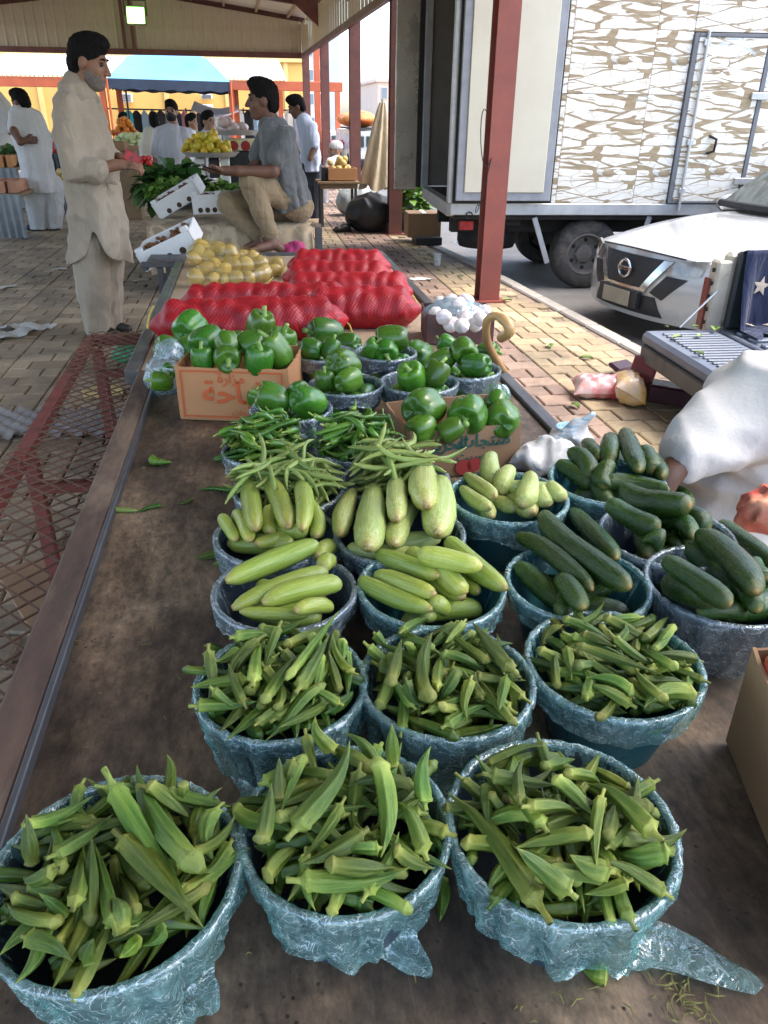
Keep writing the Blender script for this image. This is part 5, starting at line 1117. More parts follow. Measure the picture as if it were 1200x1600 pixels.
# --- teal film scrap by the cane, loose chilies and beans on the bare board
c = at(795, 605, TZ+.05); crumple('film_scrap', c+np.array([-.03, 0, -.02]), (.035, .03, .03), 12, m_liner, None, amp=.01, fr=60, h=.004, label='scrap of bright teal film by the walking cane', cat='film')
fl_ = Pile((0, 1.4), .8, TZ+.001, TZ, TZ, h=.004)
def loose(name, vr, x1, y1, x2, y2, r, label, cat): 
    A_ = at(x1, y1, TZ+r); B_ = at(x2, y2, TZ+r*.6); Rm_, L_, C_, rr_ = long_frame(A_, B_, 0.0, vr, r); inst(name, vr[0], m44(frame(B_-A_, (0, 0, 1)) @ rotz(R(90)), A_, (r, r, L_)), None, label, cat)
def c6(x, y): return x/2.222, 480+y/2.222
for (nm, vr, a, b_, r, lb, ct) in [('chili_pepper', CHI[1], (515, 522), (588, 545), .012, 'loose dark chili lying on the bare board by its edge', 'chili'), ('green_bean', BEA[1], (350, 690), (470, 712), .0065, 'pale loose bean lying across the table edge', 'bean'), ('chili_pepper', CHI[1], (570, 685), (472, 708), .0055, 'thin loose chili touching the pale bean', 'chili'),
    ('chili_pepper', CHI[4], (825, 628), (690, 635), .006, 'loose chili beside the bucket of standing marrows', 'chili'), ('chili_pepper', CHI[0], (800, 510), (745, 530), .012, 'stout loose chili beside the dark chili bucket', 'chili'), ('okra_pod', OKRA[6], (775, 850), (672, 872), .008, 'loose okra pod behind the long marrow bucket', 'okra'), ('okra_pod', OKRA[0], (790, 885), (740, 892), .008, 'short loose okra stub behind the long marrow bucket', 'okra'), ('chili_pepper', CHI[3], (680, 665), (615, 685), .004, 'withered dark chili on the bare board', 'chili')]:
    loose(nm, vr, *c6(*a), *c6(*b_), r, lb, ct)
loose('okra_pod', OKRA[0], 950, 1525, 910, 1515, .009, 'okra stub poking out under the film tail', 'okra')
loose('okra_pod', OKRA[6], 692, 1370, 690, 1440, .008, 'loose okra pod standing between two okra buckets', 'okra')
m_scrap = M('dried_plant_scraps', (.22, .2, .06), (.12, .1, .04), .8, 40)
g = G()
for k in range(80):
    if k < 45: px, py = random.uniform(1040, 1130), random.uniform(1500, 1600)
    elif k < 65: px, py = random.choice([(random.uniform(120, 330), random.uniform(700, 1180))])
    else: px, py = random.uniform(380, 1100), random.uniform(1490, 1598)
    c = at(px, py, TZ+.003); a = random.uniform(0, 6.3); l_ = random.uniform(.003, .012); d = np.array([math.cos(a), math.sin(a), 0])*l_; n_ = np.array([-d[1], d[0], 0])*.6; g.tube([c-d, c+n_*.5+np.array([0, 0, .002]), c+d], [.0006, .0011, .0004], 5)
tag(obj('plant_scraps', g, m_scrap), 'dried stalks and trimmings scattered on the table board', 'scraps', None, 'stuff')
# ============================================================ PEOPLE
def skin_mat(name, c): return M(name, c, tuple(x*.82 for x in c), .55, 14, .15, 120, bdist=.002, sss=.05)
m_sk1 = skin_mat('brown_skin', (.25, .125, .075)); m_sk2 = skin_mat('dark_brown_skin', (.15, .075, .048)); m_sk3 = skin_mat('tan_skin', (.34, .19, .125))
m_hair = M('black_hair', (.010, .009, .008), (.005, .005, .005), .8, 90, .9, 110, spec=.12, stretch=(1, 1, .3), bdist=.006); m_grey = M('greying_beard', (.20, .17, .15), (.09, .075, .065), .8, 120, .5, 200)
m_eye = M('eye_dark', (.04, .03, .025), (.02, .015, .012), .2, 60)
def cloth_mat(name, c1, c2=None, rough=.85):
    if name in MATS: return MATS[name]
    m, nt, p = new_mat(name); v = coords(nt, 'Object'); c2 = c2 or tuple(x*.88 for x in c1)
    col = ramp(nt, noise(nt, 5, 6, .6, v).outputs[0], [(.35, c2), (.65, c1)]).outputs[0]; nt.links.new(col, p.inputs['Base Color']); p.inputs['Roughness'].default_value = rough; p.inputs['Specular IOR Level'].default_value = .2
    p.inputs['Sheen Weight'].default_value = .25; p.inputs['Sheen Roughness'].default_value = .4
    b1 = _n(nt, 'ShaderNodeBump'); b1.inputs['Strength'].default_value = .75; b1.inputs['Distance'].default_value = .03; nt.links.new(noise(nt, 16, 3, .5, coords(nt, 'Object', (1, 1, .18)), .7).outputs[0], b1.inputs['Height'])
    b2 = _n(nt, 'ShaderNodeBump'); b2.inputs['Strength'].default_value = .2; b2.inputs['Distance'].default_value = .002; nt.links.new(noise(nt, 350, 2, .5, v).outputs[0], b2.inputs['Height']); nt.links.new(b1.outputs[0], b2.inputs['Normal']); nt.links.new(b2.outputs[0], p.inputs['Normal'])
    return m
def Wp(q): return q if isinstance(q, np.ndarray) else atY(*q)      # photo (x, y, depth) tuple or world point
class Person:
    def __init__(s, label, base, skin, h=.014, name='person', group=None):
        s.T = thing(name, tuple(base), label, 'person', group); s.h = h; s.skin = skin; s.sk = []; s.ext = []
    def grid(s, pts, pad, h=None):
        P = np.array(pts); return SDF(P.min(0)-pad, P.max(0)+pad, h or s.h)
    def head(s, c, az, pitch, S, roll=0, hair=True, beard=None, cap=None, mask=None, hairline=0.0, hfine=None):
        """c: head centre (world); az: facing direction angle in the ground plane (0=+x)"""
        f = np.array([math.cos(az)*math.cos(pitch), math.sin(az)*math.cos(pitch), math.sin(pitch)]); sd = np.array([-math.sin(az), math.cos(az), 0]); u = np.cross(f, sd)
        B = np.stack([f, sd, u], 1); k = S/.235; L = lambda x, y, z: np.array(c)+B @ (np.array([x, y, z])*k); s.B = B; s.c = np.array(c); s.k = k
        def add(q):
            q.ell(L(-.012, 0, .032), np.array([.098, .078, .092])*k, B, .01*k); q.ell(L(.030, 0, -.04), np.array([.068, .060, .078])*k, B, .03*k); q.ell(L(.055, 0, -.098), np.array([.034, .034, .024])*k, B, .03*k)
            q.ell(L(.055, .036, -.03), np.array([.028, .024, .028])*k, B, .02*k); q.ell(L(.055, -.036, -.03), np.array([.028, .024, .028])*k, B, .02*k)
            q.cap(L(.078, -.034, .028), L(.078, .034, .028), .013*k, .013*k, .014*k)
            for e in (-1, 1): q.ell(L(.098, e*.032, .010), np.array([.020, .020, .014])*k, B, .012*k, sub=True); q.ell(L(-.008, e*.077, -.008), np.array([.022, .012, .034])*k, B, .006*k)
            q.cap(L(.090, 0, .018), L(.116, 0, -.028), .009*k, .014*k, .010*k); q.ell(L(.104, .012, -.032), np.array([.012, .010, .009])*k, B, .006*k); q.ell(L(.104, -.012, -.032), np.array([.012, .010, .009])*k, B, .006*k)
            q.cap(L(.090, -.020, -.060), L(.090, .020, -.060), .009*k, .009*k, .006*k); q.cap(L(.087, -.018, -.072), L(.087, .018, -.072), .010*k, .010*k, .006*k)
        s.sk.append(add); s.ext += [L(.13, .1, .14), L(-.13, -.1, -.14)]
        for e in (-1, 1):
            g = G(); g.sphere(L(.080, e*.032, .010), .0125*k, 8, 6); obj('eye', g, m_eye, s.T)
            g = G(); g.tube([L(.088, e*.014, .032), L(.091, e*.032, .038), L(.080, e*.052, .033)], np.array([.006, .0065, .003])*k, 6); obj('eyebrow', g, m_hair, s.T)
        hh = hfine or min(.008, s.h)
        if hair:
            q = SDF(np.array(c)-.17*k, np.array(c)+.17*k, hh*k); q.ell(L(-.018, 0, .048), np.array([.105, .085, .096])*k, B, .01); q.ell(L(-.05, 0, -.02), np.array([.07, .080, .08])*k, B, .03); q.ell(L(.03, 0, .11), np.array([.07, .07, .045])*k, B, .03)
            q.ell(L(.105, 0, -.035+hairline), np.array([.085, .088, .098])*k, B, .01, sub=True); q.ell(L(-.004, .085, -.05), np.array([.05, .034, .062])*k, B, .01, sub=True); q.ell(L(-.004, -.085, -.05), np.array([.05, .034, .062])*k, B, .01, sub=True); q.ell(L(.045, 0, -.17), np.array([.15, .13, .135])*k, B, .01, sub=True)
            sl, P = q.all(); q.val[sl] += (.004*vnoise(P, 130, 4)).astype(np.float32); g = G(); q.mesh(g); obj('hair', g, m_hair, s.T, sharp=0)
        if beard is not None:
            q = SDF(np.array(c)-.16*k, np.array(c)+.16*k, hh*k); q.ell(L(.034, 0, -.052), np.array([.070, .065, .076])*k, B, .03); q.ell(L(.057, 0, -.10), np.array([.038, .038, .03])*k, B, .03); q.ell(L(.100, 0, -.005), np.array([.055, .075, .06])*k, B, .008, sub=True); q.ell(L(.098, 0, -.064), np.array([.018, .024, .012])*k, B, .006, sub=True); q.ell(L(0, 0, .07), np.array([.13, .13, .10])*k, B, .008, sub=True)
            sl, P = q.all(); q.val[sl] += (.0025*vnoise(P, 190, 5)).astype(np.float32); g = G(); q.mesh(g); obj('beard', g, beard, s.T, sharp=0)
        if cap is not None:
            q = SDF(np.array(c)-.18*k, np.array(c)+.18*k, hh*k); q.ell(L(-.015, 0, .06), np.array([.115, .095, .09])*k, B, .01); q.ell(L(.0, 0, -.055), np.array([.2, .2, .085])*k, B, .01, sub=True); g = G(); q.mesh(g); obj('head_wrap', g, cap, s.T, sharp=0)
        if mask is not None:
            q = SDF(np.array(c)-.16*k, np.array(c)+.16*k, hh*k); q.ell(L(.040, 0, -.055), np.array([.080, .066, .066])*k, B, .02); q.ell(L(.105, 0, -.03), np.array([.03, .02, .03])*k, B, .03); q.ell(L(.03, 0, .09), np.array([.16, .16, .10])*k, B, .008, sub=True); q.ell(L(-.09, 0, -.05), np.array([.10, .14, .14])*k, B, .008, sub=True); g = G(); q.mesh(g); obj('face_mask', g, mask, s.T, sharp=0)
        return L
    def limb(s, pts, rad, k=.02):
        P = [Wp(p) for p in pts]; s.sk.append(lambda q: q.chain(P, rad, k)); s.ext += P
    def hand(s, wrist, d, n, S=.185, curl=.5, thumb=1, spread=.12):
        """wrist, pointing direction d, palm normal n; thumb side +1/-1"""
        w_ = Wp(wrist); d = np.array(d, float); d /= np.linalg.norm(d); n = np.array(n, float); n -= d*(n@d); n /= np.linalg.norm(n); sd = np.cross(n, d)*thumb; k = S/.185; fs = []
        for i, (o, ln) in enumerate(((.030, .075), (.010, .085), (-.011, .078), (-.030, .060))):
            b = w_+(d*.082+sd*o)*k; a = curl*.55; d1 = d*math.cos(a)+n*math.sin(a)+sd*(o*spread*6); p1 = b+d1/np.linalg.norm(d1)*ln*.45*k; a2 = curl*1.5; d2 = d*math.cos(a2)+n*math.sin(a2); p2 = p1+d2*ln*.32*k; a3 = curl*2.3; p3 = p2+(d*math.cos(a3)+n*math.sin(a3))*ln*.25*k; fs.append((b, p1, p2, p3))
        t0 = w_+(d*.025+sd*.028)*k; t1 = w_+(d*.058+sd*.055+n*.012)*k; t2 = w_+(d*.092+sd*.056+n*.028)*k
        def add(q):
            q.ell(w_+d*.048*k, np.array([.050, .040, .017])*k, np.stack([d, sd, n], 1), .015); q.cap(w_-d*.03, w_+d*.02*k, .024*k, .026*k, .02)
            for f_ in fs: q.chain(f_, np.array([.0105, .0098, .0090, .0075])*k, .004)
            q.chain([t0, t1, t2], np.array([.017, .012, .009])*k, .008)
        s.sk.append(add); s.ext += [w_+d*.22*k+n*.05, w_-d*.05]
    def finish(s, h=None):
        q = s.grid(s.ext, .11, h)
        for a in s.sk: a(q)
        g = G(); q.mesh(g); obj('body', g, s.skin, s.T, sharp=0)
    def garment(s, name, chains, mat, folds=0.0, nf=9, hem=None, k=.03, h=None, axis=None, seed=0, cut=(), wr=0.0, ells=(), wrf=22):
        allp = [Wp(p) for ch in chains for p in ch[0]]+[np.array(e[0])+np.array(e[1])*sg for e in ells for sg in (-1, 1)]; rm = max(max(ch[1]) for ch in chains)*1.5 if chains else .1; q = s.grid(allp, rm+.04, h)
        for ch in chains:
            P = [Wp(p) for p in ch[0]]; fl = ch[2] if len(ch) > 2 else None; q.chain(P, ch[1], k, flat=fl)
        for e in ells: q.ell(e[0], e[1], e[2] if len(e) > 2 else None, k)
        sl, P = q.all(); near = np.abs(q.val[sl]) < .08
        ph = np.random.default_rng(seed).uniform(0, 6, 4)
        if folds:
            a0, a1 = np.array(axis[0]), np.array(axis[1]); t = np.clip((a0[2]-P[..., 2])/(a0[2]-a1[2]+1e-6), 0, 1); ax = a0[:2]+(a1-a0)[:2]*t[..., None]; th = np.arctan2(P[..., 1]-ax[..., 1], P[..., 0]-ax[..., 0])
            f_ = np.sin(nf*th+ph[0]+1.5*np.sin(3*t+ph[1]))+.6*np.sin((nf*2-1)*th+ph[2]+2*t)+.4*np.abs(np.sin(nf*.5*th+ph[3])); q.val[sl] += (near*folds*(.15+.85*t**1.3)*f_).astype(np.float32)
        if wr: q.val[sl] += (near*wr*(np.abs(vnoise(P*np.array([1, 1, 1.4]), wrf, seed+3, 2))+.5*np.abs(vnoise(P, wrf*2.2, seed+5, 2))-.6)).astype(np.float32)
        if hem is not None: q.val[sl] = np.maximum(q.val[sl], (hem(P)-P[..., 2]).astype(np.float32))
        for (p0, nn) in cut: q.val[sl] = np.maximum(q.val[sl], ((P-np.array(p0))@np.array(nn)).astype(np.float32))
        g = G(); q.mesh(g); return obj(name, g, mat, s.T, sharp=0)

# ---------- standing man in beige tunic and trousers
Yb = 5.58; m_beige = cloth_mat('beige_tunic_cloth', (.36, .30, .23), (.30, .25, .19)); m_shoe = M('black_shoe_leather', (.02, .018, .017), (.012, .011, .01), .4, 9)
base = at(158, 524, 0); Yb = base[1]
p = Person('man in long beige tunic and trousers counting money by the table', (base[0], base[1], 0), m_sk1, .007)
L = p.head(atY(139, 97, Yb), R(-12), R(-16), .255, beard=m_grey, hairline=.0)
p.limb([L(-.02, 0, -.06), (120, 142, Yb), (118, 165, Yb)], [.058, .062, .08])
ya, yb_ = Yb-.20, Yb+.18
p.limb([(106, 172, ya+.03), (113, 266, ya-.02), (160, 262, ya-.05), (183, 258, ya-.04)], [.04, .04, .036, .029]); p.hand((186, 257, ya-.04), (1, .1, -.02), (0, .5, -.8), .20, .8, -1)
p.limb([(140, 165, yb_), (160, 250, yb_), (185, 246, yb_-.12)], [.05, .042, .03]); p.hand((184, 247, yb_-.13), (1, -.45, 0), (0, -.4, -.9), .19, .9, 1)
p.limb([(118, 165, Yb), (140, 300, Yb), (150, 350, Yb)], [.08, .08, .08]); p.limb([(110, 165, ya+.05), (118, 165, Yb), (136, 165, yb_)], [.05, .06, .05]); p.limb([(150, 350, Yb), (142, 400, Yb-.06), (150, 515, Yb-.06)], [.07, .07, .04]); p.limb([(150, 350, Yb), (165, 400, Yb+.08), (170, 512, Yb+.08)], [.07, .07, .04])
p.finish(.0065)
hz = at(157, 395, 0)  # hem height from photo
zhem = atY(155, 393, Yb)[2]; ax0, ax1 = atY(120, 150, Yb), atY(158, 400, Yb)
def hem1(P):
    x = P[..., 0]-ax1[0]; return zhem+.03-.10*np.abs(x)/.2+.13*np.exp(-((x-.02)/.045)**2)*(P[..., 1] < Yb)
fl = ((0, 1, 0), .66)   # wider across (Y) than deep
p.garment('tunic', [([(119, 150, Yb), (125, 185, Yb), (136, 235, Yb), (146, 290, Yb), (152, 345, Yb), (157, 410, Yb)], [.105, .150, .160, .165, .175, .20], ((0, 1, 0), .80)),
    ([(104, 165, ya+.04), (105, 215, ya-.01), (114, 266, ya-.03)], [.085, .085, .075]), ([(114, 266, ya-.03), (158, 266, ya-.05)], [.072, .066]), ([(150, 272, ya-.04), (182, 288, ya-.03)], [.05, .014]),
    ([(138, 163, yb_-.04), (158, 248, yb_)], [.085, .07]), ([(158, 248, yb_), (176, 250, yb_-.06)], [.068, .06])], m_beige, .017, 6, hem1, .022, .0075, (ax0, ax1), 3, wr=.014, wrf=9)
p.garment('collar', [([(116, 128, Yb), (122, 140, Yb-.0), (136, 146, Yb)], [.066, .07, .055], ((0, 1, 0), .9))], m_beige, k=.03, h=.007, wr=.003)
p.garment('trousers', [([(140, 385, Yb-.07), (147, 460, Yb-.07), (152, 512, Yb-.07)], [.125, .105, .088]), ([(168, 385, Yb+.08), (168, 460, Yb+.08), (171, 508, Yb+.08)], [.12, .10, .082])], m_beige, .007, 7, None, .03, .008, (atY(155, 380, Yb), atY(160, 520, Yb)), 5, wr=.005, wrf=14, cut=[((0, 0, .025), (0, 0, -1))])
for yy, x0 in ((Yb-.07, 152), (Yb+.08, 171)):
    c = atY(x0, 518, yy); g = G(); q = SDF((c[0]-.16, yy-.08, -.01), (c[0]+.2, yy+.08, .12), .007); q.chain([(c[0]-.04, yy, .04), (c[0]+.07, yy-.01, .035), (c[0]+.13, yy-.015, .025)], [.042, .04, .03], .02); q.val[q.all()[0]] = np.maximum(q.val[q.all()[0]], .004-q.all()[1][..., 2]); q.mesh(g); obj('shoe', g, m_shoe, p.T)
hp = atY(206, 252, ya-.05)
g = G(); g.box(hp+np.array([.0, .03, .02]), (.10, .015, .06), rotz(.2) @ roty(.5), .004); obj('wallet', g, M('red_wallet', (.5, .04, .03), (.1, .03, .05), .5, 30), None, 'red wallet held in the hands of the man in beige', 'wallet')
for k_ in range(3):
    g = G(); c = atY(197, 268, ya-.06)+np.array([.004*k_, .004*k_, -.004*k_]); U = np.linspace(-.5, .5, 7); Rn = rotz(.1) @ roty(-.75+.08*k_); P_ = [[c+Rn @ np.array([u*.15, v_*.065, .01*math.sin(u*4+k_)]) for v_ in (-.5, .5)] for u in U]; g.grid(P_); g.grid([[q_+np.array([0, 0, -.0006]) for q_ in r_][::-1] for r_ in P_]); obj('banknote', g, M('pale_banknote', (.6, .62, .6), (.5, .54, .52), .8, 40), None, 'pale banknote held by the man in beige', 'banknote', 'banknotes in hand')

# ---------- seated man in grey t-shirt
Ys = 7.05; m_tee = cloth_mat('grey_tshirt_cloth', (.13, .138, .14), (.105, .112, .115)); m_kh = cloth_mat('khaki_trouser_cloth', (.27, .205, .125), (.22, .165, .10))
base = atY(465, 338, 7.15)
p = Person('barefoot man in grey t-shirt and khaki trousers sitting with a phone', tuple(base), m_sk2, .008)
L = p.head(atY(410, 157, Ys), R(182), R(-2), .262, hairline=.0)
p.limb([L(-.025, 0, -.06), (424, 190, Ys), (430, 212, Ys)], [.060, .064, .09])
p.limb([(446, 218, Ys-.18), (427, 268, Ys-.24), (372, 267, Ys-.28), (352, 266, Ys-.28)], [.052, .046, .038, .029]); p.hand((350, 266, Ys-.28), (-1, -.05, -.05), (-.2, .3, .95), .20, .45, 1)
p.limb([(418, 215, Ys+.18), (395, 265, Ys+.12), (360, 268, Ys-.10)], [.05, .042, .03]); p.hand((356, 269, Ys-.12), (-1, -.3, 0), (.1, -.2, 1), .19, .5, -1)
p.limb([(424, 362, 6.80), (424, 378, 6.80)], [.042, .042]); p.limb([(424, 378, 6.80), (438, 388, 6.80)], [.04, .038]); p.limb([(430, 382, 6.80), (404, 388, 6.72)], [.042, .034]); 
for j in range(5): p.limb([(404, 388, 6.72-.016+.018*j), (395-(2 if j < 1 else 0)+j, 390, 6.70-.03+.022*j)], [.016 if j else .018, .012 if j else .015], .006)
p.limb([(400, 365, 6.95), (404, 378, 6.95)], [.04, .038]); p.limb([(404, 380, 6.95), (385, 386, 6.9)], [.036, .024])
p.limb([(430, 212, Ys), (450, 290, Ys), (462, 318, 7.15)], [.08, .08, .08]); p.limb([(446, 218, Ys-.18), (430, 212, Ys), (418, 215, Ys+.18)], [.045, .06, .045]); p.limb([(462, 318, 7.15), (392, 287, 6.85), (424, 362, 6.80)], [.06, .05, .04]); p.limb([(462, 318, 7.15), (356, 316, 7.02), (400, 365, 6.95)], [.06, .05, .04]); p.finish(.0075)
p.garment('tshirt', [([(430, 208, Ys), (436, 240, Ys), (448, 285, Ys+.03), (460, 320, Ys+.06)], [.125, .150, .150, .150], ((.35, 1, 0), .74)), ([(447, 214, Ys-.14), (441, 232, Ys-.20), (432, 246, Ys-.23)], [.088, .080, .072]), ([(418, 212, Ys+.14), (402, 245, Ys+.17)], [.085, .075]), ([(418, 192, Ys), (428, 202, Ys)], [.07, .08])],
    m_tee, .010, 7, None, .025, .009, (atY(430, 200, Ys), atY(460, 325, Ys)), 8, wr=.014, wrf=12, cut=[(atY(460, 325, Ys), (.35, 0, -.94))])
p.garment('trousers', [([(466, 322, 7.12), (440, 305, 7.0), (392, 285, 6.85)], [.130, .115, .092]), ([(392, 285, 6.85), (408, 330, 6.84), (423, 362, 6.81)], [.092, .080, .062]), ([(455, 325, 7.3), (400, 318, 7.15), (356, 316, 7.02)], [.13, .115, .09]), ([(356, 316, 7.02), (380, 345, 6.98), (400, 366, 6.95)], [.088, .075, .06])], m_kh, 0, 9, None, .025, .009, None, 9, wr=.016, wrf=12)
g = G(); c = atY(331, 268, Ys-.28); g.box(c+np.array([.0, -.02, .018]), (.145, .07, .011), rotz(.25) @ roty(.35), .005); obj('mobile_phone', g, M('black_phone', (.012, .012, .014), (.01, .01, .012), .15, 4), None, 'black phone held out by the seated man', 'phone')

# ---------- man in white seen from behind
m_wht = cloth_mat('white_cotton', (.56, .555, .55), (.49, .49, .495)); m_wht2 = cloth_mat('soft_white_cotton', (.50, .51, .56), (.44, .45, .5))
base = at(64, 360, 0); Yw_ = base[1]
p = Person('man in long white tunic seen from behind, hand on his back', (base[0], base[1], 0), m_sk2, .012)
L = p.head(atY(32, 160, Yw_), R(150), R(-14), .25)
p.limb([L(-.02, 0, -.06), (36, 175, Yw_)], [.06, .08]); p.limb([(24, 185, Yw_-.1), (22, 205, Yw_-.22), (32, 222, Yw_-.26), (40, 219, Yw_-.24)], [.06, .048, .04, .032]); p.hand((39, 219, Yw_-.24), (1, .1, 0), (0, -1, 0), .2, .6, 1)
p.limb([(36, 175, Yw_), (50, 240, Yw_), (66, 285, Yw_)], [.08, .09, .08]); p.limb([(36, 178, Yw_), (24, 185, Yw_-.1)], [.07, .06]); p.limb([(66, 285, Yw_), (55, 300, Yw_), (57, 355, Yw_)], [.07, .07, .05]); p.limb([(66, 285, Yw_), (84, 300, Yw_)], [.07, .07]); p.limb([(84, 300, Yw_), (84, 352, Yw_)], [.07, .05]); p.finish(.010)
zh = atY(70, 300, Yw_)[2]
p.garment('tunic', [([(37, 182, Yw_), (45, 215, Yw_), (56, 250, Yw_), (64, 290, Yw_), (68, 310, Yw_)], [.15, .19, .185, .21, .24], ((0, 1, 0), 1.05)), ([(26, 182, Yw_-.06), (23, 200, Yw_-.16)], [.10, .085]), ([(55, 185, Yw_+.08), (70, 215, Yw_+.1), (72, 232, Yw_+.1)], [.10, .085, .08])], m_wht, .012, 6, lambda P: zh+0*P[..., 0], .05, .012, (atY(40, 175, Yw_), atY(66, 305, Yw_)), 4, wr=.007, wrf=11)
p.garment('trousers', [([(55, 290, Yw_-.02), (58, 330, Yw_-.02), (61, 356, Yw_-.02)], [.15, .12, .10]), ([(82, 290, Yw_+.03), (84, 330, Yw_+.03), (85, 352, Yw_+.03)], [.14, .12, .095])], m_wht, .008, 6, None, .02, .012, (atY(70, 290, Yw_), atY(72, 360, Yw_)), 6, wr=.008, wrf=14, cut=[((0, 0, .02), (0, 0, -1))])
for x0, yy in ((60, Yw_-.02), (86, Yw_+.03)):
    c = atY(x0, 358, yy); q = SDF((c[0]-.3, yy-.2, -.01), (c[0]+.2, yy+.2, .12), .01); q.chain([(c[0]+.03, yy, .04), (c[0]-.12, yy+.03, .03)], [.05, .04], .02); q.val[q.all()[0]] = np.maximum(q.val[q.all()[0]], .004-q.all()[1][..., 2]); g = G(); q.mesh(g); obj('shoe', g, m_shoe, p.T)

# ---------- other market goers, smaller
def goer(label, hx_, hy_, Y, hS, az, top, toppts, rad, legs=None, legm=None, skin=m_sk2, pitch=0.0, arms=(), cap=None, mask=None, h=.018, seat=None, beard=None, wr=.010, flat=1.1, base_z=0.0, hairq=True):
    c = atY(hx_, hy_, Y); p = Person(label, (c[0], Y, base_z), skin, h)
    L = p.head(c, az, pitch, hS, hair=hairq and cap is None, cap=cap, mask=mask, beard=beard); p.limb([L(-.02, 0, -.05), L(-.03, 0, -.16)], [.056, .07])
    p.limb([L(-.03, 0, -.16), (*toppts[1], Y)], [.07, .07])
    for a in arms: p.limb(a[0], a[1]); p.limb([(*toppts[0], Y), a[0][0]], [.06, .05])
    p.finish(min(h, .014)); side = np.array([-math.sin(az), math.cos(az), 0])
    p.garment('shirt', [([(*q, Y) for q in toppts], [x_*.88 for x_ in rad], (tuple(side), .74))]+[([a[0][0]]+[a[0][1]], [.075, .062]) for a in arms], top, .006, 6, None, .05, h, (atY(*toppts[0], Y), atY(*toppts[-1], Y)), int(hx_), wr=wr*.6, wrf=11, cut=[(atY(*toppts[-1], Y), (0, 0, -1))] if legs else [])
    if legs: p.garment('trousers', legs, legm or m_wht, k=.02, h=h, wr=.006)
    return p
Ym = 12.5
c0 = atY(268, 300, Ym); 
goer('man with black face mask in a white shirt behind the greens', 268, 175, Ym, .25, R(-100), m_wht2, [(268, 207, Ym)[:2], (268, 235), (268, 262), (268, 290)], [.14, .17, .17, .19],
     [([(262, 285, Ym), (262, 335, Ym)], [.12, .08]), ([(274, 285, Ym), (274, 335, Ym)], [.12, .08])], m_wht2, m_sk3, arms=[([(248, 207, Ym), (243, 240, Ym), (245, 275, Ym-.05)], [.05, .045, .035]), ([(288, 207, Ym), (293, 238, Ym), (290, 262, Ym-.1)], [.05, .045, .035])], mask=M('black_mask_cloth', (.012, .012, .013), (.01, .01, .01), .8, 20), h=.016)
Ym = 13.5
goer('boy looking aside behind the heap of yellow fruit', 325, 190, Ym, .25, R(-40), m_wht2, [(324, 213), (323, 235), (322, 262)], [.12, .15, .16], [([(319, 258, Ym), (319, 318, Ym)], [.11, .08]), ([(327, 258, Ym), (327, 318, Ym)], [.11, .08])], m_wht2, m_sk3, h=.018)
Ym = 17.0
goer('youth in pale shirt half hidden behind the masked man', 299, 191, Ym, .25, R(-20), m_wht2, [(297, 208), (296, 230), (296, 252)], [.12, .16, .17], [([(293, 250, Ym), (293, 288, Ym)], [.11, .08]), ([(299, 250, Ym), (299, 288, Ym)], [.11, .08])], m_wht2, m_sk3, h=.022)
Ym = 16.0
goer('man in cream shirt with his back turned by the fruit stall', 241, 190, Ym, .25, R(95), cloth_mat('cream_cotton', (.6, .56, .48)), [(238, 208), (236, 230), (235, 255)], [.14, .17, .17], [([(231, 250, Ym), (231, 292, Ym)], [.11, .08]), ([(240, 250, Ym), (240, 292, Ym)], [.11, .08])], m_kh, m_sk2, h=.022)
Ym = 19.0
goer('man in dark clothes standing at the hanging garments', 193, 188, Ym, .25, R(60), cloth_mat('dark_cotton', (.03, .03, .035)), [(193, 203), (193, 225), (193, 245)], [.13, .16, .17], [([(190, 242, Ym), (190, 274, Ym)], [.11, .08]), ([(196, 242, Ym), (196, 274, Ym)], [.11, .08])], cloth_mat('dark_cotton', (.03, .03, .035)), m_sk2, h=.022)
Ym = 12.3
goer('young man in pale blue shirt looking down behind the seated man', 463, 167, Ym, .26, R(185), cloth_mat('pale_blue_shirt', (.46, .52, .66), (.4, .46, .6)), [(475, 190), (483, 215), (486, 245), (486, 268)], [.13, .155, .15, .15], [([(480, 265, Ym), (480, 338, Ym)], [.12, .08]), ([(491, 265, Ym), (491, 338, Ym)], [.12, .08])], cloth_mat('navy_trouser', (.03, .035, .05)), m_sk2, R(-22), arms=[([(488, 198, Ym-.12), (492, 228, Ym-.18), (484, 248, Ym-.22)], [.05, .045, .036])], h=.015)
Ym = 14.6
goer('old man in white with a white head wrap sitting by the carton', 524, 235, Ym, .25, R(190), m_wht, [(524, 252), (525, 268), (524, 285)], [.13, .17, .22], [([(520, 285, Ym), (506, 288, Ym-.1)], [.13, .1]), ([(506, 288, Ym-.1), (507, 315, Ym-.1)], [.09, .07])], m_wht, m_sk3, cap=m_wht, arms=[([(516, 253, Ym-.14), (512, 266, Ym-.2), (503, 262, Ym-.22)], [.05, .045, .034])], h=.018, base_z=.35, beard=m_grey)
Ym = 15.5
goer('grey haired man in white sitting among the stalls', 9, 200, Ym, .26, R(-30), m_wht, [(8, 214), (7, 228), (8, 240)], [.14, .18, .22], None, None, m_sk2, h=.02, base_z=.4, arms=[([(0, 214, Ym-.1), (2, 228, Ym-.2), (16, 236, Ym-.25)], [.05, .045, .035])])

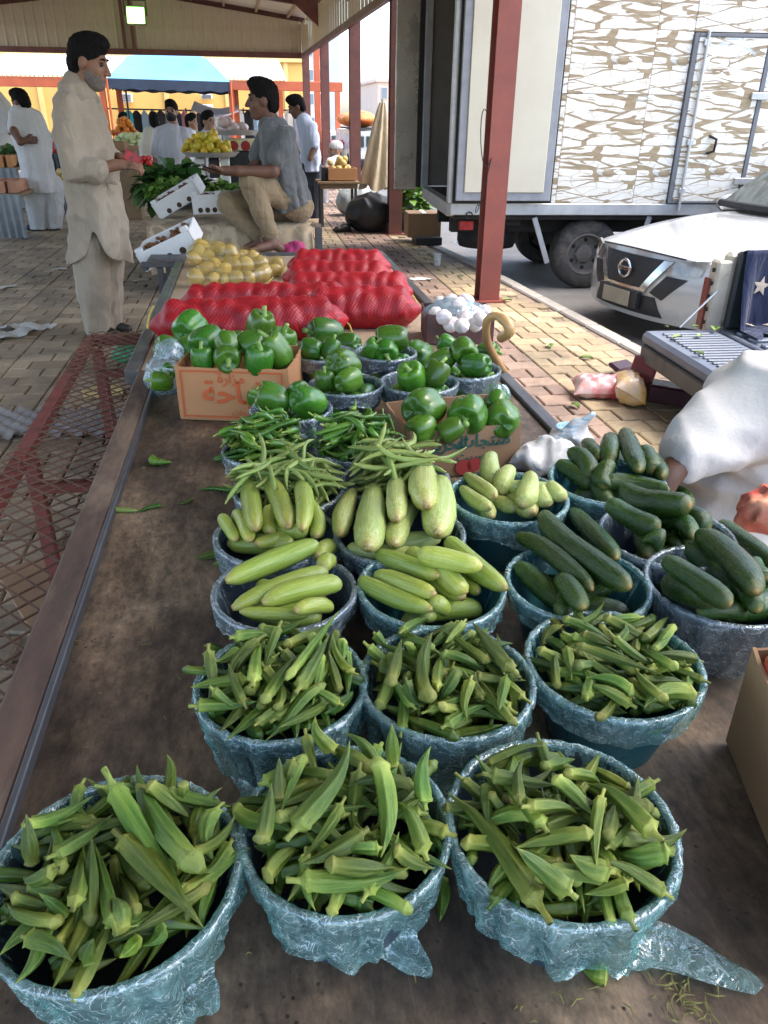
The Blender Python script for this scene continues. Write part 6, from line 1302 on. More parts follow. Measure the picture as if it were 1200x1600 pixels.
# ---------- person in white robe seated at the table's right, cut by the frame
p = Person('person in white robe seated at the table beside the cucumbers', (1.95, 1.75, 0), skin_mat('deep_brown_skin', (.085, .042, .027)), .01)
L = p.head(np.array([1.98, 1.80, 1.16]), R(190), R(-10), .24); p.limb([L(-.02, 0, -.06), L(-.03, 0, -.18)], [.058, .08])
hw = at(1044, 742, .70); sh_ = np.array([1.80, 1.72, .92]); p.limb([L(-.03, 0, -.18), sh_, at(1150, 668, .78), hw], [.07, .045, .032, .026]); p.hand(hw, (-.55, -.25, -.5), (-.3, .2, -.9), .18, .6, 1); p.finish(.009)
m_robe = M('white_robe_cloth', (.50, .49, .47), (.45, .44, .425), .8, 3, .25, 9, spec=.2, bdist=.03)
p.garment('robe', [([np.array([2.0, 1.8, .95]), np.array([2.02, 1.82, .7]), np.array([2.0, 1.8, .5])], [.16, .2, .22]), ([sh_, at(1180, 640, .80), at(1068, 712, .725)], [.12, .11, .058]), ([np.array([1.95, 1.75, .5]), at(1225, 715, .60), at(1140, 745, .57)], [.17, .16, .13]), ([at(1140, 745, .57), np.array([1.20, 1.60, .1])], [.12, .13]), ([at(1200, 650, .77), at(1215, 730, .60)], [.12, .14])],
    m_robe, 0, 7, None, .05, .009, None, 11, wr=.030, wrf=8, cut=[((0, 0, .03), (0, 0, -1)), ((.835, 0, 0), (-1, 0, 0))])
g = G(); g.lathe([(.0, .36), (.17, .36), (.17, .33), (.15, .32), (.19, 0), (.17, 0), (.13, .31), (0, .33)], (2.0, 1.8, .002), 28); obj('stool', g, M('blue_stool_plastic', (.05, .12, .25), (.04, .1, .2), .45, 5), None, 'plastic stool under the person in the white robe', 'stool')
# ============================================================ VEHICLES
m_alu = M('worn_aluminium', (.50, .51, .51), (.40, .41, .42), .42, 8, .1, 60, metal=.5, dirt=((.25, .2, .15), 5, .58, .7))
m_rub = M('dusty_tyre_rubber', (.06, .056, .052), (.035, .033, .032), .85, 8, .3, 60, dirt=((.20, .165, .125), 4, .5, .7)); m_under = M('grimy_chassis', (.025, .024, .023), (.015, .014, .014), .75, 5, .2, 40)
m_cream = M('cream_door_lining', (.60, .57, .46), (.54, .50, .40), .55, 2, .06, 30, dirt=((.35, .31, .22), 6, .64, .5)); m_gask = M('grey_door_frame', (.30, .315, .34), (.22, .23, .25), .5, 7, .1, 50, dirt=((.12, .1, .09), 9, .6, .5)); m_blk = M('black_gasket', (.012, .012, .012), (.01, .01, .01), .7, 8)
# cracked, flaking white paint over brown under-layer
m_flake, nt, p = new_mat('cracked_white_paint')
v = coords(nt, 'Object'); wv = noise(nt, 2.2, 3, .5, v); vd = mixc(nt, .05, v, wv.outputs['Color'], 'LINEAR_LIGHT')
mp = _n(nt, 'ShaderNodeMapping'); mp.inputs['Scale'].default_value = (1.7, 1, 9.0); nt.links.new(vd, mp.inputs[0])
vo = _n(nt, 'ShaderNodeTexVoronoi', feature='DISTANCE_TO_EDGE'); vo.inputs['Scale'].default_value = 1.0; vo.inputs['Randomness'].default_value = .95; nt.links.new(mp.outputs[0], vo.inputs['Vector'])
mp2 = _n(nt, 'ShaderNodeMapping'); mp2.inputs['Scale'].default_value = (4.5, 1, 13); nt.links.new(vd, mp2.inputs[0])
vo2 = _n(nt, 'ShaderNodeTexVoronoi', feature='DISTANCE_TO_EDGE'); vo2.inputs['Scale'].default_value = 1.0; nt.links.new(mp2.outputs[0], vo2.inputs['Vector'])
wd = ramp(nt, noise(nt, 1.3, 4, .6, v).outputs[0], [(.36, 0.0), (.66, .085)]).outputs[0]          # how far the cracks gape, place by place
c1 = _n(nt, 'ShaderNodeMath', operation='LESS_THAN'); nt.links.new(vo.outputs['Distance'], c1.inputs[0]); nt.links.new(wd, c1.inputs[1])
ln = noise(nt, 1.0, 2, .4, coords(nt, 'Object', (2.3, 1, 14)), 1.2); c2 = _n(nt, 'ShaderNodeMath', operation='GREATER_THAN'); nt.links.new(ln.outputs[0], c2.inputs[0]); c2.inputs[1].default_value = .575
mm = _n(nt, 'ShaderNodeMath', operation='MAXIMUM'); nt.links.new(c1.outputs[0], mm.inputs[0]); nt.links.new(c2.outputs[0], mm.inputs[1])
c3 = ramp(nt, vo2.outputs['Distance'], [(.012, .55), (.03, 0)]).outputs[0]
white = ramp(nt, noise(nt, 12, 6, .6, v).outputs[0], [(.3, (.70, .66, .57)), (.7, (.80, .77, .70))]).outputs[0]
under = ramp(nt, noise(nt, 6, 6, .6, coords(nt, 'Object', (1, 1, 5))).outputs[0], [(.3, (.22, .155, .085)), (.6, (.36, .275, .165)), (.75, (.52, .46, .36))]).outputs[0]
gp = ramp(nt, noise(nt, 1.3, 3, .55, coords(nt, 'Object', (1, 1, 2)), 1.5).outputs[0], [(.56, 0), (.59, 1)]).outputs[0]
under = mixc(nt, gp, under, (.50, .54, .54))
nt.links.new(mixc(nt, mm.outputs[0], mixc(nt, c3, white, (.42, .33, .22)), under), p.inputs['Base Color']); p.inputs['Roughness'].default_value = .6
bi = _n(nt, 'ShaderNodeMath', operation='SUBTRACT'); bi.inputs[0].default_value = 1; nt.links.new(mm.outputs[0], bi.inputs[1]); bump(nt, p, bi.outputs[0], .6, .006)
TD = np.array([math.cos(R(4)), -math.sin(R(4)), 0]); TN = np.array([-TD[1]*-1, TD[0]*-1, 0]); TN = np.array([-math.sin(R(4)), -math.cos(R(4)), 0]); TU = np.array([0, 0, 1.0])
C0 = atY(703, 336, 7.6)                                   # rear lower corner of the side rail
RT = np.stack([TD, -TN, TU], 1)                            # local x forward along truck, y to its far side, z up
def tp(x, y, z): return C0+RT @ np.array([x, y, z])
def side_px(px, py, off=0.0):
    d = ray(px, py); P0 = C0+TN*off; t = ((P0-CAMP)@TN)/(d@TN); q = CAMP+d*t-C0; return q@TD, q@TU      # pixel -> (along, up) on side plane
truck = thing('box_truck', (C0[0]+2, C0[1]+.9, -.17), 'white box truck with cracked flaking paint and its rear doors open', 'truck')
LT, WT, HT = 4.6, 1.95, 2.35; m_inn = M('dim_box_lining', (.15, .145, .135), (.11, .105, .1), .7, 3, .1, 30)  # lining colour darkened so the box interior looks dim
xr2, zb_ = side_px(703, 318); zf = .12
def tbox(name, x0, x1, y0, y1, z0, z1, mt, par=None, bev=.006):
    g = G(); g.box(tp((x0+x1)/2, (y0+y1)/2, (z0+z1)/2), (x1-x0, y1-y0, z1-z0), RT, bev); return obj(name, g, mt, par or truck)
tbox('floor_rail', 0, LT, -.012, .08, 0, .105, m_alu); tbox('floor_rail', 0, LT, WT-.08, WT+.012, 0, .105, m_alu); tbox('rear_sill', -.02, .075, .081, WT-.081, -.02, .10, m_alu)
tbox('floor', .08, LT, .081, WT-.081, .03, .1, m_under)
# side wall split in panels, two rows with thin seams
xs = [0.0]+[side_px(q, 200)[0] for q in (880, 1005)]+[side_px(1060, 200)[0], side_px(1180, 200)[0], LT]
zmid = side_px(940, 147)[1]
for i in range(len(xs)-1):
    for (z0, z1) in ((.108, zmid-.0015), (zmid+.0015, HT)):
        if i == 3: continue
        tbox('side_panel', xs[i]+.001, xs[i+1]-.001, .0, .03, z0, z1, m_flake, None, .003)
dz1 = side_px(1120, 52)[1]; dx0, dx1 = xs[3], xs[4]
tbox('side_panel', dx0+.003, dx1-.003, .0, .03, dz1+.01, HT, m_flake, None, .003)
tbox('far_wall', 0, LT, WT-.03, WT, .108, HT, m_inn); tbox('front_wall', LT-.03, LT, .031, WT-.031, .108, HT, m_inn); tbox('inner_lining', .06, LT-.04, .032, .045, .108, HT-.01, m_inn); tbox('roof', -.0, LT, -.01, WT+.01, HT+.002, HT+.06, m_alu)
tbox('rear_post', -.03, .05, -.018, .07, .106, HT, m_alu); tbox('rear_post', -.03, .05, WT-.07, WT+.018, .106, HT, m_gask); tbox('rear_header', -.03, .05, .071, WT-.071, HT-.14, HT, m_alu)
# side access door
sd_ = tbox('side_door', dx0+.05, dx1-.05, -.02, .02, .13, dz1-.03, m_flake, None, .004)
for (a, b, c, d) in ((dx0+.004, dx0+.045, .112, dz1), (dx1-.045, dx1-.004, .112, dz1), (dx0+.046, dx1-.046, .112, .128), (dx0+.046, dx1-.046, dz1-.028, dz1)): tbox('door_gasket', a, b, -.026, .02, c, d, M('dark_grey_gasket', (.16, .165, .18), (.12, .125, .135), .6, 8), sd_, .003)
g = G(); g.cyl(tp(dx0+.12, -.04, .05), tp(dx0+.12, -.04, dz1+.02), .014, n=8); obj('lock_rod', g, m_alu, sd_)
for z in (.2, .62, dz1-.1): tbox('rod_bracket', dx0+.09, dx0+.15, -.05, -.021, z, z+.05, m_alu, sd_, .004)
g = G(); h0 = tp(dx0+.30, -.03, .55); g.tube([h0, h0+RT @ np.array([.06, -.02, .02]), h0+RT @ np.array([.065, -.02, .12]), h0+RT @ np.array([0, 0, .15])], .012, 8); obj('door_handle', g, m_blk, sd_)
for z in (.28, 1.0): tbox('hinge', dx1-.12, dx1+.09, -.045, -.0265, z, z+.06, m_alu, sd_, .004)
# open right rear door folded flat along the side: cream lining in a grey frame
a0, _ = side_px(712, 300, .07); a1, _ = side_px(860, 300, .07); zl = side_px(780, 314, .07)[1]
dr = tbox('rear_door', a0, a1, -.085, -.03, zl, HT-.03, m_gask, None, .006)
tbox('door_lining', a0+.075, a1-.075, -.098, -.0855, zl+.075, HT-.1, m_cream, dr, .004); tbox('door_seal', a0-.022, a1+.022, -.05, -.034, zl-.022, HT-.01, m_blk, dr, .004)
# open left rear door swung out behind
q0 = tp(-.02, WT+.03, .03); q1 = atY(606, 292, q0[1]+.02); dv = (q1-q0)[:2]; dv /= np.linalg.norm(dv); RD_ = np.stack([np.append(dv, 0), np.array([-dv[1], dv[0], 0]), TU], 1); Ld = .26
dl = None
m_ddark = M('scuffed_steel_door', (.34, .32, .28), (.24, .22, .2), .3, 2, .1, 20, metal=.5, dirt=((.30, .22, .15), 2.2, .55, .5))
cc_ = q0+RD_ @ np.array([Ld/2+.06, 0, HT/2-.02]); g = G(); g.box(cc_, (Ld, .05, HT-.1), RD_, .008); dl = obj('rear_door', g, m_ddark, truck)
g = G(); g.box(q0+RD_ @ np.array([.03, 0, HT/2]), (.05, .07, HT-.12), RD_, .004); obj('door_edge', g, m_blk, dl)
for z in (.25, 1.75):
    g = G(); g.box(q0+RD_ @ np.array([.0, -.02, z]), (.14, .05, .07), RD_, .006); obj('hinge', g, m_blk, dl)
# running gear
wx, wz = side_px(915, 404, -.12); gz = -.17-C0[2]; wr_ = .335; wcz = gz+wr_
m_rim = M('dusty_steel_rim', (.19, .17, .15), (.11, .10, .09), .65, 10, .2, 50, metal=.3, dirt=((.28, .23, .17), 5, .55, .5))
def wheel(x, y, r, w_, par, face=-1, lug=6, rimm=m_rim):
    ax = np.stack([RT[:, 0], RT[:, 2], RT[:, 1]*face], 1); c = tp(x, y, gz+r) if par is truck else None
    T = G(); c = tp(x, y, gz+r)
    prof = [(r*.58, -w_/2), (r*.9, -w_/2), (r*.97, -w_*.42), (r, -w_*.3), (r, w_*.3), (r*.97, w_*.42), (r*.9, w_/2), (r*.66, w_/2+.004), (r*.58, w_/2-.01)]; T.lathe(prof, c, 44, axis=ax); t = obj('tyre', T, m_rub, par)
    g = G(); g.lathe([(r*.60, w_/2-.006), (r*.56, w_/2-.0), (r*.52, w_/2-.03), (r*.46, w_*.12), (r*.30, w_*.10), (r*.24, w_*.22), (r*.14, w_*.26), (0, w_*.26)], c, 32, axis=ax); rm = obj('rim', g, rimm, t)
    for k in range(lug):
        a = k*2*PI/lug; g = G(); g.cyl(c+ax @ np.array([r*.28*math.cos(a), r*.28*math.sin(a), w_*.10]), c+ax @ np.array([r*.28*math.cos(a), r*.28*math.sin(a), w_*.2]), r*.035, n=6); obj('lug_nut', g, m_rim, rm)
    for k in range(6):
        a = k*2*PI/6+.5; g = G(); g.cyl(c+ax @ np.array([r*.40*math.cos(a), r*.40*math.sin(a), w_*.09]), c+ax @ np.array([r*.40*math.cos(a), r*.40*math.sin(a), w_*.135]), r*.06, n=10); obj('rim_hole', g, m_blk, rm)
    return t
wheel(wx, .22, wr_, .2, truck); wheel(wx, WT-.22, wr_, .2, truck, 1); wheel(LT+.1, .2, wr_, .2, truck); wheel(LT+.1, WT-.22, wr_, .2, truck, 1)
tbox('chassis_rail', .1, LT+1, .5, .62, -.22, -.06, m_under); tbox('chassis_rail', .1, LT+1, WT-.62, WT-.5, -.22, -.06, m_under); tbox('cross_member', .55, .75, .2, WT-.2, -.12, 0, m_under); tbox('rear_axle', wx-.06, wx+.06, .3, WT-.3, wcz-.06, wcz+.06, m_under)
tbox('underside', .05, LT, .06, WT-.06, -.05, -.008, m_under); tbox('tool_box', 2.5, 3.4, .15, .55, -.42, -.06, m_under)
g = G(); sx, sz = side_px(768, 373, -.5); g.lathe([(.10, -.1), (.29, -.1), (.31, -.05), (.31, .05), (.29, .1), (.10, .1)], tp(sx, .75, sz+.0), 36, axis=RT); obj('spare_tyre', g, m_under, truck)
for x in (wx-.5, wx+.52):
    g = G(); g.box(tp(x, .05, -.24), (.05, .02, .46), RT @ roty(R(-22 if x < wx else 12)), .004); obj('mudguard_stay', g, m_alu, truck)
tbox('bumper_lamp', .1, .24, .02, .06, -.14, -.06, M('tail_lamp_red', (.3, .02, .02), (.25, .02, .02), .3, 9))
g = G(); q_ = tp(.18, -.03, -.0); g.lathe([(.03, 0), (.036, .006), (.03, .012), (.024, .006), (.03, 0)], q_, 16, axis=np.stack([RT[:, 0], RT[:, 2], TN], 1)); obj('tow_ring', g, m_blk, truck)
# cab, mostly outside the frame
tbox('cab', LT+.12, LT+1.5, .02, WT-.02, -.3, 1.45, M('white_cab_paint', (.7, .7, .68), (.62, .62, .6), .3, 2, coat=.4), None, .12)
# potato bags inside the box
for i, (px, py) in enumerate(((676, 258), (688, 250), (672, 278), (690, 276))):
    c = tp(.55+.1*i, WT-.45-.12*(i % 2), .22+.20*(i % 2)); s = SDF(c-.28, c+.28, .02); rg = np.random.default_rng(i); s.ell(c, (.17, .15, .12), k=.02)
    for k in range(22): d = rg.normal(size=3); d /= np.linalg.norm(d); s.ell(c+d*np.array([.15, .13, .1]), (.045,)*3, k=.02)
    g = G(); s.mesh(g); obj('potato_bag', g, M('brown_yellow_netting', (.28, .19, .06), (.2, .13, .045), .7, 14, .2, 60), None, 'yellow net bag of potatoes stacked inside the truck', 'sack', 'potato bags inside the truck')

# ---------- white car parked with its front towards the pavement
m_cpaint = M('white_car_paint', (.45, .455, .45), (.41, .415, .41), .2, 1.5, 0, 30, spec=.5, coat=.6, dirt=((.52, .48, .42), 2, .58, .35)); m_cblk = M('black_car_plastic', (.022, .024, .027), (.016, .017, .02), .5, 9, .1, 80); m_chr = M('satin_chrome', (.55, .55, .54), (.45, .45, .45), .22, 4, metal=.9)
m_hl, nt, p = new_mat('dusty_headlamp'); p.inputs['Base Color'].default_value = (.20, .19, .16, 1); p.inputs['Roughness'].default_value = .15; p.inputs['Coat Weight'].default_value = 1; v = coords(nt, 'Object'); nt.links.new(ramp(nt, noise(nt, 9, 4, .6, v).outputs[0], [(.35, (.13, .125, .11)), (.65, (.33, .31, .26))]).outputs[0], p.inputs['Base Color'])
m_wsc = M('windscreen_glass', (.07, .09, .085), (.04, .055, .05), .05, 3, spec=.8, coat=.5)
zg = -.17; cn_ = at(962, 522, zg); car_az = R(13)             # car points to -x, nose slightly towards the camera
CF = np.array([-math.cos(car_az), -math.sin(car_az), 0]); CS = np.array([math.sin(car_az), -math.cos(car_az), 0])   # forward, and its near (left-of-picture-front) side
K = .78
P0c = np.array([cn_[0], cn_[1], zg])
car = thing('parked_car', tuple(P0c), 'white car with black grille and round badge parked beside the truck', 'car')
def cp_(f, s, z): return P0c+(CF*(-f)+CS*s)*K+np.array([0, 0, z*K])      # f metres behind the nose, s towards the near side, z up
# shell: sections from nose to tail; half widths and heights
def nose(s_, z_, out=.012):
    f = .02+.24*(abs(s_)/.88)**2.4+.16*max(0, (z_-.52))**1.4*2.0+.25*max(0, .34-z_)
    return cp_(f-out, s_, z_)
HF = 1.95; SW = np.linspace(-.88, .88, 41); zh_ = lambda s_: .86-.05*(abs(s_)/.88)**2
g = G(); g.grid([[nose(s_, .22+(zh_(s_)-.22)*t, 0) for s_ in SW] for t in np.linspace(0, 1, 16)]); obj('front_bumper', g, m_cpaint, car, sharp=50)
def hood(s_, t):
    a = nose(s_, zh_(s_), 0); b = cp_(HF, s_*1.0, 1.10-.06*(abs(s_)/.88)**3); q = a*(1-t)+b*t; q[2] = a[2]+(b[2]-a[2])*(1-(1-t)**1.9)+.012*math.sin(PI*t)*math.cos(s_*2.2); q[2] += .012*K*math.exp(-((abs(s_)-.52)/.09)**2)*min(1, t*4); return q
g = G(); g.grid([[hood(s_, t) for s_ in SW] for t in np.linspace(0, 1, 22)]); obj('bonnet', g, m_cpaint, car, sharp=50)
for sg in (-1, 1):
    g = G(); g.grid([[nose(sg*.88, .22+(zh_(.88)-.22)*t, 0)*(1-u)+cp_(HF, sg*.90, .22+(hood(.88, 1)[2]/K-P0c[2]/K-.22)*t)*u+CS*sg*.05*K*math.sin(PI*min(1, u*1.0))*math.sin(PI*t) for u in np.linspace(0, 1, 18)] if t < 1 else [hood(sg*.88, u)+0*CS for u in np.linspace(0, 1, 18)] for t in np.linspace(0, 1, 12)]); obj('wing', g, m_cpaint, car, sharp=50)
    g = G(); c = cp_(.95, sg*.925, .34); ax = np.stack([CF, np.array([0, 0, 1.0]), CS*sg], 1); g.lathe([(.40*K, -.06), (.41*K, .01), (.36*K, .015), (.34*K, -.06)], c, 30, axis=ax); obj('wheel_arch', g, m_cblk, car)
def smooth_rows(rw, n):
    rw = np.array(rw); t = np.linspace(0, len(rw)-1, n); i = np.clip(t.astype(int), 0, len(rw)-2); u = (t-i)[:, None, None]; A = rw[np.maximum(i-1, 0)]; B = rw[i]; C = rw[i+1]; D = rw[np.minimum(i+2, len(rw)-1)]
    return .5*((2*B)+(-A+C)*u+(2*A-5*B+4*C-D)*u*u+(-A+3*B-3*C+D)*u**3)
g = G(); b2 = [(HF, .88, .91, .80, 1.12), (2.5, .88, .92, .80, 1.12), (3.6, .88, .92, .82, 1.12), (4.7, .85, .88, .78, 1.08), (4.9, .8, .82, .7, .95)]; rows2 = []
for (f, a, b, c, z2) in b2:
    half = [(a*.9, .2), (a, .25), (b, .6), (b, .8), (b*.985, .92), ((b+c)/2, z2-.05), (c, z2), (0, z2+.02)]; rows2.append([cp_(f, s_, z_) for s_, z_ in half+[(-s_, z_) for s_, z_ in half[::-1][1:]]])
g.grid(rows2); obj('rear_body', g, m_cpaint, car, sharp=40)
# cabin and windscreen
g = G(); cb2 = [(1.82, .76, 1.11, .74, 1.12), (2.65, .72, 1.12, .60, 1.66), (3.2, .74, 1.12, .60, 1.70), (4.1, .74, 1.12, .58, 1.66), (4.8, .72, 1.10, .60, 1.15)]
rws = []
for (f, a, z0, b, z1) in cb2: rws.append([cp_(f, s_, z_) for s_, z_ in ((a, z0-.02), ((a+b)/2+.03, (z0+z1)/2), (b, z1-.03), (b*.6, z1), (0, z1+.015), (-b*.6, z1), (-b, z1-.03), (-(a+b)/2-.03, (z0+z1)/2), (-a, z0-.02))])
g.grid(smooth_rows(rws, 20)); obj('cabin', g, m_cpaint, car, sharp=45)
W4 = [cp_(1.78, .72, 1.125), cp_(1.78, -.72, 1.125), cp_(2.6, -.58, 1.64), cp_(2.6, .58, 1.64)]
g = G(); P_ = []
for i in range(9):
    t = i/8; a = W4[0]*(1-t)+W4[3]*t; b = W4[1]*(1-t)+W4[2]*t; P_.append([a*(1-u)+b*u+(CF*.10*math.sin(PI*u)+np.array([0, 0, .045+.05*math.sin(PI*t)*.6]))*K for u in np.linspace(0, 1, 13)])
g.grid(P_); obj('windscreen', g, m_wsc, car, sharp=0)
g = G(); g.tube([P_[0][0]+(-CF*-.02), *[q+CF*.01 for q in P_[0]], P_[0][-1]], .03, 8); obj('wiper_cowl', g, m_cblk, car)
g = G(); g.tube([W4[0]+CF*.0+np.array([0, 0, .05]), W4[3]+np.array([0, 0, .05])], .028, 8); obj('windscreen_pillar', g, m_cblk, car)
g = G(); g.tube([P_[0][3]+CF*.05+np.array([0, 0, .01]), P_[3][6]+np.array([0, 0, .02])], .01, 6); obj('wiper', g, m_cblk, car)
# front face pieces: follow the nose surface
def patch(name, poly_fn, nu, nv, mt, par=car, out=.012, th=.03):
    P_ = [[nose(*poly_fn(u, v_), out) for u in np.linspace(0, 1, nu)] for v_ in np.linspace(0, 1, nv)]; g = G(); g.grid(P_); Q_ = [[q-CF*th*K*-1*-1 for q in r] for r in P_]
    edge = P_[0]+[r[-1] for r in P_[1:]]+P_[-1][::-1][1:]+[r[0] for r in P_[::-1][1:-1]]; e = np.array(edge); g.grid(np.stack([e, e-CF*th*K]), wrap=True, smooth=False); return obj(name, g, mt, par, sharp=40)
def quad(A, B, C, D): return lambda u, v_: tuple((np.array(A)*(1-u)+np.array(B)*u)*(1-v_)+(np.array(D)*(1-u)+np.array(C)*u)*v_)
# s>0 = side nearer the viewer's right; built symmetric
patch('lower_grille', quad((-.52, .27), (.52, .27), (.42, .45), (-.42, .45)), 25, 6, m_cblk, out=.016)
patch('grille', quad((-.30, .50), (.30, .50), (.46, .80), (-.46, .80)), 21, 8, m_cblk, out=.02)
for sgn in (-1, 1):
    patch('chrome_strip', quad((sgn*.22, .48), (sgn*.30, .48), (sgn*.54, .80), (sgn*.44, .80)), 4, 10, m_chr, out=.036, th=.03)
    patch('headlamp', quad((sgn*.50, .68), (sgn*.80, .70), (sgn*.82, .84), (sgn*.47, .80)), 10, 5, m_hl, out=.022)
    patch('bumper_side', quad((sgn*.36, .49), (sgn*.50, .44), (sgn*.70, .655), (sgn*.50, .665)), 8, 6, m_cblk, out=.015)
patch('chrome_strip', quad((-.26, .46), (.26, .46), (.25, .52), (-.25, .52)), 12, 3, m_chr, out=.036)
bc = nose(0, .67, .055); g = G(); Rb = np.stack([CS, np.array([0, 0, 1.0]), CF], 1); a = np.linspace(0, 2*PI, 33)[:-1]; g.tube([bc+Rb @ np.array([.082*math.cos(q)*K, .082*math.sin(q)*K, 0]) for q in a], .013*K, 8, closed=True); g.box(bc, (.20*K, .034*K, .02), Rb, .004); obj('badge', g, m_chr, car)
text_mesh('badge_lettering', 'NISSAN', .030, m_cblk, m44(Rb, bc+CF*.012), car)
pl = nose(-.02, .40, .05); g = G(); g.box(pl-CF*.01, (.60*K, .17*K, .05), Rb, .006); obj('plate_holder', g, m_cblk, car); g = G(); g.box(pl+CF*.022, (.42*K, .15*K, .006), Rb, .003); obj('number_plate', g, M('dusty_plate', (.34, .31, .24), (.27, .245, .19), .7, 8), car)
g = G(); g.tube([nose(s_, zh_(s_)-.004, .004) for s_ in np.linspace(-.62, .62, 21)], .006, 6); obj('bonnet_seam', g, m_cblk, car)
def cwheel(f, s_):
    c = cp_(f, s_, .34); g = G(); ax = np.stack([CF, np.array([0, 0, 1.0]), CS*np.sign(s_)], 1); r, w_ = .34*K, .2; g.lathe([(r*.6, -w_/2), (r*.92, -w_/2), (r, -w_*.3), (r, w_*.3), (r*.92, w_/2), (r*.6, w_/2)], c, 36, axis=ax); t = obj('tyre', g, m_rub, car); g = G(); g.lathe([(r*.62, w_/2-.01), (r*.5, w_*.3), (r*.2, w_*.3), (0, w_*.36)], c, 28, axis=ax); obj('rim', g, m_chr, t)
for f in (.95, 3.85):
    for s_ in (-.82, .82): cwheel(f, s_)
g = G(); c = cp_(2.2, -1.02, 1.12); g.sphere(c, (.12, .1, .08), 14, 10); obj('wing_mirror', g, m_cpaint, car)

# ---------- pickup: lowered tailgate with ribbed liner, bed corner, starred blanket
ZT = .36; m_liner2 = M('grey_bed_liner', (.16, .19, .24), (.12, .14, .18), .42, 5, .1, 50, dirt=((.3, .28, .24), 6, .6, .5)); m_prust = M('chipped_white_paint', (.52, .47, .38), (.42, .37, .29), .55, 9, .2, 50, dirt=((.16, .075, .045), 7, .56, .9)); m_darkp = M('dark_bed_paint', (.04, .048, .055), (.03, .035, .04), .4, 6, .1, 40)
t0 = at(1003, 516, ZT); t1 = at(1150, 606, ZT); t2 = at(1112, 508, ZT+.03)
pk = thing('pickup_truck', (t2[0]+1, t1[1]+.2, -.17), 'pickup with lowered ribbed tailgate and rusty bed corner beside the kerb', 'pickup')
eL = (t1-t0)/np.linalg.norm(t1-t0); eF = np.array([-eL[1], eL[0], 0]); eF = eF if eF@(t2-t0) > 0 else -eF; Wd = 1.35; Dd = .42
RP = np.stack([eF, np.cross(np.array([0, 0, 1.0]), eF), np.array([0, 0, 1.0])], 1); yS = np.sign(eL @ RP[:, 1])
def pp_(f, l, z): return t0+eF*f+eL*l+np.array([0, 0, z-ZT])
def pbox(name, f0, f1, l0, l1, z0, z1, mt, par=None, bev=.008):
    g = G(); g.box(pp_((f0+f1)/2, (l0+l1)/2, (z0+z1)/2), (f1-f0, l1-l0, z1-z0), RP, bev); return obj(name, g, mt, par or pk)
tg = pbox('tailgate', 0, Dd, 0, Wd, ZT-.07, ZT, m_liner2, None, .02)
for k in range(26): 
    l_ = .10+k*.045
    pbox('liner_rib', .07, Dd-.05, l_, l_+.022, ZT+.0005, ZT+.010, m_liner2, tg, .004)
pbox('tailgate_skin', .0, .03, .02, Wd-.02, ZT-.16, ZT-.071, M('dull_grey_steel', (.14, .135, .13), (.1, .095, .09), .6, 6, .2, 40))
pbox('bed_floor', Dd+.03, Dd+1.6, 0, Wd, ZT-.05, ZT-.005, m_liner2)
for k in range(10): pbox('floor_rib', Dd+.06, Dd+1.55, .12+k*.12, .17+k*.12, ZT-.0045, ZT+.012, m_liner2, None, .004)
pbox('bed_side', Dd+.02, Dd+1.7, -.10, -.03, ZT-.25, ZT+.40, m_prust, None, .02)
pbox('bed_corner_post', Dd-.04, Dd+.05, -.11, -.02, ZT-.05, ZT+.36, m_prust, None, .012); pbox('bed_inner_panel', Dd+.055, Dd+1.65, -.028, .02, ZT+.0, ZT+.41, m_darkp, None, .012)
pbox('tail_lamp', Dd-.05, Dd-.035, -.13, -.06, ZT-.02, ZT+.26, M('old_red_lamp', (.22, .035, .03), (.17, .03, .028), .35, 9)); pbox('bed_far_side', Dd+.02, Dd+1.7, Wd+.03, Wd+.1, ZT-.25, ZT+.40, m_prust, None, .02)
pbox('bumper', Dd-.1, Dd+.1, .1, Wd-.1, ZT-.33, ZT-.22, m_darkp, None, .02); pbox('cab', Dd+1.75, Dd+3.1, -.1, Wd+.1, ZT-.25, ZT+1.0, m_prust, None, .1)
for k in range(5):
    g = G(); g.lathe([(0, 0), (.012, 0), (.012, .006), (0, .006)], pp_(Dd-.046, -.045, ZT+.03+k*.07), 10, axis=np.stack([RP[:, 1], RP[:, 2], -RP[:, 0]*1], 1)); obj('bolt', g, m_blk, pk)
g = G(); g.tube([pp_(Dd-.02, -.02, ZT+.20), pp_(.20, .03, ZT+.02)], .006, 6); obj('tailgate_stay', g, m_alu, pk)
for l_ in (.02,): 
    g = G(); g.tube([pp_(.06, l_+.02, ZT-.07), pp_(.03, l_, ZT-.24)], .012, 8); obj('prop', g, m_alu, pk)
for (f, l_) in ((Dd+.8, .0), (Dd+.8, Wd)):
    c = pp_(f, l_, .13); ax = np.stack([eF, np.array([0, 0, 1.0]), eL*(-1 if l_ < .1 else 1)], 1); g = G(); r, w_ = .30, .2; g.lathe([(0, w_*.3), (r*.55, w_*.35), (r*.6, w_/2), (r*.92, w_/2), (r, w_*.3), (r, -w_*.3), (r*.92, -w_/2), (r*.5, -w_/2)], c, 32, axis=ax); obj('wheel', g, m_rub, pk)
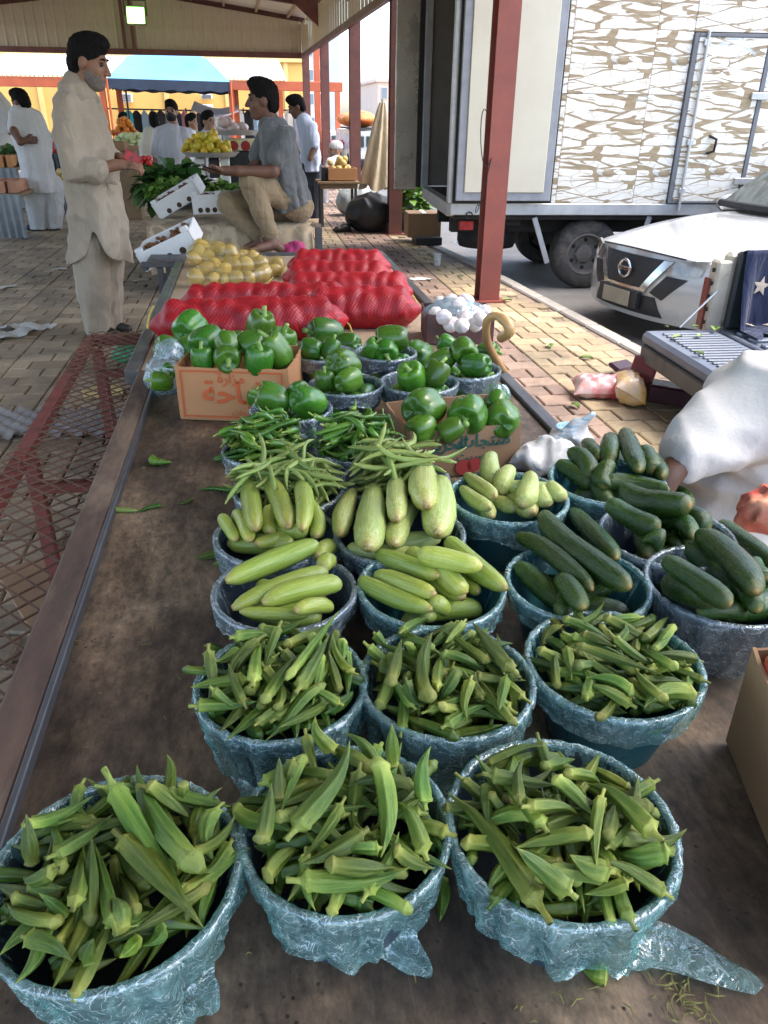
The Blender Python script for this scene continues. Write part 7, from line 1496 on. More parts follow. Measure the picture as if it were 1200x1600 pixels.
# blanket with stars over the bed side
m_navy = cloth_mat('navy_blanket', (.022, .030, .065), (.016, .022, .05)); bl = thing('star_blanket', tuple(pp_(Dd+.5, .1, ZT+.012)), 'navy blanket with cream stars draped over the pickup side', 'blanket')
def blp(u, v_):   # u along the bed 0..1, v from top outside over the side down to floor
    fo = .040*math.sin(u*26+v_*2)+.012*math.sin(u*47+1)
    if v_ < .12: q = pp_(Dd+.07+u*1.0, -.12+(.12-v_)*0-.0, ZT+.42-(.12-v_)*1.2); return q
    t = (v_-.12)/.88; drop = min(t*.55, .40); 
    return pp_(Dd+.07+u*1.0, .035+.10*t*t+fo*(.3+t)+max(0, t*.55-.40)*1.0, max(ZT+.425-drop, ZT+.018)+.01*abs(math.sin(u*30))*(t > .7))
g = G(); g.grid([[blp(u, v_) for u in np.linspace(0, 1, 70)] for v_ in np.linspace(0, 1, 26)]); obj('blanket_cloth', g, m_navy, bl, sharp=0)
m_star = M('cream_star_cloth', (.50, .42, .32), (.42, .35, .27), .9, 30); rs_ = random.Random(4)
for (u, v_, sz) in ((.12, .42, .055), (.30, .30, .05), (.33, .62, .06), (.20, .75, .045), (.50, .45, .06), (.48, .82, .05), (.66, .3, .055), (.68, .65, .06), (.85, .45, .055), (.07, .80, .04)):
    c = np.array(blp(u, v_)); du = np.array(blp(u+.02, v_))-c; dv_ = np.array(blp(u, min(1, v_+.03)))-c; du /= np.linalg.norm(du); nn = np.cross(du, dv_); nn /= np.linalg.norm(nn); nn = nn if nn @ (CAMP-c) > 0 else -nn; vv = np.cross(nn, du); a0_ = rs_.uniform(0, 6)
    g = G(); V_ = [c+nn*.014]+[c+nn*.012+(du*math.cos(a0_+k*PI/5)+vv*math.sin(a0_+k*PI/5))*sz*(1 if k % 2 == 0 else .42) for k in range(10)]; g.add(V_, [(0, 1+k, 1+(k+1) % 10) for k in range(10)], 0, False); obj('star_applique', g, m_star, bl)
# leaves dropped on the tailgate
m_leaf = M('fallen_leaf', (.20, .30, .08), (.14, .22, .06), .6, 20, jitter=.2)
def leafmesh():
    g = G(); P_ = [[(x, y*math.sin(PI*min(1, max(.02, x)))*.28, .12*math.sin(x*3)+.15*abs(y)) for y in (-1, -.5, 0, .5, 1)] for x in np.linspace(0.02, .98, 9)]; g.grid(P_); return g.mesh('leaf', m_leaf)
LEAF = leafmesh()
for (px, py, s_, a) in ((1050, 530, .07, .3), (1116, 520, .09, 1.0), (1100, 556, .06, 2), (1080, 512, .05, 0), (1095, 525, .06, 4), (1045, 512, .03, 2)):
    inst('fallen_leaf', LEAF, m44(rotz(a), at(px, py, ZT+.014), s_), None, 'torn green leaf lying on the ribbed tailgate', 'leaf', 'leaves on the tailgate')
# snack bags and dark packets on the pavement
m_snr = M('red_white_foil', (.48, .012, .02), (.60, .52, .5), .22, 6, .2, 30, spec=.7); m_sny = M('yellow_foil_bag', (.62, .34, .01), (.58, .5, .45), .22, 6, .2, 30, spec=.7); m_snp = M('dark_plum_packet', (.055, .018, .03), (.03, .012, .02), .35, 9, .1, 30)
m_snred = M('maroon_packet', (.22, .03, .035), (.12, .03, .04), .35, 10)
def pillow(name, c, L_, W_, T_, rot_, mt, label, cat, seed):
    n_ = 25; g = G(); U = np.linspace(-1, 1, n_); rg = np.random.default_rng(seed); sh = []
    for sg in (1, -1):
        P_ = []
        for u in U:
            r_ = []
            for v_ in U:
                th = max(0, 1-u**6)*max(0, 1-v_**2)**.6; x = u*L_/2*(1-.10*(1-abs(v_))*abs(u)**3); y = v_*W_/2*(1-.12*math.cos(u*1.5)); z = sg*(T_/2*th+.0008)+.006*math.sin(9*u+seed)*(abs(u) > .85)
                z += sg*T_*.10*(abs(math.sin(7*u+3*v_+seed))+abs(math.sin(5*v_-6*u+seed*2)))*th; r_.append(np.array(c)+rot_ @ np.array([x, y, z]))
            P_.append(r_)
        P_ = np.array(P_); P_[..., 2] = np.maximum(P_[..., 2], .004); g.grid(P_ if sg > 0 else P_[::-1])
    return obj(name, g, mt, None, label, cat, sharp=50)
pillow('snack_bag', at(942, 604, .06), .34, .21, .10, rotz(-.25) @ rotx(.15), m_snr, 'red and white foil snack bag lying on the paving', 'snack bag', 1)
pillow('snack_bag', at(984, 606, .08), .26, .19, .12, rotz(1.2) @ rotx(.5), m_sny, 'yellow and white foil snack bag beside the red one', 'snack bag', 2)
for (px, py, z, sz, rot_, mt, lb) in ((1000, 592, .12, (.02, .16, .24), rotz(.5) @ roty(.35), m_snred, 'maroon packet standing up against the yellow snack bag'), (972, 572, .05, (.16, .1, .03), rotz(.4) @ rotx(.3), m_snp, 'small dark packet behind the snack bags'), (1055, 616, .06, (.32, .14, .10), rotz(-.35) @ roty(.1), m_snp, 'long dark plum packet beside the snack bags')):
    c = at(px, py, z); g = G(); g.box((c[0], c[1], max(z, .03)), sz, rot_, .012); V = g.v[0]; V[:, 2] = np.maximum(V[:, 2], .004); obj('packet', g, mt, None, lb, 'packet')
# ============================================================ MARKET BACKGROUND
# cloth-covered platform the man sits on
Yp = 7.0; zP = .555; a = atY(226, 335, Yp); b = atY(487, 338, Yp)
m_pcl, nt, p = new_mat('faded_patterned_cloth'); v = coords(nt, 'Object')
base_ = ramp(nt, noise(nt, 3, 5, .6, v).outputs[0], [(.35, (.26, .20, .13)), (.65, (.36, .28, .18))]).outputs[0]
vo = _n(nt, 'ShaderNodeTexVoronoi', feature='SMOOTH_F1'); vo.inputs['Scale'].default_value = 6; nt.links.new(mixc(nt, .12, v, noise(nt, 9, 4, .6, v).outputs['Color'], 'LINEAR_LIGHT'), vo.inputs['Vector'])
pat = ramp(nt, vo.outputs['Distance'], [(.25, 0), (.32, .8), (.42, .8), (.5, 0)]).outputs[0]; nt.links.new(mixc(nt, pat, base_, (.48, .40, .28)), p.inputs['Base Color']); p.inputs['Roughness'].default_value = .9; bump(nt, p, noise(nt, 8, 4, .6, v, .5).outputs[0], .4, .02)
pf = thing('cloth_platform', ((a[0]+b[0])/2, Yp+1.2, 0), 'low platform draped in faded patterned cloth under the seated man', 'platform')
x0, x1 = a[0], b[0]; yb2 = 9.6
g = G(); rows = []
for (dy, z, o) in ((2.6, zP, 0), (1.5, zP+.004, 0), (.6, zP-.003, 0), (.06, zP, 0), (.0, zP-.02, .012), (-.03, zP-.12, .02), (-.04, zP-.25, .03), (-.05, zP-.40, .035)):
    rows.append([(x0+(x1-x0)*u, Yp+dy+o*math.sin(u*31)+o*.6*math.sin(u*57+1), z+(.03*math.sin(u*9) if z < .2 else 0)) for u in np.linspace(0, 1, 70)])
g.grid(rows); obj('draped_cloth', g, m_pcl, pf, sharp=0)
g = G(); g.grid([[(x1+.0+o*math.sin(t*25), Yp+2.6*t, z) for t in np.linspace(0, 1, 40)] for z, o in ((zP, 0), (zP-.03, .01), (zP-.3, .03))]); obj('cloth_side', g, m_pcl, pf, sharp=0)
g = G(); g.box(((x0+x1)/2, Yp+1.3, zP-.03), (x1-x0-.02, 2.5, .04)); obj('board', g, m_edge, pf)
for x in (x0+.1, x1-.06):
    for y in (Yp+.12, yb2-.2):
        g = G(); g.box((x, y, (zP-.05)/2), (.06, .06, zP-.05), None, .004); obj('leg', g, m_leg, pf)
bar((x1+.05, Yp-.05, 0), (x1+.05, Yp-.05, zP-.02), .06, .05, 'corner_post', m_leg, pf, (0, 1, 0))
c = atY(460, 392, Yp-.15); crumple('pink_cloth', c, (.10, .08, .09), 31, cloth_mat('magenta_satin', (.40, .05, .16), (.3, .03, .11), .35), None, 0, .012, .02, 18, 'shiny magenta cloth beside the bare foot', 'cloth')
g = G(); q = atY(418, 402, 6.75); g.box((q[0], q[1], q[2]/2-.0), (.42, .3, q[2]), None, .01); obj('foot_crate', g, m_cblk, None, 'dark crate under the feet of the seated man', 'crate')
# black stand and white date boxes
st_ = thing('metal_stand', tuple(at(250, 415, .0)*np.array([1, 1, 0])), 'small black metal stand holding a tilted white date box', 'stand')
q = at(256, 413, .60); y0_ = q[1]; xa, xb = at(222, 412, .6)[0], at(296, 410, .6)[0]
for yy in (y0_, y0_+.55): bar((xa, yy, .6), (xb, yy, .6), .04, .03, 'top_bar', m_leg, st_)
for xx in (xa+.02, xb-.04): bar((xx, y0_, .575), (xx, y0_+.55, .575), .03, .02, 'side_bar', m_leg, st_)
for xx in (xa+.10, xb-.05):
    for yy in (y0_+.03, y0_+.5): bar((xx, yy, 0), (xx, yy, .58), .035, .035, 'leg', m_leg, st_, (0, 1, 0))
g = G(); g.box(((xa+xb)/2, y0_+.28, .605), (xb-xa-.05, .5, .012)); obj('shelf', g, m_leg, st_)
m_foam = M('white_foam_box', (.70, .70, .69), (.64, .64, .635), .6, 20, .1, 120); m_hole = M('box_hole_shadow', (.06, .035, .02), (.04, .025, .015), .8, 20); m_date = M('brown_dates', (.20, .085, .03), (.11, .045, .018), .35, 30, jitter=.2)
def datebox(c, L, W_, H_, rot_, label):
    T = thing('date_box', tuple(c), label, 'box'); t = .012
    def bx(name, ctr, size, mt=m_foam, par=None): g = G(); g.box(c+rot_ @ np.array(ctr), size, rot_, .004); return obj(name, g, mt, par or T)
    bx('bottom', (0, 0, t/2), (L, W_, t)); bx('side', (-L/2+t/2, 0, H_/2), (t, W_-.001, H_)); bx('side', (L/2-t/2, 0, H_/2), (t, W_-.001, H_)); 
    for sg in (-1, 1):
        sd2 = bx('side', (0, sg*(W_/2-t/2), H_/2), (L-2*t-.001, t, H_))
        for k in (-1, 0, 1):
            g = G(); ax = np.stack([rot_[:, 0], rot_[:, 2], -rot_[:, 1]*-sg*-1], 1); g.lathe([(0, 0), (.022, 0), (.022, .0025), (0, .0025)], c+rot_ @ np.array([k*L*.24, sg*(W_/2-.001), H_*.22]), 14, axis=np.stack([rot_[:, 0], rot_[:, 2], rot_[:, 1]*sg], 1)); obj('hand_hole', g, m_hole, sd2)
    for sx in (-1, 1): bx('corner_tab', (sx*(L/2-.03), -W_/2+.02, H_+.012), (.05, .03, .03))
    g = G(); rg = random.Random(3)
    for k in range(46): g.sphere(c+rot_ @ np.array([rg.uniform(-.42, .42)*L, rg.uniform(-.4, .4)*W_, H_*rg.uniform(.72, .95)]), (.018, .012, .011), 7, 5, rot=rotz(rg.uniform(0, 6)))
    tag(obj('dates', g, m_date), label.replace('box', 'dates')[:0]+'loose brown dates filling the '+label, 'dates', None, 'stuff')
rv = np.stack([_r, -np.cross([0, 0, 1], _r)*-1, np.array([0, 0, 1.0])], 1); 
def vrot(deg, lean=0): return rotz(-YAW) @ roty(R(deg)) @ rotx(R(lean))
datebox(atY(274, 395, 5.25), .38, .26, .12, vrot(-24, 12), 'white foam date box tilted on the black stand')
datebox(atY(287, 318, 7.6), .44, .30, .14, vrot(-28, 10), 'white foam date box tilted among the leafy greens')
datebox(atY(331, 332, 7.4), .26, .30, .16, vrot(-2, 0), 'white foam date box upright beside the seated man')
# leafy greens
m_lf1 = M('dark_spinach_leaf', (.055, .14, .03), (.035, .095, .02), .5, 12, .2, 30); m_lf2 = M('bright_lettuce_leaf', (.16, .30, .05), (.10, .22, .035), .55, 14, .2, 30)
def greens(c, r, n, mt, label, sz, seed, up=.5):
    rg = np.random.default_rng(seed); g = G()
    for k in range(n):
        d = rg.normal(size=3); d[2] = abs(d[2])*.8; d /= np.linalg.norm(d); q = np.array(c)+d*np.array(r)*rg.uniform(.55, 1.0); ax_ = d+rg.normal(size=3)*.6; ax_[2] = ax_[2]*up+.2; ax_ /= np.linalg.norm(ax_); L_ = sz*rg.uniform(.7, 1.4); sd2 = np.cross(ax_, [0, 0, 1.0]); sd2 /= np.linalg.norm(sd2)+1e-6; nn = np.cross(sd2, ax_); w_ = L_*rg.uniform(.22, .4)
        V_ = []
        for t in (0, .3, .65, 1.0):
            ww = w_*math.sin(PI*(.12+.80*t))*(1 if t < 1 else .3); cc = q+ax_*L_*t-np.array([0, 0, .35])*L_*t*t+nn*0
            V_ += [cc-sd2*ww+nn*ww*.35, cc+nn*.0, cc+sd2*ww+nn*ww*.35]
        g.add(V_, [(i*3+j, i*3+j+1, i*3+j+4, i*3+j+3) for i in range(3) for j in range(2)], 0, True)
    return tag(obj('leafy_greens', g, mt, None, sharp=0), label, 'greens', None, 'stuff')
zg_ = zP+.02
greens(atY(275, 305, 8.6), (.34, .3, .26), 420, m_lf1, 'heap of dark spinach leaves on the cloth platform', .16, 1, .8)
greens(atY(268, 308, 8.1), (.24, .22, .16), 520, m_lf2, 'curly bright lettuce in front of the spinach heap', .07, 2)
greens(atY(350, 312, 8.3), (.24, .3, .16), 520, m_lf2, 'bright leafy parsley heap beside the seated man', .07, 3)
greens(atY(640, 332, 10.9), (.22, .3, .42), 300, m_lf2, 'bunched green leaves in the sack behind the column', .14, 4, .8)
# lemon heap on a weighing scale
Yl = 10.3; c = atY(330, 241, Yl); sc_ = thing('weighing_scale', (c[0], Yl, 0), 'weighing scale with a wide pan heaped with yellow fruit', 'scale')
rp = 43*mpp(c); g = G(); g.lathe([(rp*.3, -.03), (rp*.85, -.025), (rp, .02), (rp*1.02, .03), (rp*.97, .025), (rp*.6, -.005), (0, -.01)], c, 36); obj('pan', g, m_alu, sc_)
for (px0, px1, py0, py1, mt, nm) in ((303, 324, 247, 292, m_offw, 'scale_body'), (325, 344, 247, 278, m_cblk, 'display'), (344, 362, 246, 300, m_offw, 'leg_panel')):
    A_ = atY(px0, py0, Yl); B_ = atY(px1, py1, Yl); g = G(); g.box(((A_[0]+B_[0])/2, Yl+.1, (A_[2]+B_[2])/2), (abs(B_[0]-A_[0])-.004, .25, abs(A_[2]-B_[2])), None, .01); obj(nm, g, mt, sc_)
A_ = atY(330, 295, Yl); g = G(); g.box((c[0], Yl+.12, A_[2]/2-.01), (.75, .5, A_[2]), None, .01); obj('base_crate', g, M('grey_crate', (.2, .2, .2)), sc_)
m_lem = produce_mat('yellow_fruit_skin', [(0, (.50, .36, .03)), (.5, (.62, .44, .03)), (1, (.45, .40, .05))], .45, ((.4, .42, .06), (2, 2, 2), .58, .5), jit=.18, hue=.015, sss=0)
g = G(); g.sphere((0, 0, 0), (1, 1, 1.15), 16, 10); V_ = g.v[0]; V_[:, 2] += np.sign(V_[:, 2])*.15*np.exp(-(np.hypot(V_[:, 0], V_[:, 1])/.25)**2); LEM = g.mesh('yellow_fruit', m_lem, sharp=0)
pile = Pile(c, rp, c[2]+.0, c[2]+.02, c[2]-.3, h=.01)
for k in range(56):
    best = None
    for _ in range(5):
        a_ = random.uniform(0, 6.28); q_ = rp*.85*math.sqrt(random.random())*(1 if k < 40 else .55); P_ = np.array([c[0]-.05+q_*math.cos(a_), c[1]+q_*math.sin(a_)*.8, 0]); r_ = random.uniform(.04, .05); z_ = pile.need([P_], [r_*.8])
        if best is None or z_ < best[0]: best = (z_, P_, r_)
    z_, P_, r_ = best; P_[2] = z_; pile.put([P_], [r_*.8]); inst('yellow_fruit', LEM, m44(rotz(random.uniform(0, 6)) @ rotx(random.uniform(0, 3)), P_, r_), None, 'round yellow fruit heaped on the weighing scale pan', 'fruit', 'yellow fruit on the scale')
# black printed box with bags of produce on top
Yk = 11.0; A_ = atY(368, 218, Yk); B_ = atY(386, 300, Yk); kb = thing('produce_box', ((A_[0]+B_[0])/2, Yk+.2, 0), 'black box printed with red tomatoes behind the seated man', 'box')
zz = [A_[2], atY(370, 236, Yk)[2], 0]; g = G(); g.box(((A_[0]+B_[0])/2+.1, Yk+.2, zz[1]/2), (.55, .4, zz[1]), None, .01); obj('lower_box', g, m_cblk, kb); g = G(); g.box(((A_[0]+B_[0])/2+.1, Yk+.2, (zz[0]+zz[1])/2+.003), (.55, .4, zz[0]-zz[1]), None, .01); obj('printed_sleeve', g, M('pale_printed_card', (.7, .62, .2), (.75, .75, .72), .6, 8), kb)
for dx in (-.13, .02, .16):
    g = G(); g.lathe([(0, 0), (.06, 0), (.055, .006), (0, .008)], np.array([(A_[0]+B_[0])/2+.05+dx, Yk-.003, zz[1]+.06]), 16, axis=np.stack([[1, 0, 0], [0, 0, 1], [0, -1, 0]], 1)); obj('printed_tomato', g, m_inkrd, kb)
c = atY(368, 208, Yk+.2); g = G(); g.lathe([(0, -.02), (.28, -.02), (.31, .03), (.3, .035), (.27, 0), (0, -.005)], c, 28); obj('tray', g, m_alu, None, 'round metal tray on the black produce box', 'tray')
for k in range(6):
    q_ = c+np.array([random.uniform(-.17, .17), random.uniform(-.1, .1), .06+.06*(k // 4)]); crumple('wrapped_produce', q_, (.09, .08, .07), 40+k, M('cling_wrapped_produce', (.5, .32, .28), (.62, .55, .52), .25, 9, jitter=.2), None, q_[2]-.09, .016, .012, 25, 'film wrapped produce bag heaped on the metal tray', 'bag')
    bpy.data.objects[-1] if False else None
for o_ in [o_ for o_ in COL.objects if o_.name.startswith('wrapped_produce')]: o_['group'] = 'wrapped produce on the tray'
# fruit stalls in the middle distance
m_stall = M('stall_wood', (.28, .19, .11), (.2, .13, .075), .8, 4, .2, 30); m_tarp = M('dusty_blue_tarp', (.30, .33, .34), (.16, .18, .21), .75, 3, .3, 10, dirt=((.06, .07, .09), 2, .55, .6))
def heap(c, rx, ry, h_, n, r, mt, name, label, cat, seed):
    rg = random.Random(seed); g = G(); g.sphere((0, 0, 0), 1, 10, 7); me = g.mesh(name, mt, sharp=0); pile = Pile(c, max(rx, ry), c[2], c[2], c[2], h=.02)
    for k in range(n):
        best = None
        for _ in range(4):
            a_ = rg.uniform(0, 6.28); q_ = math.sqrt(rg.random())*(1 if k < n*.6 else .6); P_ = np.array([c[0]+rx*.9*q_*math.cos(a_), c[1]+ry*.9*q_*math.sin(a_), 0]); z_ = pile.need([P_], [r*.8])
            if best is None or z_ < best[0]: best = (z_, P_)
        z_, P_ = best; P_[2] = min(z_, c[2]+h_); pile.put([P_], [r*.8]); inst(name, me, m44(rotz(rg.uniform(0, 6)), P_, r*rg.uniform(.85, 1.1)), None, label, cat, label.split(' heaped')[0]+' heap')
def stall(px0, px1, py, Y, d, lab, skirt=m_tarp):
    A_ = atY(px0, py, Y); B_ = atY(px1, py, Y); T = thing('market_stall', ((A_[0]+B_[0])/2, Y+d/2, 0), lab, 'stall'); g = G(); g.box(((A_[0]+B_[0])/2, Y+d/2, A_[2]-.02), (B_[0]-A_[0], d, .04), None, .005); obj('stall_top', g, m_stall, T)
    g = G(); g.grid([[(A_[0]+(B_[0]-A_[0])*u, Y-.02+o*math.sin(u*38), z) for u in np.linspace(0, 1, 44)] for z, o in ((A_[2]-.005, .0), (A_[2]-.1, .015), (.03, .03))]); obj('skirt', g, skirt, T, sharp=0)
    for x in (A_[0]+.05, B_[0]-.05):
        for y in (Y+.05, Y+d-.05): g = G(); g.box((x, y, A_[2]/2-.02), (.05, .05, A_[2]-.04)); obj('leg', g, m_leg, T)
    return A_, B_
def mcrate(px0, px1, py0, py1, Y, mt, lab, d=.35, nm='crate', cat='crate'):
    A_ = atY(px0, py0, Y); B_ = atY(px1, py1, Y); T = thing(nm, ((A_[0]+B_[0])/2, Y+d/2, B_[2]), lab, cat); W_ = abs(B_[0]-A_[0]); H_ = abs(A_[2]-B_[2]); cx = (A_[0]+B_[0])/2
    for (nm2, ctr, sz) in (('bottom', (cx, Y+d/2, B_[2]+.01), (W_, d, .016)), ('side', (cx, Y, B_[2]+H_/2+.002), (W_, .014, H_)), ('side', (cx, Y+d, B_[2]+H_/2+.002), (W_, .014, H_)), ('side', (cx-W_/2+.006, Y+d/2, B_[2]+H_/2+.002), (.012, d-.02, H_-.002)), ('side', (cx+W_/2-.006, Y+d/2, B_[2]+H_/2+.002), (.012, d-.02, H_-.002))):
        g = G(); g.box(ctr, sz, None, .002); obj(nm2, g, mt, T)
    return np.array([cx, Y+d/2, A_[2]])
m_fo = M('orange_fruit_skin', (.65, .22, .03), (.55, .17, .025), .5, 8); m_fg = M('pale_green_fruit', (.48, .55, .22), (.55, .58, .35), .5, 8); m_fr = M('red_fruit_skin', (.5, .03, .025), (.4, .025, .02), .4, 8); m_fy = M('straw_fruit', (.55, .42, .16), (.48, .34, .12), .6, 8)
A_, B_ = stall(176, 236, 232, 17.5, 1.2, 'fruit stall with pale green and orange heaps behind the beige man')
heap(np.array([(A_[0]+B_[0])/2, 17.9, A_[2]+.0]), (B_[0]-A_[0])/2, .35, .22, 90, .06, m_fg, 'pale_fruit', 'pale green fruit heaped on the middle stall', 'fruit', 1)
c = mcrate(180, 208, 206, 216, 18.6, M('red_crate_plastic', (.5, .08, .04), (.42, .06, .035), .5, 5), 'red crate of oranges raised behind the pale fruit'); heap(c-np.array([0, 0, .06]), .28, .15, .3, 34, .055, m_fo, 'orange', 'orange heaped in the raised red crate', 'orange', 2)
g = G(); P_ = atY(194, 216, 18.6); g.box((P_[0], 18.78, P_[2]/2-.01), (.5, .4, P_[2]-.02)); obj('crate_stand', g, m_stall, None, 'wooden stand under the raised red crate', 'stand')
c = mcrate(196, 226, 227, 240, 16.6, m_card, 'carton of pale fruit before the middle stall'); heap(c-np.array([0, 0, .06]), .25, .14, .2, 26, .05, m_fg, 'pale_fruit', 'pale fruit heaped in the carton before the stall', 'fruit', 3)
g = G(); P_ = atY(211, 240, 16.6); g.box((P_[0], 16.78, P_[2]/2-.003), (.55, .42, P_[2]-.006)); obj('crate_stand', g, m_stall, None, 'wooden stand under the carton of pale fruit', 'stand')
c = mcrate(217, 242, 264, 274, 15.2, m_card, 'low carton of red fruit on the ground by the stall'); heap(c-np.array([0, 0, .04]), .22, .14, .2, 26, .05, m_fr, 'red_fruit', 'red fruit heaped in the low carton on the ground', 'fruit', 4)
c = mcrate(200, 216, 266, 280, 15.3, m_stall, 'low crate of straw coloured fruit on the ground'); heap(c-np.array([0, 0, .04]), .15, .13, .2, 14, .05, m_fy, 'straw_fruit', 'straw coloured fruit heaped in the low crate', 'fruit', 5)
c = mcrate(163, 195, 222, 236, 12.2, m_card, 'open brown carton behind the hands of the man in beige', .45)
g = G(); P_ = atY(180, 236, 12.2); g.box((P_[0], 12.42, P_[2]/2-.003), (.5, .42, P_[2]-.006)); obj('crate_stand', g, m_stall, None, 'wooden stand under the open brown carton', 'stand')
# left stalls
A_, B_ = stall(-40, 31, 303, 10.3, .9, 'stall with tarp skirt in front of the man in white'); 
for k in range(3): mcrate(-28+k*19, -10+k*19, 283, 303, 10.35+.06*k, M('reddish_packet_card', (.45, .18, .10), (.5, .3, .2), .6, 7, jitter=.2), ['reddish open carton at the end of the tarp stall', 'reddish open carton in the middle of the tarp stall', 'reddish open carton next to the man in white'][k], .5)
A_, B_ = stall(-40, 28, 262, 13.6, .9, 'stall with grey tarp and orange cartons before the seated old man')
for k in range(3): mcrate(-20+k*14, -7+k*14, 243, 262, 13.65, m_cardo, ['orange carton at the outer end of the grey tarp stall', 'orange carton in the middle of the grey tarp stall', 'orange carton at the inner end of the grey tarp stall'][k], .4)
greens(atY(22, 256, 14.2), (.4, .25, .22), 260, m_lf1, 'dark greens heaped beside the orange cartons', .14, 6)
A_, B_ = stall(84, 116, 292, 12.8, .8, 'low stall with grey cover behind the man in beige')
c = np.array([(A_[0]+B_[0])/2, 13.2, A_[2]]); heap(c, .28, .3, .25, 40, .055, m_fy, 'straw_fruit', 'straw coloured fruit heaped on the low grey stall', 'fruit', 7)
A_, B_ = stall(76, 118, 240, 18.5, 1.0, 'stall with dark goods between the two standing men', M('dark_cloth_skirt', (.06, .07, .09)))
for k, mt in enumerate((m_fr, m_tarp, m_lf2, M('teal_sheet', (.08, .3, .3)))): c = atY(84+k*9, 232, 18.7); crumple('goods_bundle', c, (.16, .14, .14), 60+k, mt, None, A_[2], .025, .02, 14, ['red bundle of goods on the dark stall', 'grey bundle of goods on the dark stall', 'green bundle of goods on the dark stall', 'teal bundle of goods on the dark stall'][k], 'bundle')
# hanging clothes on a rail before the ochre wall
Yh = 31.0; rl = thing('clothes_rail', tuple(pr(230, 260, Yh)*np.array([1, 1, 0])), 'long clothes rail on posts before the ochre wall', 'rail')
A_, B_ = pr(100, 168, Yh), pr(470, 172, Yh); g = G(); g.tube([A_, (A_+B_)/2-np.array([0, 0, .05]), B_], .025, 8); obj('rail', g, m_dkmetal, rl)
for px in (110, 200, 290, 380, 465): q_ = pr(px, 169, Yh); g = G(); g.cyl((q_[0], Yh, -.02), (q_[0], Yh, q_[2]), .03, n=8); obj('post', g, m_dkmetal, rl)
cols = [('dark blue', (.03, .04, .08)), ('black', (.02, .02, .022)), ('turquoise', (.08, .52, .60)), ('maroon', (.15, .03, .05)), ('pale blue', (.35, .5, .62)), ('grey', (.28, .29, .31)), ('charcoal', (.05, .05, .06)), ('pink', (.55, .25, .30)), ('stone', (.5, .46, .4)), ('navy', (.02, .03, .06)), ('white', (.7, .7, .7)), ('teal', (.06, .25, .28))]
order = [0, 1, 3, 9, 2, 1, 4, 5, 6, 5, 0, 7, 8, 6, 11, 10, 5, 7, 10, 1, 4, 6, 3, 10, 8, 5]
hang_n = {}
for k, ci in enumerate(order):
    px = 150+k*12.5 if k > 3 else 100+k*14; q_ = pr(px, 171, Yh); L_ = random.uniform(.95, 1.35); w_ = random.uniform(.13, .2)
    if ci == 2: w_ = .24
    nm, cl = cols[ci]; g = G(); rows = []
    for t in np.linspace(0, 1, 10):
        ww = w_*(.25+.75*min(1, t*7))*(1+.25*t); rows.append([(q_[0]+ww*math.cos(a_)*(1+.06*math.sin(6*a_+k)), Yh+.07*math.sin(a_)*(1+.3*math.sin(5*a_+k*2)), q_[2]-.03-L_*t) for a_ in np.linspace(0, 2*PI, 17)[:-1]])
    g.grid(rows, wrap=True); o_ = obj('hanging_garment', g, cloth_mat('garment_'+nm.replace(' ', '_'), cl), None, nm+' garment hanging on the rail before the ochre wall', 'garment', 'garments hanging on the rail', sharp=0)
# grey awning under the far shed
g = G(); A_ = pr(297, 156, 26.5); B_ = pr(372, 160, 26.5); g.grid([[A_*(1-u)+B_*u+np.array([0, 2.2*t, -.30*math.sin(PI*u)*.6-.25*(1-t)]) for u in np.linspace(0, 1, 14)] for t in np.linspace(0, 1, 6)]); obj('shade_cloth', g, cloth_mat('mauve_shade_cloth', (.20, .16, .17)), None, 'sagging mauve shade cloth beside the red posts', 'awning', sharp=0)
c = pr(4, 170, 14.5); g = G(); rows = []
for t in np.linspace(0, 1, 10): rows.append([(c[0]-.08+.22*(.3+.7*min(1, t*3))*math.cos(a_), 14.5+.1*math.sin(a_)*(1+.2*math.sin(5*a_)), c[2]+.28-.62*t) for a_ in np.linspace(0, 2*PI, 17)[:-1]])
g.grid(rows, wrap=True); obj('hanging_garment', g, m_wht, None, 'white garment hanging above the seated grey haired man', 'garment', sharp=0)
# small table with carton near the columns
Yt = 11.2; A_ = atY(497, 284, Yt); B_ = atY(562, 284, Yt); tb = thing('side_table', ((A_[0]+B_[0])/2, Yt+.25, 0), 'small worn wooden table with a carton by the columns', 'table'); g = G(); g.box(((A_[0]+B_[0])/2, Yt+.25, A_[2]-.015), (B_[0]-A_[0], .5, .03), None, .004); obj('table_top', g, m_stall, tb); g = G(); g.box(((A_[0]+B_[0])/2, Yt+.03, A_[2]-.06), (B_[0]-A_[0]-.05, .02, .06)); obj('apron', g, m_stall, tb)
for x in (A_[0]+.05, B_[0]-.05):
    for y in (Yt+.05, Yt+.45): g = G(); g.box((x, y, A_[2]/2-.02), (.035, .035, A_[2]-.04)); obj('leg', g, m_leg, tb)
c = mcrate(513, 558, 263, 282, Yt+.05, m_cardo, 'printed carton of fruit on the small worn table', .4); heap(c-np.array([0, 0, .05]), .17, .15, .15, 14, .045, m_fy, 'straw_fruit', 'straw coloured fruit heaped in the printed carton', 'fruit', 9)
g = G(); q_ = atY(507, 272, Yt+.1); g.box((q_[0], Yt+.2, q_[2]), (.07, .2, .17), None, .01); obj('black_tin', g, m_cblk, None, 'black tin beside the printed carton', 'tin')
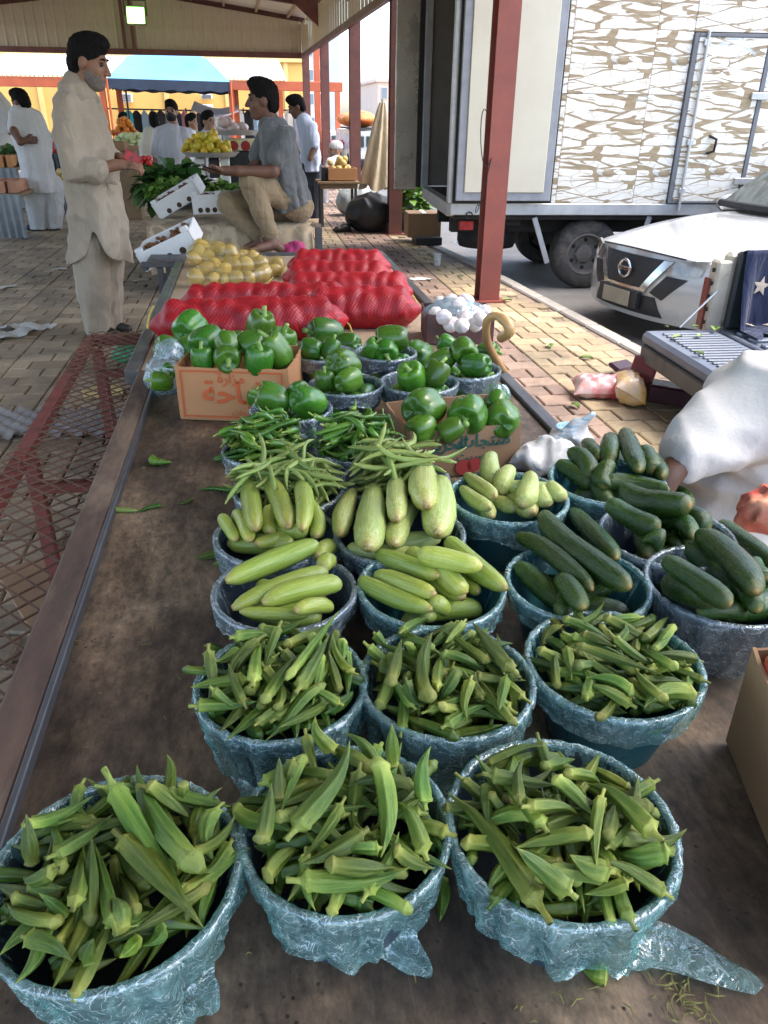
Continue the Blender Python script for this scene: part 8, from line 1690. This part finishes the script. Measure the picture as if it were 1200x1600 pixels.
# folded parasol
Yu = 11.6; q_ = atY(590, 290, Yu); um = thing('folded_parasol', (q_[0], Yu, 0), 'tall folded beige parasol beside the truck door', 'parasol'); zt_, zb2_ = atY(594, 160, Yu)[2], atY(585, 292, Yu)[2]; g = G(); rows = []
for t in np.linspace(0, 1, 16):
    rr_ = .035+.17*t**.8; rows.append([(q_[0]+(.06-.10*t)+rr_*math.cos(a_)*(1+.22*math.sin(7*a_+2*t)), Yu+rr_*math.sin(a_)*(1+.22*math.sin(7*a_+2*t)), zt_-(zt_-zb2_)*t-.05*t*math.sin(3*a_)) for a_ in np.linspace(0, 2*PI, 57)[:-1]])
g.grid(rows, wrap=True); obj('canvas', g, cloth_mat('beige_canvas', (.50, .41, .28), (.42, .34, .23)), um, sharp=0); g = G(); g.cyl((q_[0]-.03, Yu, 0), (q_[0]+.06, Yu, zt_+.04), .02, n=8); obj('pole', g, m_alu, um); g = G(); g.lathe([(.2, 0), (.2, .05), (.04, .08), (.0, .08)], (q_[0]-.03, Yu, .002), 20); obj('base', g, m_leg, um)
# black tarp heap, grey sack, cartons at the truck's tail
c = atY(583, 345, 10.75); m_btarp = M('black_tarp', (.022, .022, .023), (.014, .014, .015), .5, 6, .3, 12)
crumple('tarp_heap', np.array([c[0], 10.85, .22]), (.36, .35, .26), 71, m_btarp, None, 0, .02, .05, 7, 'black tarpaulin heap at the foot of the column', 'tarp', extra=[(np.array([c[0]-.35, 10.7, .05]), np.array([c[0]-.62, 10.6, .03]), .06, .03)])
crumple('tarp_heap', atY(632, 335, 11.0)*np.array([1, 1, 0])+np.array([0, .1, .2]), (.2, .3, .26), 72, M('grey_film_sack', (.3, .31, .32), (.22, .23, .24), .4, 5, .2, 15), None, 0, .02, .03, 9, 'grey film sack holding leaves behind the column', 'sack')
for (px0, px1, py0, py1, Y, mt, lab) in ((640, 690, 334, 371, 9.6, m_card, 'closed brown carton standing at the tail of the truck'), (652, 692, 372, 386, 9.45, m_cblk, 'low dark crate under the brown carton')):
    A_ = atY(px0, py0, Y); B_ = atY(px1, py1, Y); zb3 = max(B_[2], -.0) if mt is m_card else -.0; T = thing('carton' if mt is m_card else 'crate', ((A_[0]+B_[0])/2, Y+.2, zb3), lab, 'carton' if mt is m_card else 'crate'); g = G(); g.box(((A_[0]+B_[0])/2, Y+.2, (A_[2]+zb3)/2), (B_[0]-A_[0], .36, max(.05, A_[2]-zb3)), rotz(-.05), .006); obj('case', g, mt, T)
    if mt is m_card: g = G(); g.box(((A_[0]+B_[0])/2, Y+.2, A_[2]+.001), (.05, .37, .003), rotz(-.05)); obj('tape', g, m_offw, T)
crumple('bin_bag', atY(560, 300, 12.6)*np.array([1, 1, 0])+np.array([0, 0, .2]), (.35, .25, .24), 73, M('mixed_grey_bag', (.35, .37, .36), (.2, .24, .24), .5, 5), None, 0, .025, .03, 9, 'grey rubbish bag beyond the small table', 'bag')
# vans far down the street
m_van = M('white_van_paint', (.74, .74, .73), (.68, .68, .67), .3, 2, coat=.3)
def van(px0, px1, pyt, pyb, Y, lab, load=None):
    A_ = atY(px0, pyt, Y); B_ = atY(px1, pyt, Y); zt_ = A_[2]; T = thing('parked_van', ((A_[0]+B_[0])/2, Y+2, -.17), lab, 'van'); W_ = B_[0]-A_[0]; cx = (A_[0]+B_[0])/2; zb3 = .15
    prof = [(-W_/2, zb3), (-W_/2, zb3+(zt_-zb3)*.5), (-W_*.44, zt_-.08), (-W_*.40, zt_), (W_*.40, zt_), (W_*.44, zt_-.08), (W_/2, zb3+(zt_-zb3)*.5), (W_/2, zb3)]; g = G(); g.prism([(cx+x, Y, z) for x, z in prof], (0, 4.2, 0)); obj('body', g, m_van, T)
    for (u0, u1, v0, v1) in ((-.38, -.04, .55, .88), (.04, .38, .55, .88)): g = G(); g.box((cx+W_*(u0+u1)/2, Y-.015, zb3+(zt_-zb3)*(v0+v1)/2), (W_*(u1-u0), .04, (zt_-zb3)*(v1-v0)), None, .02); obj('rear_window', g, m_wsc, T)
    for sg in (-1, 1): g = G(); g.box((cx+sg*W_*.44, Y-.02, zb3+(zt_-zb3)*.38), (.12, .05, .3), None, .01); obj('tail_lamp', g, m_fr, T)
    g = G(); g.box((cx, Y-.06, zb3+.1), (W_, .12, .2), None, .03); obj('bumper', g, m_cblk, T); g = G(); g.box((cx, Y-.02, zb3+(zt_-zb3)*.3), (.5, .04, .13)); obj('number_plate', g, m_offw, T)
    for sg in (-1, 1):
        for yy in (Y+.8, Y+3.3): g = G(); g.lathe([(0, -.1), (.3, -.1), (.33, -.06), (.33, .06), (.3, .1), (0, .1)], (cx+sg*(W_/2-.1), yy, .16), 24, axis=np.stack([[0, 1, 0], [0, 0, 1], [1, 0, 0]], 1)); obj('wheel', g, m_rub, T)
    if load: g = G(); g.box((cx, Y+1.6, zt_+.05), (W_*.9, 2.8, .04)); obj('roof_rack', g, m_dkmetal, T)
    return cx, zt_
cx, zt_ = van(549, 592, 205, 262, 22.0, 'white van with an orange covered load on its roof', True)
crumple('roof_load', np.array([cx, 23.4, zt_+.27]), (.55, .9, .2), 81, M('orange_red_sheet', (.62, .12, .03), (.7, .3, .05), .5, 4), None, zt_+.07, .04, .05, 5, 'orange red sheeted load on the van roof', 'load')
van(514, 546, 207, 262, 27.0, 'white minibus parked beyond the head wrapped man')
g = G(); q_ = atY(533, 226, 24); 
crumple('red_sunshade', np.array([q_[0], 24.2, q_[2]]), (.55, .5, .12), 82, m_fr, None, q_[2]-.3, .04, .03, 6, 'red sunshade between the parked vans', 'sunshade'); g = G(); g.cyl((q_[0], 24.2, -.02), (q_[0], 24.2, q_[2]), .03, n=8); obj('pole', g, m_dkmetal, COL.objects['red_sunshade'])
# ============================================================ LITTER AND GROUND CLUTTER
def sheet(px, py, w_, d_, ang, mt, label, cat, seed, z=.006, amp=.014, nm='plastic_sheet'):
    c = at(px, py, 0); n_ = 16; g = G(); P_ = []
    for i in range(n_):
        r_ = []
        for j in range(n_):
            q_ = rotz(ang) @ np.array([(i/(n_-1)-.5)*w_, (j/(n_-1)-.5)*d_, 0])*(1+.18*math.sin(3*i/n_+seed)*math.cos(4*j/n_)); q_ += c; r_.append(q_)
        P_.append(r_)
    P_ = np.array(P_); P_[..., 2] = z+amp*np.abs(vnoise(P_, 22, seed, 3)); g.grid(P_, smooth=False); return obj(nm, g, mt, None, label, cat, sharp=0)
m_pale = M('pale_plastic_sheet', (.52, .50, .45), (.42, .40, .36), .45, 8, jitter=.1)
sheet(12, 525, .30, .22, .2, m_pale, 'crumpled pale plastic sheet lying on the paving', 'litter', 1, amp=.03); sheet(42, 514, .34, .16, -.3, m_pale, 'torn pale plastic strip beside the crumpled sheet', 'litter', 2, amp=.03)
sheet(92, 422, .16, .10, .5, m_pale, 'small white scrap on the paving before the man in beige', 'litter', 3); sheet(10, 450, .18, .1, 1, m_pale, 'pale plastic scrap far from the table on the paving', 'litter', 4); sheet(657, 437, .20, .10, .2, m_foam, 'white paper scrap on the pink paving', 'litter', 5); sheet(205, 440, .26, .04, .2, m_pale, 'thin pale strip behind the black stand', 'litter', 6)
sheet(740, 383, .5, .4, .4, M('grey_flat_sheet', (.42, .44, .45), (.35, .37, .38), .4, 4), 'grey plastic sheet on the ground under the truck', 'litter', 7, .02, .02)
for (px, py, lab) in ((683, 415, 'clear cup standing on the paving by the red column'), ): c = at(px, py, 0); g = G(); g.lathe([(.03, .002), (.032, 0), (.042, .12), (.04, .12), (.03, .004), (0, .004)], c, 20); obj('plastic_cup', g, m_wfilm, None, lab, 'cup')
for k, (px, py) in enumerate(((724, 432), (760, 482), (668, 400), (860, 545), (800, 470), (905, 640), (918, 655), (905, 560), (570, 375), (612, 395))):
    c = at(px, py, .004); inst('leaf_scrap', LEAF, m44(rotz(random.uniform(0, 6)), c, random.uniform(.05, .10)), None, 'dry leaf scrap lying on the yellow and pink paving', 'leaf', 'leaf scraps on the paving')
# clutter under the rack
m_tray = M('grey_egg_tray', (.30, .29, .28), (.22, .21, .2), .85, 9, .3, 60); A_ = at(5, 690, 0); T = thing('egg_tray', tuple(at(85, 668, 0)), 'flattened grey egg trays on the paving under the rack', 'egg tray'); c = at(85, 668, 0)
for s_ in (-.5, .5):
    g = G(); n_ = 37; P_ = []
    for i in range(n_): P_.append([c+rotz(-.08) @ np.array([s_*.62+(i/(n_-1)-.5)*.60, (j/24-.5)*.36, .03+.022*math.cos(i/(n_-1)*2*PI*6)*math.cos(j/24*2*PI*4)]) for j in range(25)])
    g.grid(P_); obj('tray_sheet', g, m_tray, T, sharp=0)
crumple('green_bag', at(208, 552, .07), (.13, .09, .06), 91, M('green_net_bag', (.03, .24, .11), (.02, .16, .08), .5, 14), None, 0, .01, .02, 18, 'green net bag on the paving under the rack', 'bag')
c = at(178, 730, .0); T = thing('paper_cup', tuple(c), 'blue and white cup lying under the rack', 'cup'); g = G(); g.tube([c+np.array([0, 0, .035]), c+np.array([.02, -.11, .045])], [.028, .04], 20); obj('cup_body', g, m_offw, T); g = G(); g.tube([c+np.array([.004, -.02, .0365]), c+np.array([.014, -.075, .0425])], [.0308, .0375], 20); obj('blue_band', g, M('blue_cup_band', (.05, .16, .38), (.04, .13, .32), .5, 9), T)
for (px, py, w_, d_, a_, mt, lab, nm) in ((160, 614, .2, .12, .3, M('yellow_foam', (.55, .42, .18), (.48, .36, .15), .9, 9), 'slab of yellow foam under the rack', 'foam_slab'), (130, 905, .45, .4, .5, m_card, 'flattened brown cardboard on the paving under the rack', 'cardboard_sheet'), (20, 1250, .6, .5, .2, m_card, 'flattened brown cardboard below the table edge', 'cardboard_sheet')):
    c = at(px, py, .01); g = G(); g.box((c[0], c[1], .02), (w_, d_, .03 if 'foam' in nm else .012), rotz(a_), .003); obj(nm, g, mt, None, lab, 'foam' if 'foam' in nm else 'cardboard')
# wire tied round the near column
g = G(); q_ = np.array([xcol(6.44)-.09, 6.36, 1.25]); tt = np.linspace(0, 1, 26); g.tube([q_+np.array([-.05*math.sin(t*9)-.03, -.02, .16-.75*t+.10*math.sin(t*14)]) for t in tt], .004, 5); obj('loose_wire', g, m_blk, None, 'loose dark wire hanging on the red column', 'wire')
